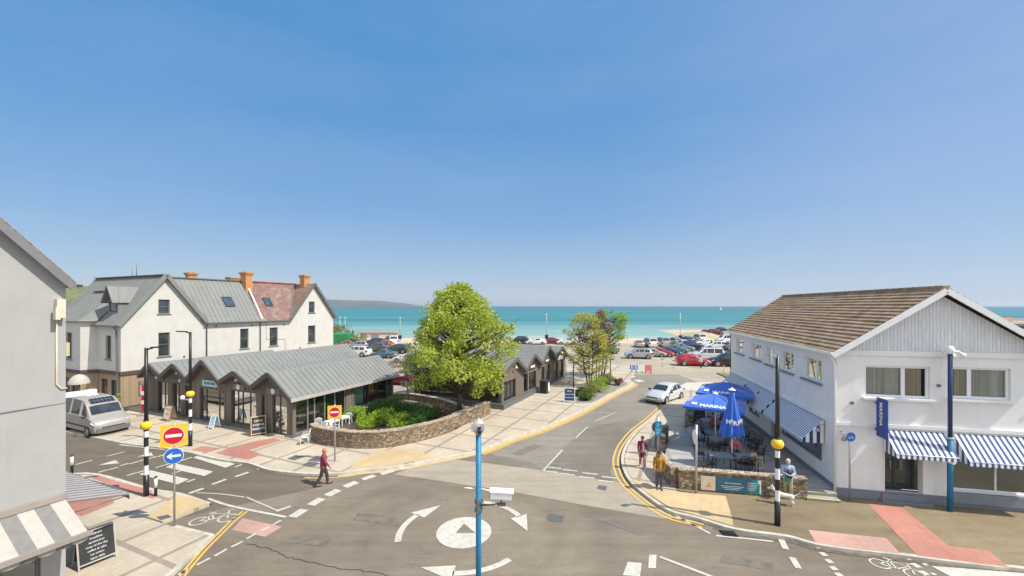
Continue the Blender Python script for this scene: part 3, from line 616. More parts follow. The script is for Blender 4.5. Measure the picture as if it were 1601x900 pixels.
# angled bay towards the street: short canted faces on the left wing
bayA, bayB, bayC = (0, 3.65), (-.9, 4.3), (-.9, 8.3)
def cant(p, q):
    p = Vector((p[0], p[1], 0)); q = Vector((q[0], q[1], 0)); u = (q-p).normalized(); nn = Vector((u.y*1, -u.x, 0)); nn = nn if nn.x > 0 or nn.y > 0 else -nn
    return (lambda s, d, z: tuple(p+u*s+nn*d+Vector((0, 0, z)))), (q-p).length
f1, l1 = cant(bayA, bayB); f2, l2 = cant(bayB, bayC)
wall(mb, f1, [(0, EZ), (l1, EZ)], 3.05, []); wall(mb, f2, [(0, EZ), (l2, EZ)], 3.05, [(1.4, 2.5, 4.0, 6.3)])
mb.quad((-.9, 8.3, 3.05), (.8, 8.3, 3.05), (.8, 8.3, EZ), (-.9, 8.3, EZ)); mb.box(.8, 1.1, 8.3, 15, 0, EZ)
mb.quad((21.9, 10, 0), (0, 12, 0), (0, 12, EZ), (21.9, 10, EZ)); mb.quad((21.9, 0, EZ), (21.9, 10, EZ), (18.8, 10, AZ), (18.8, 0, AZ))
mb.build('wall', m_render, HO)
mb = MB(); gh = [(2.0, 4.6, .3, 2.6), (-10, -9, 0, 0)]
wall(mb, fy, [(0, 3.05), (21.9, 3.05)], 0, [], d=.04); wall(mb, fx, [(0.04, 3.05), (3.65, 3.05)], 0, [(.6, 1.6, .1, 2.4), (2.2, 3.2, .7, 2.4)], d=.04)
wall(mb, f1, [(0, 3.05), (l1, 3.05)], 0, [], d=.04); wall(mb, f2, [(0, 3.05), (l2, 3.05)], 0, [(.5, 1.6, .1, 2.4), (2.0, 3.6, .7, 2.4)], d=.04)
mb.build('timber_ground_floor', m_clad2, HO)
mb = MB(); mb.box(-.06, 22, -.06, .0, 2.85, 3.15); mb.box(-.06, -.0, .001, 3.6, 2.85, 3.15)
for fn, ln in ((f1, l1), (f2, l2)):
    P = [fn(0, -.06, 2.85), fn(ln, -.06, 2.85), fn(ln, -.06, 3.15), fn(0, -.06, 3.15)]; mb.quad(*P)
mb.build('string_course', M('brown_trim', (.1, .06, .055), .7), HO)
window(HO, fx, .6, 1.6, .1, 2.4, m_dk, m_dglass, d=.1, name='door'); window(HO, fx, 2.2, 3.2, .7, 2.4, m_dk, m_dglass, d=.1)
window(HO, f2, .5, 1.6, .1, 2.4, m_dk, m_dglass, d=.1, name='door'); window(HO, f2, 2.0, 3.6, .7, 2.4, m_dk, m_dglass, d=.1)
for i, (a, b, c, e) in enumerate(wins): window(HO, fy, a, b, c, e, m_olive, m_dglass, hs=((c+e)/2,), vs=(), sill=.06, sillm=m_grey)
window(HO, fx, 1.5, 2.4, 4.1, 6.1, m_olive, m_dglass, hs=(5.1,), sill=.06, sillm=m_grey); window(HO, f2, 1.4, 2.5, 4.0, 6.3, m_olive, m_dglass, hs=(5.2,), sill=.06, sillm=m_grey)
ov = .28
zr = MB(); k_ = (AZ-EZ)/3.1
seamed(zr, (-ov, 12, EZ-ov*k_), (-ov, -.25, EZ-ov*k_), (3.1, -.25, AZ+.02), (3.1, 12, AZ+.02))
seamed(zr, (6.2+.1, -.25, EZ-.12), (6.2+.1, 0.3, EZ-.12), (3.1, .3, AZ), (3.1, -.25, AZ))
# cross roof, grey part; its left edge is the valley from (6.2, 0) up to the ridge
e0, e1 = Vector((6.2, -ov, EZ-ov*1.33)), Vector((11.85, -ov, EZ-ov*1.33)); slab(zr, e0, e1, (11.85, 3.1, AZ), (3.2, 3.1, AZ), .1)
nn = Vector((0, -1, .76)).normalized()
for k in range(20):
    x = 3.6+k*.43
    if x > 11.8: break
    t0 = max(0, (6.2-x)/3.1); a = Vector((x, -ov+(3.1+ov)*t0, EZ-ov*1.33+(AZ-EZ+ov*1.33)*t0)); zr.bar(a+Vector((0, -.01, .012)), Vector((x, 3.1, AZ+.012)), .035, .05, up=nn)
slab(zr, (11.85, 6.4, EZ), (3.1, 6.4, EZ), (3.1, 3.1, AZ), (11.85, 3.1, AZ), .1); slab(zr, (6.2, 12, EZ), (6.2, 6, EZ), (3.1, 6, AZ), (3.1, 12, AZ), .1)
# left wing roof over the bay
seamed(zr, (-1.15, 8.55, EZ-.05), (-1.15, 4.1, EZ-.05), (1.7, 4.1, 9.95), (1.7, 8.55, 9.95)); slab(zr, (-.2, 3.4, EZ-.06), (-1.15, 4.1, EZ-.05), (1.7, 4.1, 9.95), (1.7, 3.4, 9.55), .08)
slab(zr, (4.5, 8.55, EZ), (4.5, 4, EZ), (1.7, 4, 9.95), (1.7, 8.55, 9.95), .1)
zr.bar((3.1, -.27, AZ+.05), (3.1, 12, AZ+.05), .5, .06); zr.bar((3.1, 3.1, AZ+.07), (11.85, 3.1, AZ+.07), .45, .06); zr.bar((1.7, 3.6, 10.0), (1.7, 8.55, 10.0), .45, .06)
# verges
for (x0, x1) in ((-.3, 3.1), (6.4, 3.1)):
    zz = EZ-.3*k_ if x0 < 0 else EZ-.2*k_; zr.bar((x0, -.3, zz), (x1, -.3, AZ+.03), .1, .34, up=(0, -.0, 1))
zr.build('zinc_roof', m_zinc, HO)
dm = MB(); s_ = lambda x: EZ+k_*x
cy, hw, fx0 = 2.3, .8, .35
for sg in (-1, 1): seamed(dm, (fx0-.35, cy+sg*(hw+.15), 8.87), (1.3, cy+sg*(hw+.15), 8.87), (2.4, cy, 10.37), (fx0-.35, cy, 10.37), .4, .07)
dm.quad((fx0+.1, cy-hw, 7.8), (fx0+.1, cy+hw, 7.8), (fx0+.1, cy+hw, 8.95), (fx0+.1, cy-hw, 8.95)); dm.quad((fx0+.1, cy-hw, 8.95), (fx0+.1, cy+hw, 8.95), (fx0+.1, cy, 10.25))
for sg in (-1, 1): dm.quad((fx0+.1, cy+sg*hw, 7.8), (1.35, cy+sg*hw, 8.95), (fx0+.1, cy+sg*hw, 8.95))
dm.build('dormer', m_zinc, HO); window(HO, fx, cy-.55, cy+.55, 8.1, 8.95, m_dk, m_dglass, d=fx0+.06)
sr = MB(); sr.k = 0
slab(sr, (11.86, -ov, EZ-ov*1.33), (15.7, -ov, EZ-ov*1.33), (18.7, 3.1, AZ), (11.86, 3.1, AZ), .1); slab(sr, (18.8, 6.4, EZ), (11.86, 6.4, EZ), (11.86, 3.1, AZ), (18.8, 3.1, AZ), .1)
sr.k = 1
slab(sr, (15.5, 3.3, EZ-.25), (15.5, -.25, EZ-.25), (18.8, -.25, AZ+.01), (18.8, 3.3, AZ+.01), .09); slab(sr, (15.7, 10, EZ), (15.7, 3.3, EZ), (18.8, 3.3, AZ), (18.8, 10, AZ), .09); slab(sr, (22.15, -.25, EZ-.32), (22.15, 10, EZ-.32), (18.8, 10, AZ+.01), (18.8, -.25, AZ+.01), .09)
sr.k = 2
sr.bar((11.9, 3.1, AZ+.07), (18.8, 3.1, AZ+.07), .3, .12); sr.k = 3
for (x0, x1) in ((15.45, 18.8), (22.2, 18.8)): sr.bar((x0, -.3, EZ-.33), (x1, -.3, AZ+.02), .08, .3, up=(0, 0, 1))
sr.bar((15.55, -.24, EZ-.15), (18.4, 3.0, AZ+.02), .14, .04)
sr.build('slate_roof', [m_slate, m_slate2, M('red_ridge_tile', (.42, .13, .08), .8, .15), m_grey], HO)
gm_ = MB(); gm_.bar((6.25, -ov-.07, EZ-.42), (15.5, -ov-.07, EZ-.42), .12, .1); gm_.build('gutter', m_grey, HO); gm_ = MB(); gm_.bar((-ov-.07, -.1, EZ-.42), (-ov-.07, 4, EZ-.42), .12, .1); gm_.build('gutter', m_grey, HO)
pipe(HO, [(6.5, -.3, EZ-.4), (6.5, -.09, EZ-.7), (6.5, -.09, .2)]); pipe(HO, [(11.9, -.3, EZ-.4), (11.9, -.09, EZ-.7), (11.9, -.09, .2)]); pipe(HO, [(-.3, .6, EZ-.4), (-.1, .5, EZ-.8), (-.09, .3, 1.0), (-.09, .3, .2)])
def skylight(x, y0, L_=1.25, W_=.95):
    mb = MB(); kk = (AZ-EZ+ov*1.33)/(3.1+ov); u = Vector((0, 1, kk)).normalized(); n_ = Vector((0, -kk, 1)).normalized()
    o = Vector((x, y0, EZ-ov*1.33+(y0+ov)*kk)); T = frame4(o, (1, 0, 0), u); fr = MB(T)
    for a in ((-W_/2, -W_/2+.1, 0, L_), (W_/2-.1, W_/2, 0, L_)): fr.box(a[0], a[1], a[2], a[3], 0, .13)
    for a in ((0, .1), (L_-.1, L_)): fr.box(-W_/2+.101, W_/2-.101, a[0], a[1], .002, .128)
    f = fr.build('skylight', m_dk, HO); g = MB(T); g.box(-W_/2+.08, W_/2-.08, .08, L_-.08, .02, .09); g.build('pane', m_skyl, f)
skylight(9.35, .9); skylight(13.7, .95, 1.15, .85)
def chimney(x, y, w_, d_, z0, z1, m, cap=True):
    mb = MB(); mb.box(x-w_/2, x+w_/2, y-d_/2, y+d_/2, z0, z1-.28); mb.box(x-w_/2-.07, x+w_/2+.07, y-d_/2-.07, y+d_/2+.07, z1-.28, z1-.14); mb.box(x-w_/2-.13, x+w_/2+.13, y-d_/2-.13, y+d_/2+.13, z1-.14, z1)
    c = mb.build('chimney', m, HO)
    if cap:
        for k in (-1, 1): p = MB(); p.tube([(x+k*w_*.22, y, z1), (x+k*w_*.22, y, z1+.16)], [.12, .1], 8); p.build('chimney_pot', m_brick, c)
m_brickd = m_brick
chimney(12.15, 2.6, .75, .95, 9.4, 12.35, m_brick); chimney(18.8, 1.5, .75, .8, 9.9, 12.45, m_brick); chimney(14.0, 7.0, 2.2, .7, 7, 12.0, m_brick, False); chimney(9.6, 8.2, .85, .6, 7, 12.3, m_brick)
for x_, z_ in ((7.4, 6.6), (11.0, 6.55), (14.8, 6.4), (16.9, 3.6), (14.6, 3.4), (4.6, 3.9)):
    mb = MB(); mb.box(x_-.07, x_+.07, -.05, -.001, z_-.07, z_+.07); mb.build('wall_vent', m_dk, HO)
pipe(HO, [(12.6, -.03, 7.0), (12.62, -.03, 4.9), (14.9, -.03, 4.75), (14.95, -.03, 3.2)], .014, m_grey, 'cable')
mb = MB(); mb.bar((12.1, -.1, EZ-.15), (12.1, 2.3, 10.75), .16, .08); mb.build('roof_flashing', m_white, HO)
pipe(HO, [(2.9, 4.2, AZ), (2.9, 4.2, AZ+1.1)], .03, m_grey, 'aerial'); pipe(HO, [(3.0, 5.2, AZ), (3.0, 5.2, AZ+.8)], .02, m_grey, 'aerial')
# mural board and hanging signs on the timber ground floor
mb = MB(); mb.box(1.2, 3.4, -.06, .035, 1.0, 2.2); mu_ = mb.build('mural_board', M('mural_paint', (.18, .14, .16), .8, .6, 4, 0, dirt=(.6, .55, .5)), HO)

# ---------------------------------------------------------------- folded-roof kiosks
def zig(prof):
    o_ = []
    for i, (s, z) in enumerate(prof):
        if 0 < i < len(prof)-1 and z > prof[i-1][1] and z > prof[i+1][1]:
            a, b = prof[i-1], prof[i+1]; ta = .22/abs(s-a[0]); tb = .22/abs(b[0]-s)
            o_ += [(s+(a[0]-s)*ta, z+(a[1]-z)*ta), (s, z-.06), (s+(b[0]-s)*tb, z+(b[1]-z)*tb)]
        else: o_.append((s, z))
    return o_
def kiosk_roof(root, fn, prof, back, oh=.45):
    mb = MB(); Z = zig(prof); peak = {}
    for i in range(len(Z)-1):
        (s0, z0), (s1, z1) = Z[i], Z[i+1]; bk = back((s0+s1)/2); A = Vector(fn(s0, -oh, z0+.1)); B = Vector(fn(s0, bk, z0+.1)); A2 = Vector(fn(s1, -oh, z1+.1)); B2 = Vector(fn(s1, bk, z1+.1))
        if abs(s1-s0) < .35: slab(mb, A, B, B2, A2, .12)
        elif z1 > z0: seamed(mb, A, B, B2, A2, .42, .12)
        else: seamed(mb, A2, B2, B, A, .42, .12)
    mb.build('zinc_roof', m_zinc, root)
    f = MB()
    for i in range(len(Z)-1):
        (s0, z0), (s1, z1) = Z[i], Z[i+1]
        for d0, d1 in ((-oh-.07, -oh-.003),):
            P = [fn(s0, d0, z0-.24), fn(s1, d0, z1-.24), fn(s1, d0, z1+.09), fn(s0, d0, z0+.09), fn(s0, d1, z0-.24), fn(s1, d1, z1-.24), fn(s1, d1, z1+.09), fn(s0, d1, z0+.09)]
            f.add(P, [(0, 1, 2, 3), (7, 6, 5, 4), (3, 2, 6, 7), (4, 5, 1, 0)])
        P = [fn(s0, -oh-.004, z0-.22), fn(s1, -oh-.004, z1-.22), fn(s1, -.01, z1-.22), fn(s0, -.01, z0-.22)]; f.add(P, [(0, 1, 2, 3)])
    f.build('fascia', m_fascia, root)
K1 = thing('cafe_kiosk', 'timber clad shop row with a folded zinc roof of five gables beside the zebra crossing', 'shop', (-14.2, 26.5, .1), R_(66.4))
prof1 = [(-.42, 2.5), (1.76, 4.12), (3.5, 3.05), (5.25, 3.98), (6.9, 3.15), (8.85, 4.58), (10.75, 3.1), (12.4, 4.1), (14.1, 3.08), (15.8, 3.95), (17.2, 2.9)]
hol = [(.54, 1.95, 0, 2.55), (2.72, 3.0, .6, 2.5), (3.55, 6.2, .22, 2.55), (7.0, 9.85, .1, 2.45), (10.85, 11.75, .12, 2.45), (12.3, 13.35, .12, 2.5), (13.95, 15.4, .12, 2.5)]
mb = MB(); wall(mb, fx, [(0, 2.7)]+[(s, z-.18) for s, z in prof1[1:-1]]+[(16.9, 3.0)], -.1, hol, .22)
wall(mb, fy, [(0.0, 2.45), (9.8, 2.45)], -.1, [(.22, 4.45, .1, 2.4), (5.3, 8.95, .7, 2.4), (9.05, 9.75, 0, 2.35)], .18)
mb.box(9.6, 9.8, .02, 17, 0, 2.6); mb.box(.02, 9.8, 16.7, 16.9, 0, 2.9)
mb.build('timber_wall', m_clad, K1)
kiosk_roof(K1, fx, prof1, lambda s: 9.9 if s < 3.5 else (10.6 if s < 6.9 else (13.2 if s < 10.7 else 10.0)))
mb = MB(); mb.box(-.5, 10.65, -.5, -.43, 2.38, 2.6); mb.box(-.4, 10.6, -.425, -.02, 2.39, 2.44)
mb.build('eaves_board', M('pale_fascia', (.42, .39, .36), .7), K1)
window(K1, fx, .54, 1.95, 0, 2.55, m_dk, m_glass, d=.1, vs=(1.3,), name='door'); window(K1, fx, 2.72, 3.0, .6, 2.5, m_dk, m_dglass, d=.08)
window(K1, fx, 3.55, 6.2, .22, 2.55, m_dk, m_glass, d=.1, vs=(4.3, 5.1, 5.6)); window(K1, fx, 7.0, 9.85, .1, 2.45, m_dk, m_glass, d=.1, vs=(7.7, 9.2), name='door')
window(K1, fx, 10.85, 11.75, .12, 2.45, m_dk, m_glass, d=.14); window(K1, fx, 12.3, 13.35, .12, 2.5, m_dk, m_glass, d=.14, vs=(12.8,)); window(K1, fx, 13.95, 15.4, .12, 2.5, m_dk, m_glass, d=.14, vs=(14.6,))
window(K1, fy, .22, 4.45, .1, 2.4, m_steel, m_glass, d=.06, vs=(1.2, 1.75, 2.6, 3.5)); window(K1, fy, 5.3, 8.95, .7, 2.4, m_dk, m_glass, d=.06, vs=(6.5, 6.8, 7.6, 7.9)); window(K1, fy, 9.05, 9.75, 0, 2.35, M('door_grey', (.3, .32, .32), .6), m_dglass, d=.06, name='door')
mb = MB(); mb.box(-.16, .0, 2.0, 16.9, -.1, .12); mb.box(-.2, 0, -.25, .5, -.1, .1); mb.box(0.001, 9.8, -.2, 0, -.1, .12); mb.box(4.45, 9.8, -.13, -.001, .121, .62); mb.build('plinth', m_grey, K1)
mb = MB(); mb.box(.23, 9.6, .2, 16.7, .0, .03); mb.k = 1; mb.box(4.2, 4.3, .2, 16.7, .03, 2.5); mb.box(.3, 4.1, 3.45, 3.5, .03, 2.9); mb.box(.3, 4.1, 6.88, 6.93, .03, 2.9); mb.box(.3, 4.1, 10.7, 10.75, .03, 2.9)
mb.build('interior', [M('shop_floor', (.38, .3, .22), .6), M('shop_wall', (.22, .24, .23), .8)], K1)
for (sc0, z) in ((1.75, 3.05), (5.3, 3.05)):
    mb = MB(); mb.box(-.08, -.0, sc0-.62, sc0+.62, z-.4, z-.02); b_ = mb.build('sign_board', boards('sign_boards_%d' % int(sc0), (.2, .16, .13), (.25, .2, .16), .2, 'Z'), K1)
    p = MB(); p.lathe((-.09, sc0, z-.2), [(0, -.03), (.2, -.03), (.2, .0), (0, .0)], 20, 0); p.build('roundel', m_white, b_)
def wall_lamp(root, P, m=m_white):
    mb = MB(); P = Vector(P); mb.tube([P, P+Vector((-.2, 0, .1)), P+Vector((-.25, 0, 0))], .02, 6); mb.lathe(P+Vector((-.25, 0, 0)), [(.03, 0), (.05, -.06), (.14, -.2), (.13, -.2)], 12); mb.build('wall_lamp', m, root)
wall_lamp(K1, (0, 5.25, 3.5)); wall_lamp(K1, (0, 12.2, 3.55))
for y_ in (12.25, 15.4):
    mb = MB(); mb.box(-.06, 0, y_-1.0, y_+.9, 2.62, 2.95); b_ = mb.build('sign_board', m_fascia, K1); t = MB(); t.lathe((-.065, y_, 2.79), [(0, -.02), (.12, -.02), (.12, 0), (0, 0)], 14, 0); t.build('roundel', m_plastic, b_)
mb = MB(); mb.box(-.1, -.0, 7.66, 9.36, 2.62, 3.05); mb_ = mb.build('sign_board', M('pale_blue_sign', (.42, .6, .64), .5, .05), K1)
text('lettering', mb_, 'SEASHORE', .27, frame4((-.104, 8.51, 2.84), (0, -1, 0), (0, 0, 1)), M('deep_blue_letters', (.02, .1, .22), .5, 0), bold=.008)

K2 = thing('harbour_kiosks', 'timber clad gabled shops with folded grey roof along the lane behind the big tree', 'shop', (-.85, 33.8, .1), R_(64.7))
prof2 = [(-.4, 2.9), (2.2, 3.95), (4.45, 2.62), (6.45, 3.85), (8.55, 2.7), (10.55, 4.3), (12.6, 2.72), (14.8, 3.85), (17.2, 2.5)]
hol2 = [(.35, 2.75, .45, 2.1), (4.55, 5.5, .45, 2.15), (5.75, 7.6, .45, 2.1), (9.0, 10.0, .1, 2.2), (10.2, 11.6, .1, 2.3), (13.1, 14.2, .2, 2.2), (14.6, 16.2, .2, 2.2)]
mb = MB(); wall(mb, fy, [(0, 2.85)]+[(s, z-.16) for s, z in prof2[1:-1]]+[(16.9, 2.6)], -.1, hol2, .2)
wall(mb, fx, [(0, 2.75), (9, 2.75)], -.1, [(.3, 8.6, .45, 2.4)], .2); mb.box(16.7, 16.9, .02, 9, 0, 2.5); mb.box(0.02, 16.9, 8.8, 9, 0, 2.6); mb.build('timber_wall', m_clad, K2)
kiosk_roof(K2, fy, prof2, lambda s: 9.6 if s < 8.6 else 11.5, .35)
for i, h in enumerate(hol2): window(K2, fy, h[0], h[1], h[2], h[3], m_dk, m_glass, d=.1, vs=((h[0]*2+h[1])/3, (h[0]+2*h[1])/3) if h[1]-h[0] > 1.7 else ())
window(K2, fx, .3, 8.6, .45, 2.4, m_dk, m_glass, d=.1, vs=(1.6, 3.0, 4.4, 5.8, 7.2))
mb = MB(); mb.box(-.35, 8.3, -.35, 0, -.1, .44); mb.box(-.35, 0, 0.001, 8.8, -.1, .44); mb.box(8.301, 16.9, -.15, 0, -.1, .2); mb.build('plinth', m_grey, K2)
mb = MB(); mb.box(.2, 16.7, .2, 8.8, .0, .03); mb.k = 1; mb.box(.2, 16.7, 4.2, 4.3, .03, 2.4); mb.box(4.3, 4.4, .25, 4.1, .03, 2.5); mb.box(8.5, 8.6, .25, 4.1, .03, 2.5); mb.box(12.6, 12.7, .25, 4.1, .03, 2.5)
mb.build('interior', [bpy.data.materials['shop_floor'], M('shop_wall_pale', (.5, .44, .33), .8)], K2)
for x_, z in ((6.45, 2.75), (10.5, 2.85)):
    mb = MB(); mb.box(x_-.8, x_+.8, -.12, 0, z-.3, z+.1); b_ = mb.build('sign_board', M('plum_sign_%d' % int(x_), (.07, .04, .05), .6), K2); t = MB(); t.box(x_-.5, x_+.5, -.135, -.122, z-.2, z); t.build('nameplate', m_white, b_)
mb = MB(); mb.box(13.9, 15.7, -.12, 0, 2.35, 2.75); mb.build('sign_board', m_plastic, K2)
for x_ in (2.2, 14.8):
    mb = MB(); mb.tube([(x_, 0, 3.3), (x_, -.25, 3.4), (x_, -.3, 3.3)], .02, 6); mb.lathe((x_, -.3, 3.3), [(.03, 0), (.05, -.06), (.15, -.2)], 12); mb.build('wall_lamp', m_white, K2)
pipe(K2, [(16.95, -.12, 2.5), (16.95, -.12, 0)], .06, m_white)
# ---------------------------------------------------------------- the white building on the right
RB = thing('white_corner_building', 'two storey white corner restaurant with brown tiled roof and striped awnings', 'building', (14.5, 18.3, 0), R_(-12.4))
FW, DP, RE, RA = 7.66, 15.3, 6.62, 9.25
WF = [(1.1, 3.5, 4.6, 5.98), (4.22, 6.3, 4.68, 6.0)]; SHOP = (4.3, 7.45, .8, 2.25); DOOR = (1.78, 3.25, .45, 2.6)
mb = MB(); wall(mb, fy, [(0, RE), (FW, RE)], -.05, WF+[SHOP, DOOR], .3)
SW = [(1.26, 3.05, 4.9, 6.02), (4.2, 5.85, 4.9, 6.02), (6.76, 8.05, 4.95, 6.02), (8.85, 10.65, 5.0, 6.04), (12.15, 14.0, 5.0, 6.05)]
SG = [(1.26, 5.9, 1.15, 2.9), (6.25, 7.3, .4, 2.75), (9.2, 11.2, 1.1, 2.6), (11.9, 14.4, 1.1, 2.6)]
wall(mb, fx, [(0, RE), (DP, RE)], -.05, SW+SG, .3)
mb.box(FW-.02, FW, .3, DP, 0, RE); mb.box(.02, FW, DP-.3, DP, 0, RE); mb.box(.3, FW-.02, .8, DP-.3, 3.42, 3.5); mb.box(.3, FW-.02, 4.5, 4.6, .1, 3.4); mb.box(3.0, 3.1, 2.2, DP-.3, 3.5, RE)
mb.box(.3, FW-.02, .3, DP-.3, .2, .3); mb.build('wall', m_renderw, RB)
mb = MB(); wall(mb, fy, [(0.05, RE), (FW/2, RA-.14), (FW-.05, RE)], RE-.0, (), .1, d=.02); mb.build('gable_boarding', m_boardw, RB)
mb = MB(); fbox(mb, fy, -.06, FW+.06, -.07, -.001, RE-.2, RE+.02); fbox(mb, fy, -.08, FW, -.1, -.002, 3.3, 3.45); mb.box(-.1, -.002, -.08, DP, 3.3, 3.45); mb.build('band_course', m_renderw, RB)
mb = MB(); fbox(mb, fy, -.035, SHOP[1]+.3, -.035, -.001, -.05, .5); mb.box(-.035, -.001, -.034, DP, -.05, .55); fbox(mb, fy, SHOP[0]-.1, SHOP[1]+.1, -.14, -.036, .3, .74); mb.build('plinth', m_plinth, RB)
# concrete tile roof, real lapped courses
def tilemat():
    m, b, l = newmat('concrete_tiles'); co = objco(m); sp = N(m, 'ShaderNodeSeparateXYZ'); l(co, sp.inputs[0])
    dv = N(m, 'ShaderNodeMath', operation='MULTIPLY'); l(sp.outputs[1], dv.inputs[0]); dv.inputs[1].default_value = 3.1; fr = N(m, 'ShaderNodeMath', operation='FRACT'); l(dv.outputs[0], fr.inputs[0])
    wn = N(m, 'ShaderNodeTexWhiteNoise', noise_dimensions='2D'); fl = N(m, 'ShaderNodeVectorMath', operation='FLOOR'); mp = N(m, 'ShaderNodeMapping'); mp.inputs['Scale'].default_value = (4.3, 3.1, 0); l(co, mp.inputs['Vector']); l(mp.outputs['Vector'], fl.inputs[0]); l(fl.outputs[0], wn.inputs['Vector'])
    c = mixc(m, wn.outputs['Value'], (.27, .17, .095), (.38, .265, .16)); c = mixc(m, rng(m, noise(m, co, 1.3, 6, .7), .5, .75, 0, .6), c, (.4, .36, .3)); c = mixc(m, rng(m, noise(m, co, .8, 5, .7), .55, .75, 0, .5), c, (.1, .08, .055))
    c = mixc(m, rng(m, fr.outputs[0], 0, .1, .7, 0), c, (.05, .035, .025)); l(c, b.inputs['Base Color']); b.inputs['Roughness'].default_value = .92
    bump(m, b, noise(m, co, 14, 4), .4, .02); return m
mt = tilemat(); mb = MB(); nc = 19; hx = FW/2+.32; kz = (RA-RE)/(FW/2); zE = RE-.32*kz+.12
for side in (-1, 1):
    for i in range(nc):
        t0, t1 = i/nc, (i+1.12)/nc; t1 = min(t1, 1); xa = FW/2+side*hx*(1-t0); xb = FW/2+side*hx*(1-t1); za = zE+(RA+.12-zE)*t0; zb = zE+(RA+.12-zE)*t1
        r_ = random.Random(i+50); y = -.38
        while y < DP+.2:
            y2 = min(y+r_.uniform(1.2, 2.2), DP+.25); j = r_.uniform(-.008, .012)
            P = [(xa, y, za+.075+j), (xa, y2, za+.075+j), (xb, y2, zb+.012), (xb, y, zb+.012), (xa, y, za+.0), (xa, y2, za+.0), (xb, y2, zb-.05), (xb, y, zb-.05)]
            mb.add(P, [(0, 1, 2, 3), (0, 4, 5, 1), (3, 2, 6, 7), (0, 3, 7, 4), (1, 5, 6, 2)]); y = y2
mb.k = 1; y = -.38
while y < DP: mb.bar((FW/2, y, RA+.15), (FW/2, min(y+.42, DP+.2), RA+.17), .26, .1); y += .45
mb.build('tiled_roof', [mt, mt], RB)
mb = MB()
for sd in (-1, 1):
    a = (FW/2+sd*(hx+.03), -.42, zE-.12); b = (FW/2, -.42, RA-.02); mb.bar(a, b, .05, .23, up=(0, 0, 1))
    P = [(FW/2+sd*hx, -.39, zE-.05), (FW/2, -.39, RA+.04), (FW/2, -.02, RA+.04), (FW/2+sd*hx, -.02, zE-.05)]; mb.quad(*P)
mb.box(-.34, -.02, -.38, DP+.2, zE-.1, zE-.06); mb.bar((-.36, -.4, zE-.02), (-.36, DP+.2, zE-.02), .1, .12); mb.build('bargeboard', m_frame, RB)
for (a, b, c, e), v in zip(WF, (2.58, 4.95)): window(RB, fy, a, b, c, e, m_frame, m_glass, d=.1, fw=.09, vs=(v,), thin=.07, sill=.18)
for (a, b, c, e) in SW: window(RB, fx, a, b, c, e, m_frame, m_glass, d=.1, fw=.09, vs=(a+(b-a)*.38,), thin=.05, sill=.14, sillm=M('dark_sill', (.2, .22, .25), .7) if 'dark_sill' not in bpy.data.materials else bpy.data.materials['dark_sill'])
m_curt = boards('net_curtain', (.46, .45, .42), (.8, .78, .73), .085, gap=.012); m_curtg = boards('gold_curtain', (.3, .22, .11), (.62, .5, .28), .08, gap=.012)  # fold shading painted into the cloth as light and dark vertical bands
def curtain(fn, s0, s1, z0, z1, m, d=.34):
    mb = MB(); n = int((s1-s0)/.035); P = []
    for i in range(n+1):
        s = s0+(s1-s0)*i/n; dd = d+.05*math.sin(s*30+math.sin(s*7))+.02*math.sin(s*77); P += [fn(s, dd, z0), fn(s, dd, z1)]
    mb.smooth = True; mb.add(P, [(2*i, 2*i+2, 2*i+3, 2*i+1) for i in range(n)]); mb.build('curtain', m, RB)
curtain(fy, 1.15, 2.55, 4.6, 6.0, m_curt); curtain(fy, 2.6, 3.45, 4.6, 6.0, m_curtg); curtain(fy, 4.9, 6.25, 4.68, 6.0, m_curt); curtain(fy, 4.55, 4.9, 4.68, 6.0, m_curtg)
for (a, b, c, e), m in zip(SW, (m_curtg, m_curt, m_curt, m_curtg, m_curt)): curtain(fx, a+.1, a+(b-a)*.75, c, e, m)
window(RB, fy, *SHOP, m_frame, m_glass, d=.08, fw=.06, vs=(5.85,), thin=.03)
for h in SG[:1]+SG[2:]: window(RB, fx, *h, m_grey, m_glass, d=.1, fw=.06, vs=((h[0]+h[1])/2,), thin=.03)
window(RB, fx, *SG[1], m_dk, m_dglass, d=.2, name='door')
dr = window(RB, fy, *DOOR, m_dk, m_dglass, d=.5, fw=.09, vs=(2.5,), thin=.06, name='door')
mb = MB()
for sg in (-1, 1):
    mb.tube([(2.5+sg*.07, .49, 1.35), (2.5+sg*.2, .42, 1.35), (2.5+sg*.2, .42, 1.75), (2.5+sg*.07, .49, 1.75)], .018, 6)
mb.build('handle', m_steel, dr)
mb = MB(); mb.box(1.6, 3.45, -.32, -.04, -.02, .2); mb.box(1.7, 3.35, -.12, .5, .201, .44); mb.k = 1; mb.box(1.79, 1.85, 0, .5, .45, 2.6); mb.build('entrance_steps', [m_plinth, m_renderw], RB)
pipe(RB, [(-.36, .0, RE-.1), (-.12, -.05, RE-.5), (-.1, -.1, RE-.8), (-.1, -.1, .1)], .05, m_frame)
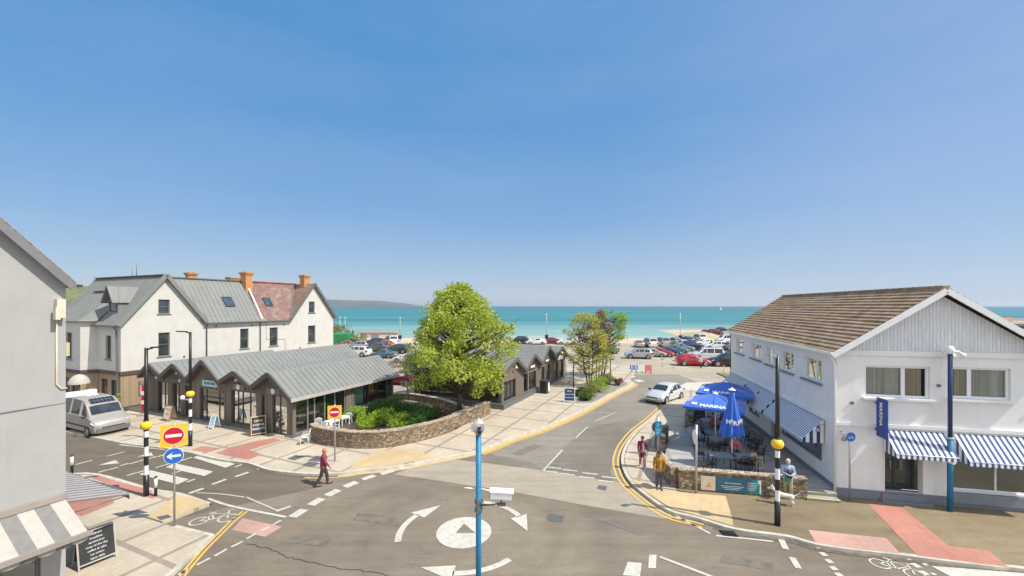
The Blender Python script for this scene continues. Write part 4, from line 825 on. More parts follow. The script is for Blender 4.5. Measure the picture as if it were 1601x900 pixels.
# striped awnings
def awning(root, fn, s0, s1, ztop, zbot, out_, c1, c2, wd, name='awning', val=.16, frame=m_frame, cheeks=True, cm=None):
    st = MB(); n = int(round((s1-s0)/wd)); T = .012
    for i in range(n):
        a, b = s0+(s1-s0)*i/n, s0+(s1-s0)*(i+1)/n; st.k = i % 2
        st.quad(fn(a, -.05, ztop), fn(b, -.05, ztop), fn(b, -out_, zbot), fn(a, -out_, zbot)); st.quad(fn(a, -.05, ztop-T), fn(a, -out_, zbot-T), fn(b, -out_, zbot-T), fn(b, -.05, ztop-T))
        st.quad(fn(a, -out_, zbot), fn(b, -out_, zbot), fn(b, -out_-.01, zbot-val), fn((a+b)/2, -out_-.012, zbot-val-.03), fn(a, -out_-.01, zbot-val))
    m = 6
    for s in (s0, s1) if cheeks else ():
        for j in range(m):
            st.k = 2*(j % 2) if j % 2 else 0; d0 = -.05-(out_-.05)*j/m; d1 = -.05-(out_-.05)*(j+1)/m; z0 = ztop+(zbot-ztop)*j/m; z1 = ztop+(zbot-ztop)*(j+1)/m
            st.quad(fn(s, d0, z0), fn(s, d1, z1), fn(s, d1, zbot-val), fn(s, d0, zbot-val))
    o = st.build(name, [c1, c2, cm or c2], root)
    f = MB()
    for s in (s0+.02, s1-.02): f.tube([fn(s, -.02, zbot), fn(s, -out_+.02, zbot-.02)], .018, 6)
    f.tube([fn(s0, -out_+.01, zbot-.01), fn(s1, -out_+.01, zbot-.01)], .02, 6); f.build('awning_frame', frame, o); return o
m_stb = M('navy_canvas', (.025, .05, .15), .85, .1, 5, 0); m_stw = M('white_canvas', (.74, .75, .77), .85, .05, 5, 0)
m_stb3 = M('mid_navy_canvas', (.05, .09, .22), .85, .1, 5, 0)
awning(RB, fy, 1.78, 3.95, 3.2, 2.42, .85, m_stw, m_stb3, .1); awning(RB, fy, 4.3, 7.6, 3.2, 2.3, .85, m_stw, m_stb3, .1)
m_stb2 = M('backlit_blue_canvas', (.1, .17, .32), .85, .1, 5, 0)  # stripe colour lightened to stand for the backlit, shaded side awnings
for a, b in ((.95, 5.9), (6.15, 8.3), (8.55, 10.8), (11.05, 14.9)): awning(RB, fx, a, b, 3.25, 2.3, .95, m_stw, m_stb2, .085, cm=m_stb)
# projecting sign with the restaurant's name
sg = MB(); sg.box(1.46, 1.54, -.75, -.12, 2.95, 4.62); sg_ = sg.build('projecting_sign', M('royal_blue_sign', (.01, .05, .27), .4, .06), RB)
mb = MB(); mb.tube([(1.5, -.14, 3.2), (1.5, .02, 3.2)], .04, 8); mb.tube([(1.5, -.14, 4.35), (1.5, .02, 4.35)], .04, 8); mb.build('bracket', m_navy, sg_)
text('lettering', sg_, 'MARINA', .27, frame4((1.455, -.43, 3.95), (0, 0, -1), (0, -1, 0)), m_plastic, bold=.004)
for x_, z_ in ((3.8, 5.2), (.6, 4.3), (6.9, 4.2)):
    mb = MB(); mb.box(x_-.06, x_+.06, -.05, -.002, z_-.06, z_+.06); mb.build('wall_vent', m_grey, RB)

# window logo, wall bracket
t = MB(); t.lathe((6.5, .09, 1.95), [(0, 0), (.16, 0), (.16, .004), (0, .004)], 16, 1); 
mb = MB(); mb.tube([(.15, -.02, 3.0), (.15, -.25, 3.05), (.15, -.3, 2.85)], .02, 6); mb.lathe((.15, -.3, 2.85), [(.03, 0), (.09, -.05), (.1, -.16), (0, -.16)], 10); mb.build('wall_lamp', m_steel, RB)
mb = MB(); mb.tube([(-.02, .9, 3.0), (-.25, .9, 3.05), (-.3, .9, 2.85)], .02, 6); mb.lathe((-.3, .9, 2.85), [(.03, 0), (.09, -.05), (.1, -.16), (0, -.16)], 10); mb.build('wall_lamp', m_steel, RB)
mb = MB(); mb.lathe((3.95, -.4, RE-.1), [(0, -.12), (.12, -.12), (.16, 0), (.12, .2), (0, .24)], 12); mb.bar((3.95, -.05, RE), (3.95, -.4, RE+.02), .06, .06); mb.build('security_camera', m_plastic, RB)

# ---------------------------------------------------------------- grey-white building at the left edge
LB = thing('grey_gable_building', 'pale grey rendered gable wall at the left edge with striped awning below', 'building', (-13.3, 12.2, 0), R_(65.2))
mb = MB(); LE = 9.35; wall(mb, fy, [(-9, LE+3.0*1.13*1.0), (-5.4, LE+6.1), (0, LE)], -.1, [(-4.2, -.5, .5, 2.5)], .3)
mb.quad((0, 0, -.1), (0, 9, -.1), (0, 9, LE), (0, 0, LE)); mb.quad((-9, 0, 0), (-9, 9, 0), (0, 9, 0), (0, 0, 0)); mb.build('wall', m_rendg, LB)
mb = MB(); slab(mb, (.16, -.22, LE-.05), (.16, 9, LE-.05), (-5.4, 9, LE+6.3), (-5.4, -.22, LE+6.3), .1); slab(mb, (-11, -.3, LE), (-11, 9, LE), (-5.4, 9, LE+6.35), (-5.4, -.3, LE+6.35), .16); mb.build('roof', m_slate2, LB)
mb = MB(); mb.bar((.12, -.25, LE-.22), (-5.4, -.25, LE+6.08), .05, .2, up=(0, 0, 1)); mb.quad((.1, -.24, LE-.25), (-5.4, -.24, LE+6.0), (-5.4, 0, LE+6.0), (.1, 0, LE-.25)); mb.build('bargeboard', M('slate_grey_board', (.17, .17, .18), .6), LB)
mb = MB(); mb.bar((.2, -.35, LE-.15), (.2, 9, LE-.15), .1, .08); mb.build('gutter', m_dk, LB)
window(LB, fy, -4.2, -.5, .5, 2.5, m_grey, m_glass, d=.1, vs=(-2.9, -1.7)); mb = MB(); mb.box(-4.4, -.3, .35, 3, 0, .1); mb.k = 1; mb.box(-4.4, -.3, 2.95, 3.0, .1, 3); mb.build('interior', [bpy.data.materials['shop_floor'], bpy.data.materials['shop_wall']], LB)
m_stg = M('grey_canvas', (.2, .19, .18), .85, .1, 5, 0); m_stc = M('cream_canvas', (.42, .395, .35), .85, .06, 5, 0)
awning(LB, fy, -6.4, -.05, 2.92, 2.25, 1.55, m_stg, m_stc, .32, val=.2, frame=m_grey); mb = MB(); mb.box(-6.5, .0, -.16, -.01, 2.9, 3.06); mb.build('awning_cassette', M('taupe_cassette', (.3, .26, .23), .6), LB)
mb = MB(); mb.bar((-6.4, -1.62, 2.235), (.02, -1.62, 2.235), .09, .12); mb.build('front_rail', bpy.data.materials['taupe_cassette'], LB)
fxo = lambda s, d, z: (-d, s, z)
awning(LB, fxo, .02, 5.5, 2.72, 2.35, 1.5, m_stg, M('mauve_canvas', (.42, .38, .38), .85), .16, val=.14, frame=m_grey, cheeks=False)
mb = MB(); mb.bar((-4.0, -.11, 5.72), (-.0, -.005, 5.72), .01, .02); mb.box(-6, 0, -.004, -.001, 5.69, 5.71); mb.build('render_joint', M('joint_grey', (.27, .265, .26), .9), LB)
# meter box, conduit and small floodlight near the corner
mb = MB(); mb.box(-.24, -.06, -.2, -.003, 8.25, 8.8); mb.box(-.3, -.2, -.3, -.12, 8.2, 8.55); mb.build('junction_box', M('cream_plastic', (.62, .55, .42), .6), LB)
pipe(LB, [(-.2, -.03, 8.2), (-.2, -.03, 6.3), (-.1, -.03, 6.15), (0.02, -.03, 6.15)], .022, M('cream_conduit', (.6, .5, .36), .6, .1), 'conduit')
mb = MB(); mb.box(.02, .1, .05, .2, 7.1, 7.5); mb.build('wall_box', M('olive_yellow_box', (.5, .48, .25), .6), LB)
mb = MB(); mb.box(-.15, .75, .15, .3, 5.83, 5.97); mb.build('fascia_light', m_white, LB)

# ---------------------------------------------------------------- far buildings
FB = thing('dark_roofed_shed', 'low building with a dark flat roof beyond the right gable', 'building', (92, 72, 0), R_(-12))
mb = MB(); mb.box(-12, 14, 0, 9, 0, 4.6); mb.build('wall', m_render, FB); mb = MB(); mb.box(-12.4, 14.4, -.4, 9.4, 4.61, 5.1); mb.build('roof', m_dk, FB)
QY = MB(); QY.box(120, 330, 146, 175, -4, 3.0); QY.build('quay', m_sand, kind='structure')
HB = thing('quayside_sheds', 'orange roofed harbour shed on the far quay at the right edge', 'building', (178, 147, 3.0), R_(-5))
HB.scale = (.5, .5, .38)
mb = MB(); mb.box(-4, 4, 0, 5, 0, 2.0); mb.build('wall', m_render, HB); mb = MB(); slab(mb, (-4.3, -.3, 2), (4.3, -.3, 2), (4.3, 2.6, 3.4), (-4.3, 2.6, 3.4)); slab(mb, (-4.3, 5.3, 2), (4.3, 5.3, 2), (4.3, 2.6, 3.4), (-4.3, 2.6, 3.4)); mb.build('roof', M('orange_tiles', (.55, .16, .07), .8), HB)
HB2 = thing('quayside_sheds', 'dark roofed long shed on the far quay right of the orange roof', 'building', (190, 150, 3.0), R_(-5))
HB2.scale = (.6, .5, .35)
mb = MB(); mb.box(-11, 14, 0, 5, 0, 1.8); mb.build('wall', m_render, HB2); mb = MB(); slab(mb, (-11.3, -.3, 1.8), (14.3, -.3, 1.8), (14.3, 2.6, 3.0), (-11.3, 2.6, 3.0)); slab(mb, (-11.3, 5.3, 1.8), (14.3, 5.3, 1.8), (14.3, 2.6, 3.0), (-11.3, 2.6, 3.0)); mb.build('roof', m_plinth, HB2)
KB = thing('beach_hut_block', 'low grey flat roofed kiosk at the edge of the beach car park', 'building', tuple(G(590, 533, 0)), R_(4))
mb = MB(); mb.box(-4.2, 4.2, 0, 3.2, 0, 1.9); mb.build('wall', M('kiosk_grey', (.42, .43, .4), .8), KB); mb = MB(); mb.box(-4.6, 4.6, -.4, 3.6, 1.9, 2.2); mb.build('roof', M('dusty_red_roof', (.4, .26, .22), .8), KB)
mb = MB(); mb.box(-2.6, -1.6, -.06, 0, .1, 1.7); mb.box(.3, 2.4, -.06, 0, .8, 1.6); mb.build('shutter', m_plastic, KB)
GC = thing('shipping_container', 'green steel shipping container beyond the end of the white house', 'container', tuple(G(534, 541, 0)), R_(12))
mb = MB(); mb.box(-1.5, 1.5, -1.2, 3.6, .1, 2.7)
for k in range(14): mb.box(-1.45+k*.21, -1.37+k*.21, -1.24, -1.2, .15, 2.65)
for k in range(16): mb.box(1.5, 1.54, -1.15+k*.3, -1.0+k*.3, .15, 2.65)
mb.build('body', m_green, GC); mb = MB(); mb.tube([(-.4, -1.27, .2), (-.4, -1.27, 2.6)], .03, 6); mb.tube([(.4, -1.27, .2), (.4, -1.27, 2.6)], .03, 6); mb.build('locking_bar', m_dk, GC)
# ---------------------------------------------------------------- trees and planting
m_leafA = leafmat('spring_leaves', [(.26, .34, .04), (.47, .55, .075), (.64, .69, .16)], .5); m_leafB = leafmat('yellow_green_leaves', [(.34, .4, .05), (.55, .56, .09), (.7, .55, .14)], .5)
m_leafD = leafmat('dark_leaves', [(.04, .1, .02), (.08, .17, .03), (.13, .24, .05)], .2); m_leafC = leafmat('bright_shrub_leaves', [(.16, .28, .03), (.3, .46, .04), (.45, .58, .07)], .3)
m_leafP = leafmat('purple_leaves', [(.16, .08, .08), (.28, .15, .12), (.4, .27, .16)], .3); m_leafY = leafmat('olive_leaves', [(.1, .14, .03), (.22, .26, .05), (.32, .33, .08)], .3)
m_leafW = leafmat('pale_blossom', [(.4, .34, .26), (.55, .5, .4), (.3, .27, .2)], .2)
def leaves(mb, c, r, n, size, rnd, flat_=.8):
    for _ in range(n):
        while True:
            p = Vector((rnd.uniform(-1, 1), rnd.uniform(-1, 1), rnd.uniform(-1, 1)))
            if p.length < 1: break
        p = c+Vector((p.x*r, p.y*r, p.z*r*flat_)); a = Vector((rnd.gauss(0, 1), rnd.gauss(0, 1), rnd.gauss(0, .7))).normalized(); b = a.cross(Vector((rnd.gauss(0, 1), rnd.gauss(0, 1), rnd.gauss(0, 1)))).normalized()
        s = size*rnd.uniform(.6, 1.3); mb.add([p-a*s, p+b*s*.55, p+a*s, p-b*s*.55], [(0, 1, 2, 3)])
def tree(name, label, cat, base, env, trunk_h, nclump, nleaf, lsize, crad, leafm, seed, r0=.17, stems=1, lean=(0, 0), group=None, extra=None):
    """env: function (unit height t) -> crown radius factor; crown described by (height0, height1, radius)"""
    rnd = random.Random(seed); T = thing(name, label, cat, base, 0, group); z0, z1, RR, shape = env
    tm = MB(); lm = MB(); lm.k = 0
    tops = []
    for s in range(stems):
        a = 2*math.pi*s/max(1, stems)+rnd.random(); sp = 0 if stems == 1 else .22
        P = []; top = z0+(z1-z0)*rnd.uniform(.62, .82)
        for i in range(7):
            t = i/6; P.append(Vector((math.cos(a)*sp*(1+t*RR*1.3)+lean[0]*t+rnd.uniform(-.06, .06)*t*3, math.sin(a)*sp*(1+t*RR*1.3)+lean[1]*t+rnd.uniform(-.06, .06)*t*3, top*t-.05)))
        r = r0/(stems**.5); tm.tube(P, [r*(1-.8*(i/6))*(1.35 if i == 0 else 1) for i in range(7)], 8); tops.append(P)
    for k in range(nclump):
        t = rnd.random()**.8; ang = rnd.uniform(0, 2*math.pi); rad = shape(t)*RR*math.sqrt(rnd.uniform(.12, 1))*(1+.13*math.sin(3*ang+5*t+seed)+.08*math.sin(7*ang-9*t))
        c = Vector((math.cos(ang)*rad+lean[0]*t, math.sin(ang)*rad+lean[1]*t, z0+(z1-z0)*t)); P = tops[k % stems]
        hz = max(trunk_h, min(c.z-rad*.5, P[-1].z)); q = P[0]
        for a_, b_ in zip(P, P[1:]):
            if a_.z <= hz <= b_.z: q = a_.lerp(b_, (hz-a_.z)/(b_.z-a_.z))
        mid = q.lerp(c, .5)+Vector((rnd.uniform(-.15, .15), rnd.uniform(-.15, .15), -.1)); rl = .02+.03*rad/RR*(r0/.17)
        tm.tube([q, mid, c], [rl*1.3, rl*.8, rl*.3], 5, cap=False)
        for _ in range(3): e = c+Vector((rnd.gauss(0, 1), rnd.gauss(0, 1), rnd.gauss(.3, .7)))*crad*.6; tm.tube([c, e], [rl*.4, .006], 4, cap=False)
        cr = crad*rnd.uniform(.6, 1.25); leaves(lm, c, cr, int(nleaf*rnd.uniform(.6, 1.3)*(cr/crad)**2), lsize, rnd)
    tm.build('trunk', m_bark, T); lm.build('crown', leafm, T); return T
egg = lambda t: math.sin(math.pi*min(1, (.12+.88*t))**.8)**.75*(1.0 if t < .5 else 1-.25*(t-.5))
b = G(718, 652, .1)
tree('maple_tree', 'large round crowned tree in fresh green leaf behind the curved stone wall', 'tree', b, (2.0, 9.85, 4.15, lambda t: max(.05, math.sin(math.pi*min(1, (.17+.83*t)**.95)))**.72), 1.9, 330, 92, .11, .66, m_leafA, 11, .2)
sl_ = lambda t: math.sin(math.pi*(.1+.85*t))**.8
tree('birch_tree', 'slender multi stemmed yellow green tree nearest the blackboard on the lane side', 'tree', G(921, 603, .1), (1.5, 7.6, 2.3, lambda t: .35+.65*math.sin(math.pi*(.15+.8*t))), 1.2, 150, 48, .085, .42, m_leafB, 21, .13, 3, (-.3, .3), 'street trees in the lane bed')
tree('purple_plum_tree', 'thin tree with sparse purple twigs rising between two green trees', 'tree', G(934, 597, .1), (2.6, 8.0, 1.6, sl_), 1.6, 75, 32, .075, .36, m_leafP, 22, .1, 2, (.3, .3), 'street trees in the lane bed')
tree('birch_tree', 'bright green loose tree leaning right beside the grey estate car', 'tree', G(942, 588, .1), (2.0, 8.0, 2.3, lambda t: .5+.5*math.sin(math.pi*(.15+.7*t))), 1.5, 125, 50, .09, .42, m_leafC, 23, .13, 2, (1.0, -.2), 'street trees in the lane bed')
tree('blossom_tree', 'small pale twiggy tree at the back end of the cafe kiosk', 'tree', G(643, 625, .1), (1.0, 4.2, 1.5, sl_), .8, 40, 30, .08, .4, m_leafW, 24, .09, 2)
def shrub(label, base, w_, h_, leafm, seed, n=1500, ls=.05, group=None, cat='shrub', name='shrub', sx=1.0):
    rnd = random.Random(seed); T = thing(name, label, cat, base, 0, group); tm = MB(); lm = MB()
    for k in range(max(8, int(n/90))):
        a = rnd.uniform(0, 6.28); t = rnd.random(); r = w_/2*math.sqrt(rnd.random())*(1-.35*t); c = Vector((math.cos(a)*r*sx, math.sin(a)*r, h_*(.2+.75*t*(1-.5*(r/(w_/2))**2))))
        tm.tube([(c.x*.2, c.y*.2, 0), c], [.018, .006], 4, cap=False); leaves(lm, c, w_*.2, 90, ls, rnd, .75)
    tm.build('stem', m_bark, T); lm.build('foliage', leafm, T); return T
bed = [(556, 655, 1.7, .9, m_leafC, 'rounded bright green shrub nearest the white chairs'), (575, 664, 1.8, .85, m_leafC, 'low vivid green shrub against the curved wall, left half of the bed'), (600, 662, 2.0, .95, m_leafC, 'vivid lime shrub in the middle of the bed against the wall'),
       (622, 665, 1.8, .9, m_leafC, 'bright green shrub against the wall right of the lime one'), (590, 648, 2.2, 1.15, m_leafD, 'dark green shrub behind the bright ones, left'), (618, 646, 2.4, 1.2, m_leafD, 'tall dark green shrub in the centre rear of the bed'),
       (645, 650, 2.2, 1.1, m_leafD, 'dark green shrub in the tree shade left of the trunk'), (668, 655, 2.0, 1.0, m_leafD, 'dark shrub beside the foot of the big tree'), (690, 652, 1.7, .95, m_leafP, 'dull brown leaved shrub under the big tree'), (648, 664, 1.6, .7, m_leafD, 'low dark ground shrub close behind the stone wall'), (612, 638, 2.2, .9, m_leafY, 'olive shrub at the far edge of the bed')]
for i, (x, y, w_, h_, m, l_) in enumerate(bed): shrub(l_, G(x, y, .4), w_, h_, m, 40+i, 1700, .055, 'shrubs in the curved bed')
lane = [(922, 622, 2.0, 1.35, m_leafY, 'yellow green bush nearest the lane kerb'), (908, 618, 1.3, .8, m_leafD, 'small dark bush right behind the blackboard'), (935, 612, 2.0, 1.5, m_leafC, 'vivid green bush in the middle of the lane bed'), (951, 601, 2.0, 1.6, m_leafY, 'olive clipped bush at the far end of the lane bed'), (967, 602, 1.1, .8, m_leafP, 'small purple bush at the tip of the lane bed'), (914, 626, 1.0, .6, m_leafD, 'low grey green bush at the kerb beside the blackboard')]
for i, (x, y, w_, h_, m, l_) in enumerate(lane): shrub(l_, G(x, y, .12), w_, h_, m, 60+i, 1800, .06, 'bushes in the lane bed')
shrub('golden green bush rising above the green container', G(527, 536, 0), 6.5, 4.6, m_leafY, 71, 2600, .16, None); shrub('low dark gorse mound by the beach kiosk', G(556, 536, 0), 5.5, 2.0, m_leafY, 72, 1500, .14)
shrub('rusty orange hedge end beside the green container', G(543, 536, 0), 2.2, 3.2, leafmat('rust_leaves', [(.3, .16, .07), (.42, .24, .1)], .1), 73, 900, .12)
shrub('clump of rocks and weeds by the white car behind the kiosks', G(630, 573, 0), 4.5, .9, leafmat('brown_weeds', [(.13, .1, .06), (.22, .16, .1)], .1), 74, 1200, .09)
shrub('small pot plant by the timber door of the white house', G(183, 640, .1), .7, 1.3, m_leafC, 75, 500, .05, name='pot_plant', cat='plant')
flat('planting_soil', [(500, 672), (560, 640), (620, 628), (700, 640), (735, 650), (715, 668), (640, 682), (560, 690)], m_soil, .3)
flat('planting_soil', [(900, 630), (925, 629), (960, 610), (982, 600), (970, 592), (940, 594), (905, 612)], M('grey_gravel', (.25, .23, .21), .95, .3, 12, .5), .13)
# ---------------------------------------------------------------- stone walls and terrace
m_cope = stone('coping_stone', [(.45, .36, .26), (.52, .44, .33), (.36, .27, .19), (.5, .4, .28)], 5)
def wallrun(name, label, P, th, z0, z1, cope=.06, m=m_stone, cm=None, grp=None):
    T = thing(name, label, 'wall', tuple(P[0]), 0, grp); Q = [Vector(p)-Vector(P[0]) for p in P]; o_ = Q[0]
    for (nm, w_, a, b_, mm) in (('rubble_face', th, z0, z1, m), ('coping', th+.05, z1+.002, z1+cope, cm or m_cope)):
        mb = MB(); L_, R2 = [], []
        for i, p in enumerate(Q):
            d = (Q[min(i+1, len(Q)-1)]-Q[max(i-1, 0)]); d.z = 0; d.normalize(); nn = Vector((-d.y, d.x, 0)); L_.append(p+nn*w_/2); R2.append(p-nn*w_/2)
        for i in range(len(Q)-1):
            rr = random.Random(i*7+len(Q)); j0 = rr.uniform(-.02, .02) if nm == 'coping' else 0
            X = [(q.x, q.y, z) for z in (a, b_+j0) for q in (R2[i], R2[i+1], L_[i+1], L_[i])]; mb.add(X, [(4, 5, 6, 7), (0, 1, 5, 4), (2, 3, 7, 6)]+([(3, 0, 4, 7)] if i == 0 or nm == 'coping' else [])+([(1, 2, 6, 5)] if i == len(Q)-2 or nm == 'coping' else []))
        mb.build(nm, mm, T)
    return T
cw = [(489, 686), (500, 692), (525, 697), (560, 700), (600, 699), (640, 692), (680, 682), (705, 673), (722, 664), (745, 655), (763, 647)]
wallrun('stone_wall', 'curved rubble stone wall round the shrub bed below the big tree', smooth_line([G(x, y, .1) for x, y in cw], 6), .4, 0, .95, cope=.07)
mb = wallrun('stone_wall', 'low pale capped wall at the back of the shrub bed', smooth_line([G(x, y, .1) for x, y in [(560, 655), (600, 628), (640, 625), (690, 634), (720, 645)]], 4), .35, 0, .55, cm=m_kerb)
tw = [(12.95, 18.05), (11.6, 18.35), (10.3, 18.62), (9, 18.88), (7.75, 19.12)]; tl = [(7.6, 19.2), (7.55, 20.0), (7.62, 21.2)]
wallrun('stone_wall', 'rubble stone wall along the front of the restaurant terrace carrying banners', [Vector((x, y, .1)) for x, y in tw], .32, 0, .88); wallrun('stone_wall', 'short return of the terrace wall beside the man in the ochre jacket', [Vector((x, y, .1)) for x, y in tl], .3, 0, .88)
m_dstone = stone('dark_stone', [(.1, .09, .075), (.15, .13, .1), (.07, .065, .06), (.18, .15, .12)]); 
wallrun('stone_wall', 'short dark curved wall stub at the lane side terrace entrance', [Vector(p) for p in [(8.6, 23.6, .1), (8.85, 24.7, .1), (9.6, 25.7, .1)]], .45, 0, .95, m=m_dstone, cm=m_dstone); wallrun('stone_wall', 'dark low stone wall under the front open parasol at the back of the terrace', [Vector(p) for p in [(12.1, 28.0, .1), (12.9, 29.6, .1), (14.2, 30.6, .1)]], .5, 0, 1.0, m=m_dstone, cm=m_dstone)
raised('terrace', [(13.1, 18.35), (7.85, 19.35), (7.8, 21.2), (8.9, 23.6), (10.0, 25.9), (12.6, 28.5), (14.4, 31.2), (17.6, 33.2), (14.55, 18.6), (14.3, 18.0)], m_terrace, .35, .05, px=False)
ST = thing('terrace_steps', 'two broad steps with yellow nosings at the corner of the white building', 'steps', (14.35, 18.3, .1), R_(-12.4))
mb = MB(); mb.box(-1.35, -.05, -.75, -.38, 0, .12); mb.box(-1.35, -.05, -.379, -.1, 0, .243); mb.build('step', m_terrace, ST); mb = MB(); mb.box(-1.35, -.05, -.77, -.70, .121, .13); mb.box(-1.35, -.05, -.4, -.33, .251, .26); mb.build('nosing', M('nosing_yellow', (.55, .52, .08), .7), ST)
# banners hung on the terrace wall
def wallpt(t, off, z): a = Vector((7.75, 19.12, 0)); b_ = Vector((12.95, 18.05, 0)); u = (b_-a).normalized(); n_ = Vector((u.y, -u.x, 0)); return a+u*t+n_*(.16+off)+Vector((0, 0, z))
uw = (Vector((12.95, 18.05, 0))-Vector((7.75, 19.12, 0))).normalized(); n_w = Vector((uw.y, -uw.x, 0))
B1 = thing('wall_banner', 'cream square panel with an orange boat on the terrace wall', 'banner', wallpt(.95, .03, .15)); ang = math.atan2(uw.y, uw.x); B1.rotation_euler.z = ang
mb = MB(); mb.box(0, .62, -.02, 0, .05, .68); p_ = mb.build('panel', M('cream_banner', (.62, .52, .4), .7, .1, 3, 0), B1); mb = MB(); mb.add([(.2, -.024, .2), (.45, -.024, .2), (.4, -.024, .28), (.25, -.024, .28), (.32, -.024, .3), (.33, -.024, .48), (.42, -.024, .3)], [(0, 1, 2, 3), (4, 6, 5)]); mb.build('boat_drawing', M('orange_print', (.6, .26, .08), .7), p_)
B2 = thing('wall_banner', 'long dark teal banner with white writing on the terrace wall', 'banner', wallpt(1.6, .03, .15)); B2.rotation_euler.z = ang
mb = MB(); mb.box(0, 1.85, -.02, 0, .05, .68); mb.k = 1; mb.add([(1.35, -.023, .05), (1.85, -.023, .05), (1.85, -.023, .68), (1.5, -.023, .68)], [(0, 1, 2, 3)]); mb.k = 2; mb.add([(1.78, -.026, .1), (1.85, -.026, .05), (1.85, -.026, .68), (1.7, -.026, .66), (1.8, -.026, .45)], [(0, 1, 2, 4), (4, 2, 3)])
p_ = mb.build('panel', [M('teal_banner', (.03, .11, .17), .6, .2, 2, 0), M('sea_green_print', (.02, .25, .24), .6, .3, 3, 0), m_plastic], B2)
text('lettering', p_, 'bar & restaurant', .1, frame4((.7, -.024, .45), (1, 0, 0), (0, 0, 1)), m_white, .002); 
mb = MB(); rr = random.Random(2)
for k in range(3): mb.box(.2+.08*k, 1.15-.1*k, -.024, -.021, .3-.07*k, .315-.07*k)
for k in range(5): mb.box(1.3, 1.6+.04*k, -.027, -.0235, .2+.08*k, .215+.08*k)
mb.build('print_lines', m_white, p_)
# ---------------------------------------------------------------- poles, beacons and signs
def beacon(label, P, h, arm=0.0, armd=(-1, 0), lamp='T', zg=3.15, spot=False):
    T = thing('belisha_beacon', label, 'beacon pole', P, 0, 'striped crossing beacons with street lamps'); r = .085
    mb = MB(); mb.tube([(0, 0, 0), (0, 0, .95)], r*1.25, 14); mb.build('base', m_black, T)
    mb = MB(); z = .95; k = 0
    while z < zg-.15: mb.k = k % 2; mb.tube([(0, 0, z), (0, 0, min(z+.42, zg-.12))], r, 14, cap=False); z += .42; k += 1
    mb.build('striped_pole', [m_white, m_black], T); mb = MB(); mb.tube([(0, 0, zg+.1), (0, 0, h)], [r*.95, r*.8], 12); mb.build('upper_pole', m_black, T)
    mb = MB(); mb.ball((0, 0, zg), .22, 20, 12, (1, 1, .95)); mb.build('globe', m_yellow, T)
    mb = MB(); mb.tube([(0, 0, zg+.19), (0, 0, zg+.25)], [.11, .09], 12); mb.build('collar', m_black, T); mb = MB(); mb.tube([(0, 0, zg-.25), (0, 0, zg-.19)], [.09, .11], 12); mb.build('collar', m_black, T)
    a = Vector((armd[0], armd[1], 0)).normalized(); mb = MB(); mb.tube([(0, 0, h-.08), a*.25+Vector((0, 0, h))], .035, 8); s = a*.2; e = a*(arm+.2); mb.bar(s+Vector((0, 0, h+.02)), e+Vector((0, 0, h+.05)), .2, .06); mb.build('lamp_head', m_black if lamp == 'T' else m_steel, T)
    if spot: mb = MB(); mb.tube([(-.02, 0, zg-.35), (-.28, -.08, zg-.3), (-.38, -.12, zg-.12)], .05, 8); mb.ball((-.36, -.12, zg-.2), .14); mb.build('spotlight', m_white, T)
    return T
beacon('striped beacon pole on the near left pavement with its lamp arm to the right', G(228, 775, .12), 6.6, .55, (1, .25)); beacon('striped beacon pole in front of the kiosk row with a white spotlight', G(297, 697, .12), 6.9, .55, (-1, -.1), spot=True); beacon('striped beacon pole beside the man with the white dog', G(1215, 821, .12), 6.55, .3, (-.9, -.35), lamp='W')
def signpost(label, P, h, cat='sign', group=None, r=.038):
    T = thing('sign_post', label, cat, P, 0, group); mb = MB(); mb.tube([(0, 0, 0), (0, 0, h)], r, 10); mb.build('post', m_steel, T); return T
def disc(mb, c, r, nrm, th=.012, n=40):
    M4 = frame4(c, Vector((0, 0, 1)).cross(Vector(nrm)), (0, 0, 1)); t = mb.T; mb.T = t @ M4; mb.tube([(0, 0, -th/2), (0, 0, th/2)], r, n); mb.T = t
def noentry(T, z, nrm, plate=True, s=1.0):
    nrm = Vector(nrm).normalized(); u = Vector((0, 0, 1)).cross(nrm).normalized(); M4 = frame4(Vector((0, 0, z))+nrm*.06, u, (0, 0, 1)); w_ = .42*s
    if plate: mb = MB(M4); mb.box(-w_, w_, -w_, w_, -.012, 0); b_ = mb.build('backing_plate', m_signy, T)
    else: b_ = T
    mb = MB(M4); mb.tube([(0, 0, .002), (0, 0, .008)], .335*s, 40); mb.k = 1; mb.tube([(0, 0, .008), (0, 0, .014)], .315*s, 40); mb.k = 0; mb.box(-.25*s, .25*s, -.055*s, .055*s, .015, .02); mb.build('no_entry_disc', [m_white, m_signr], b_)
SA = signpost('grey post with a yellow backed no entry sign above a round blue arrow sign', G(272, 822, .12), 3.98)
n1 = Vector((.42, -.9, 0)); noentry(SA, 3.5, n1); M4 = frame4(Vector((0, 0, 2.72))+n1.normalized()*.06, Vector((0, 0, 1)).cross(n1), (0, 0, 1))
mb = MB(M4); mb.tube([(0, 0, 0), (0, 0, .008)], .315, 40); mb.k = 1; mb.tube([(0, 0, .008), (0, 0, .014)], .295, 40); mb.k = 0
rt = Matrix.Rotation(R_(0), 4, 'Z'); mb.T = M4 @ rt; mb.box(-.08, .22, -.045, .045, .015, .02); mb.add([(-.23, 0, .02), (-.03, -.15, .02), (-.08, -.045, .02), (-.08, .045, .02), (-.03, .15, .02)], [(0, 1, 2, 3, 4)]); mb.build('arrow_disc', [m_white, m_signb], SA)
SB = signpost('slim grey post with a yellow backed no entry sign in front of the cafe chairs', G(523, 721, .12), 3.1); noentry(SB, 2.7, (.25, -1, 0), s=.85)
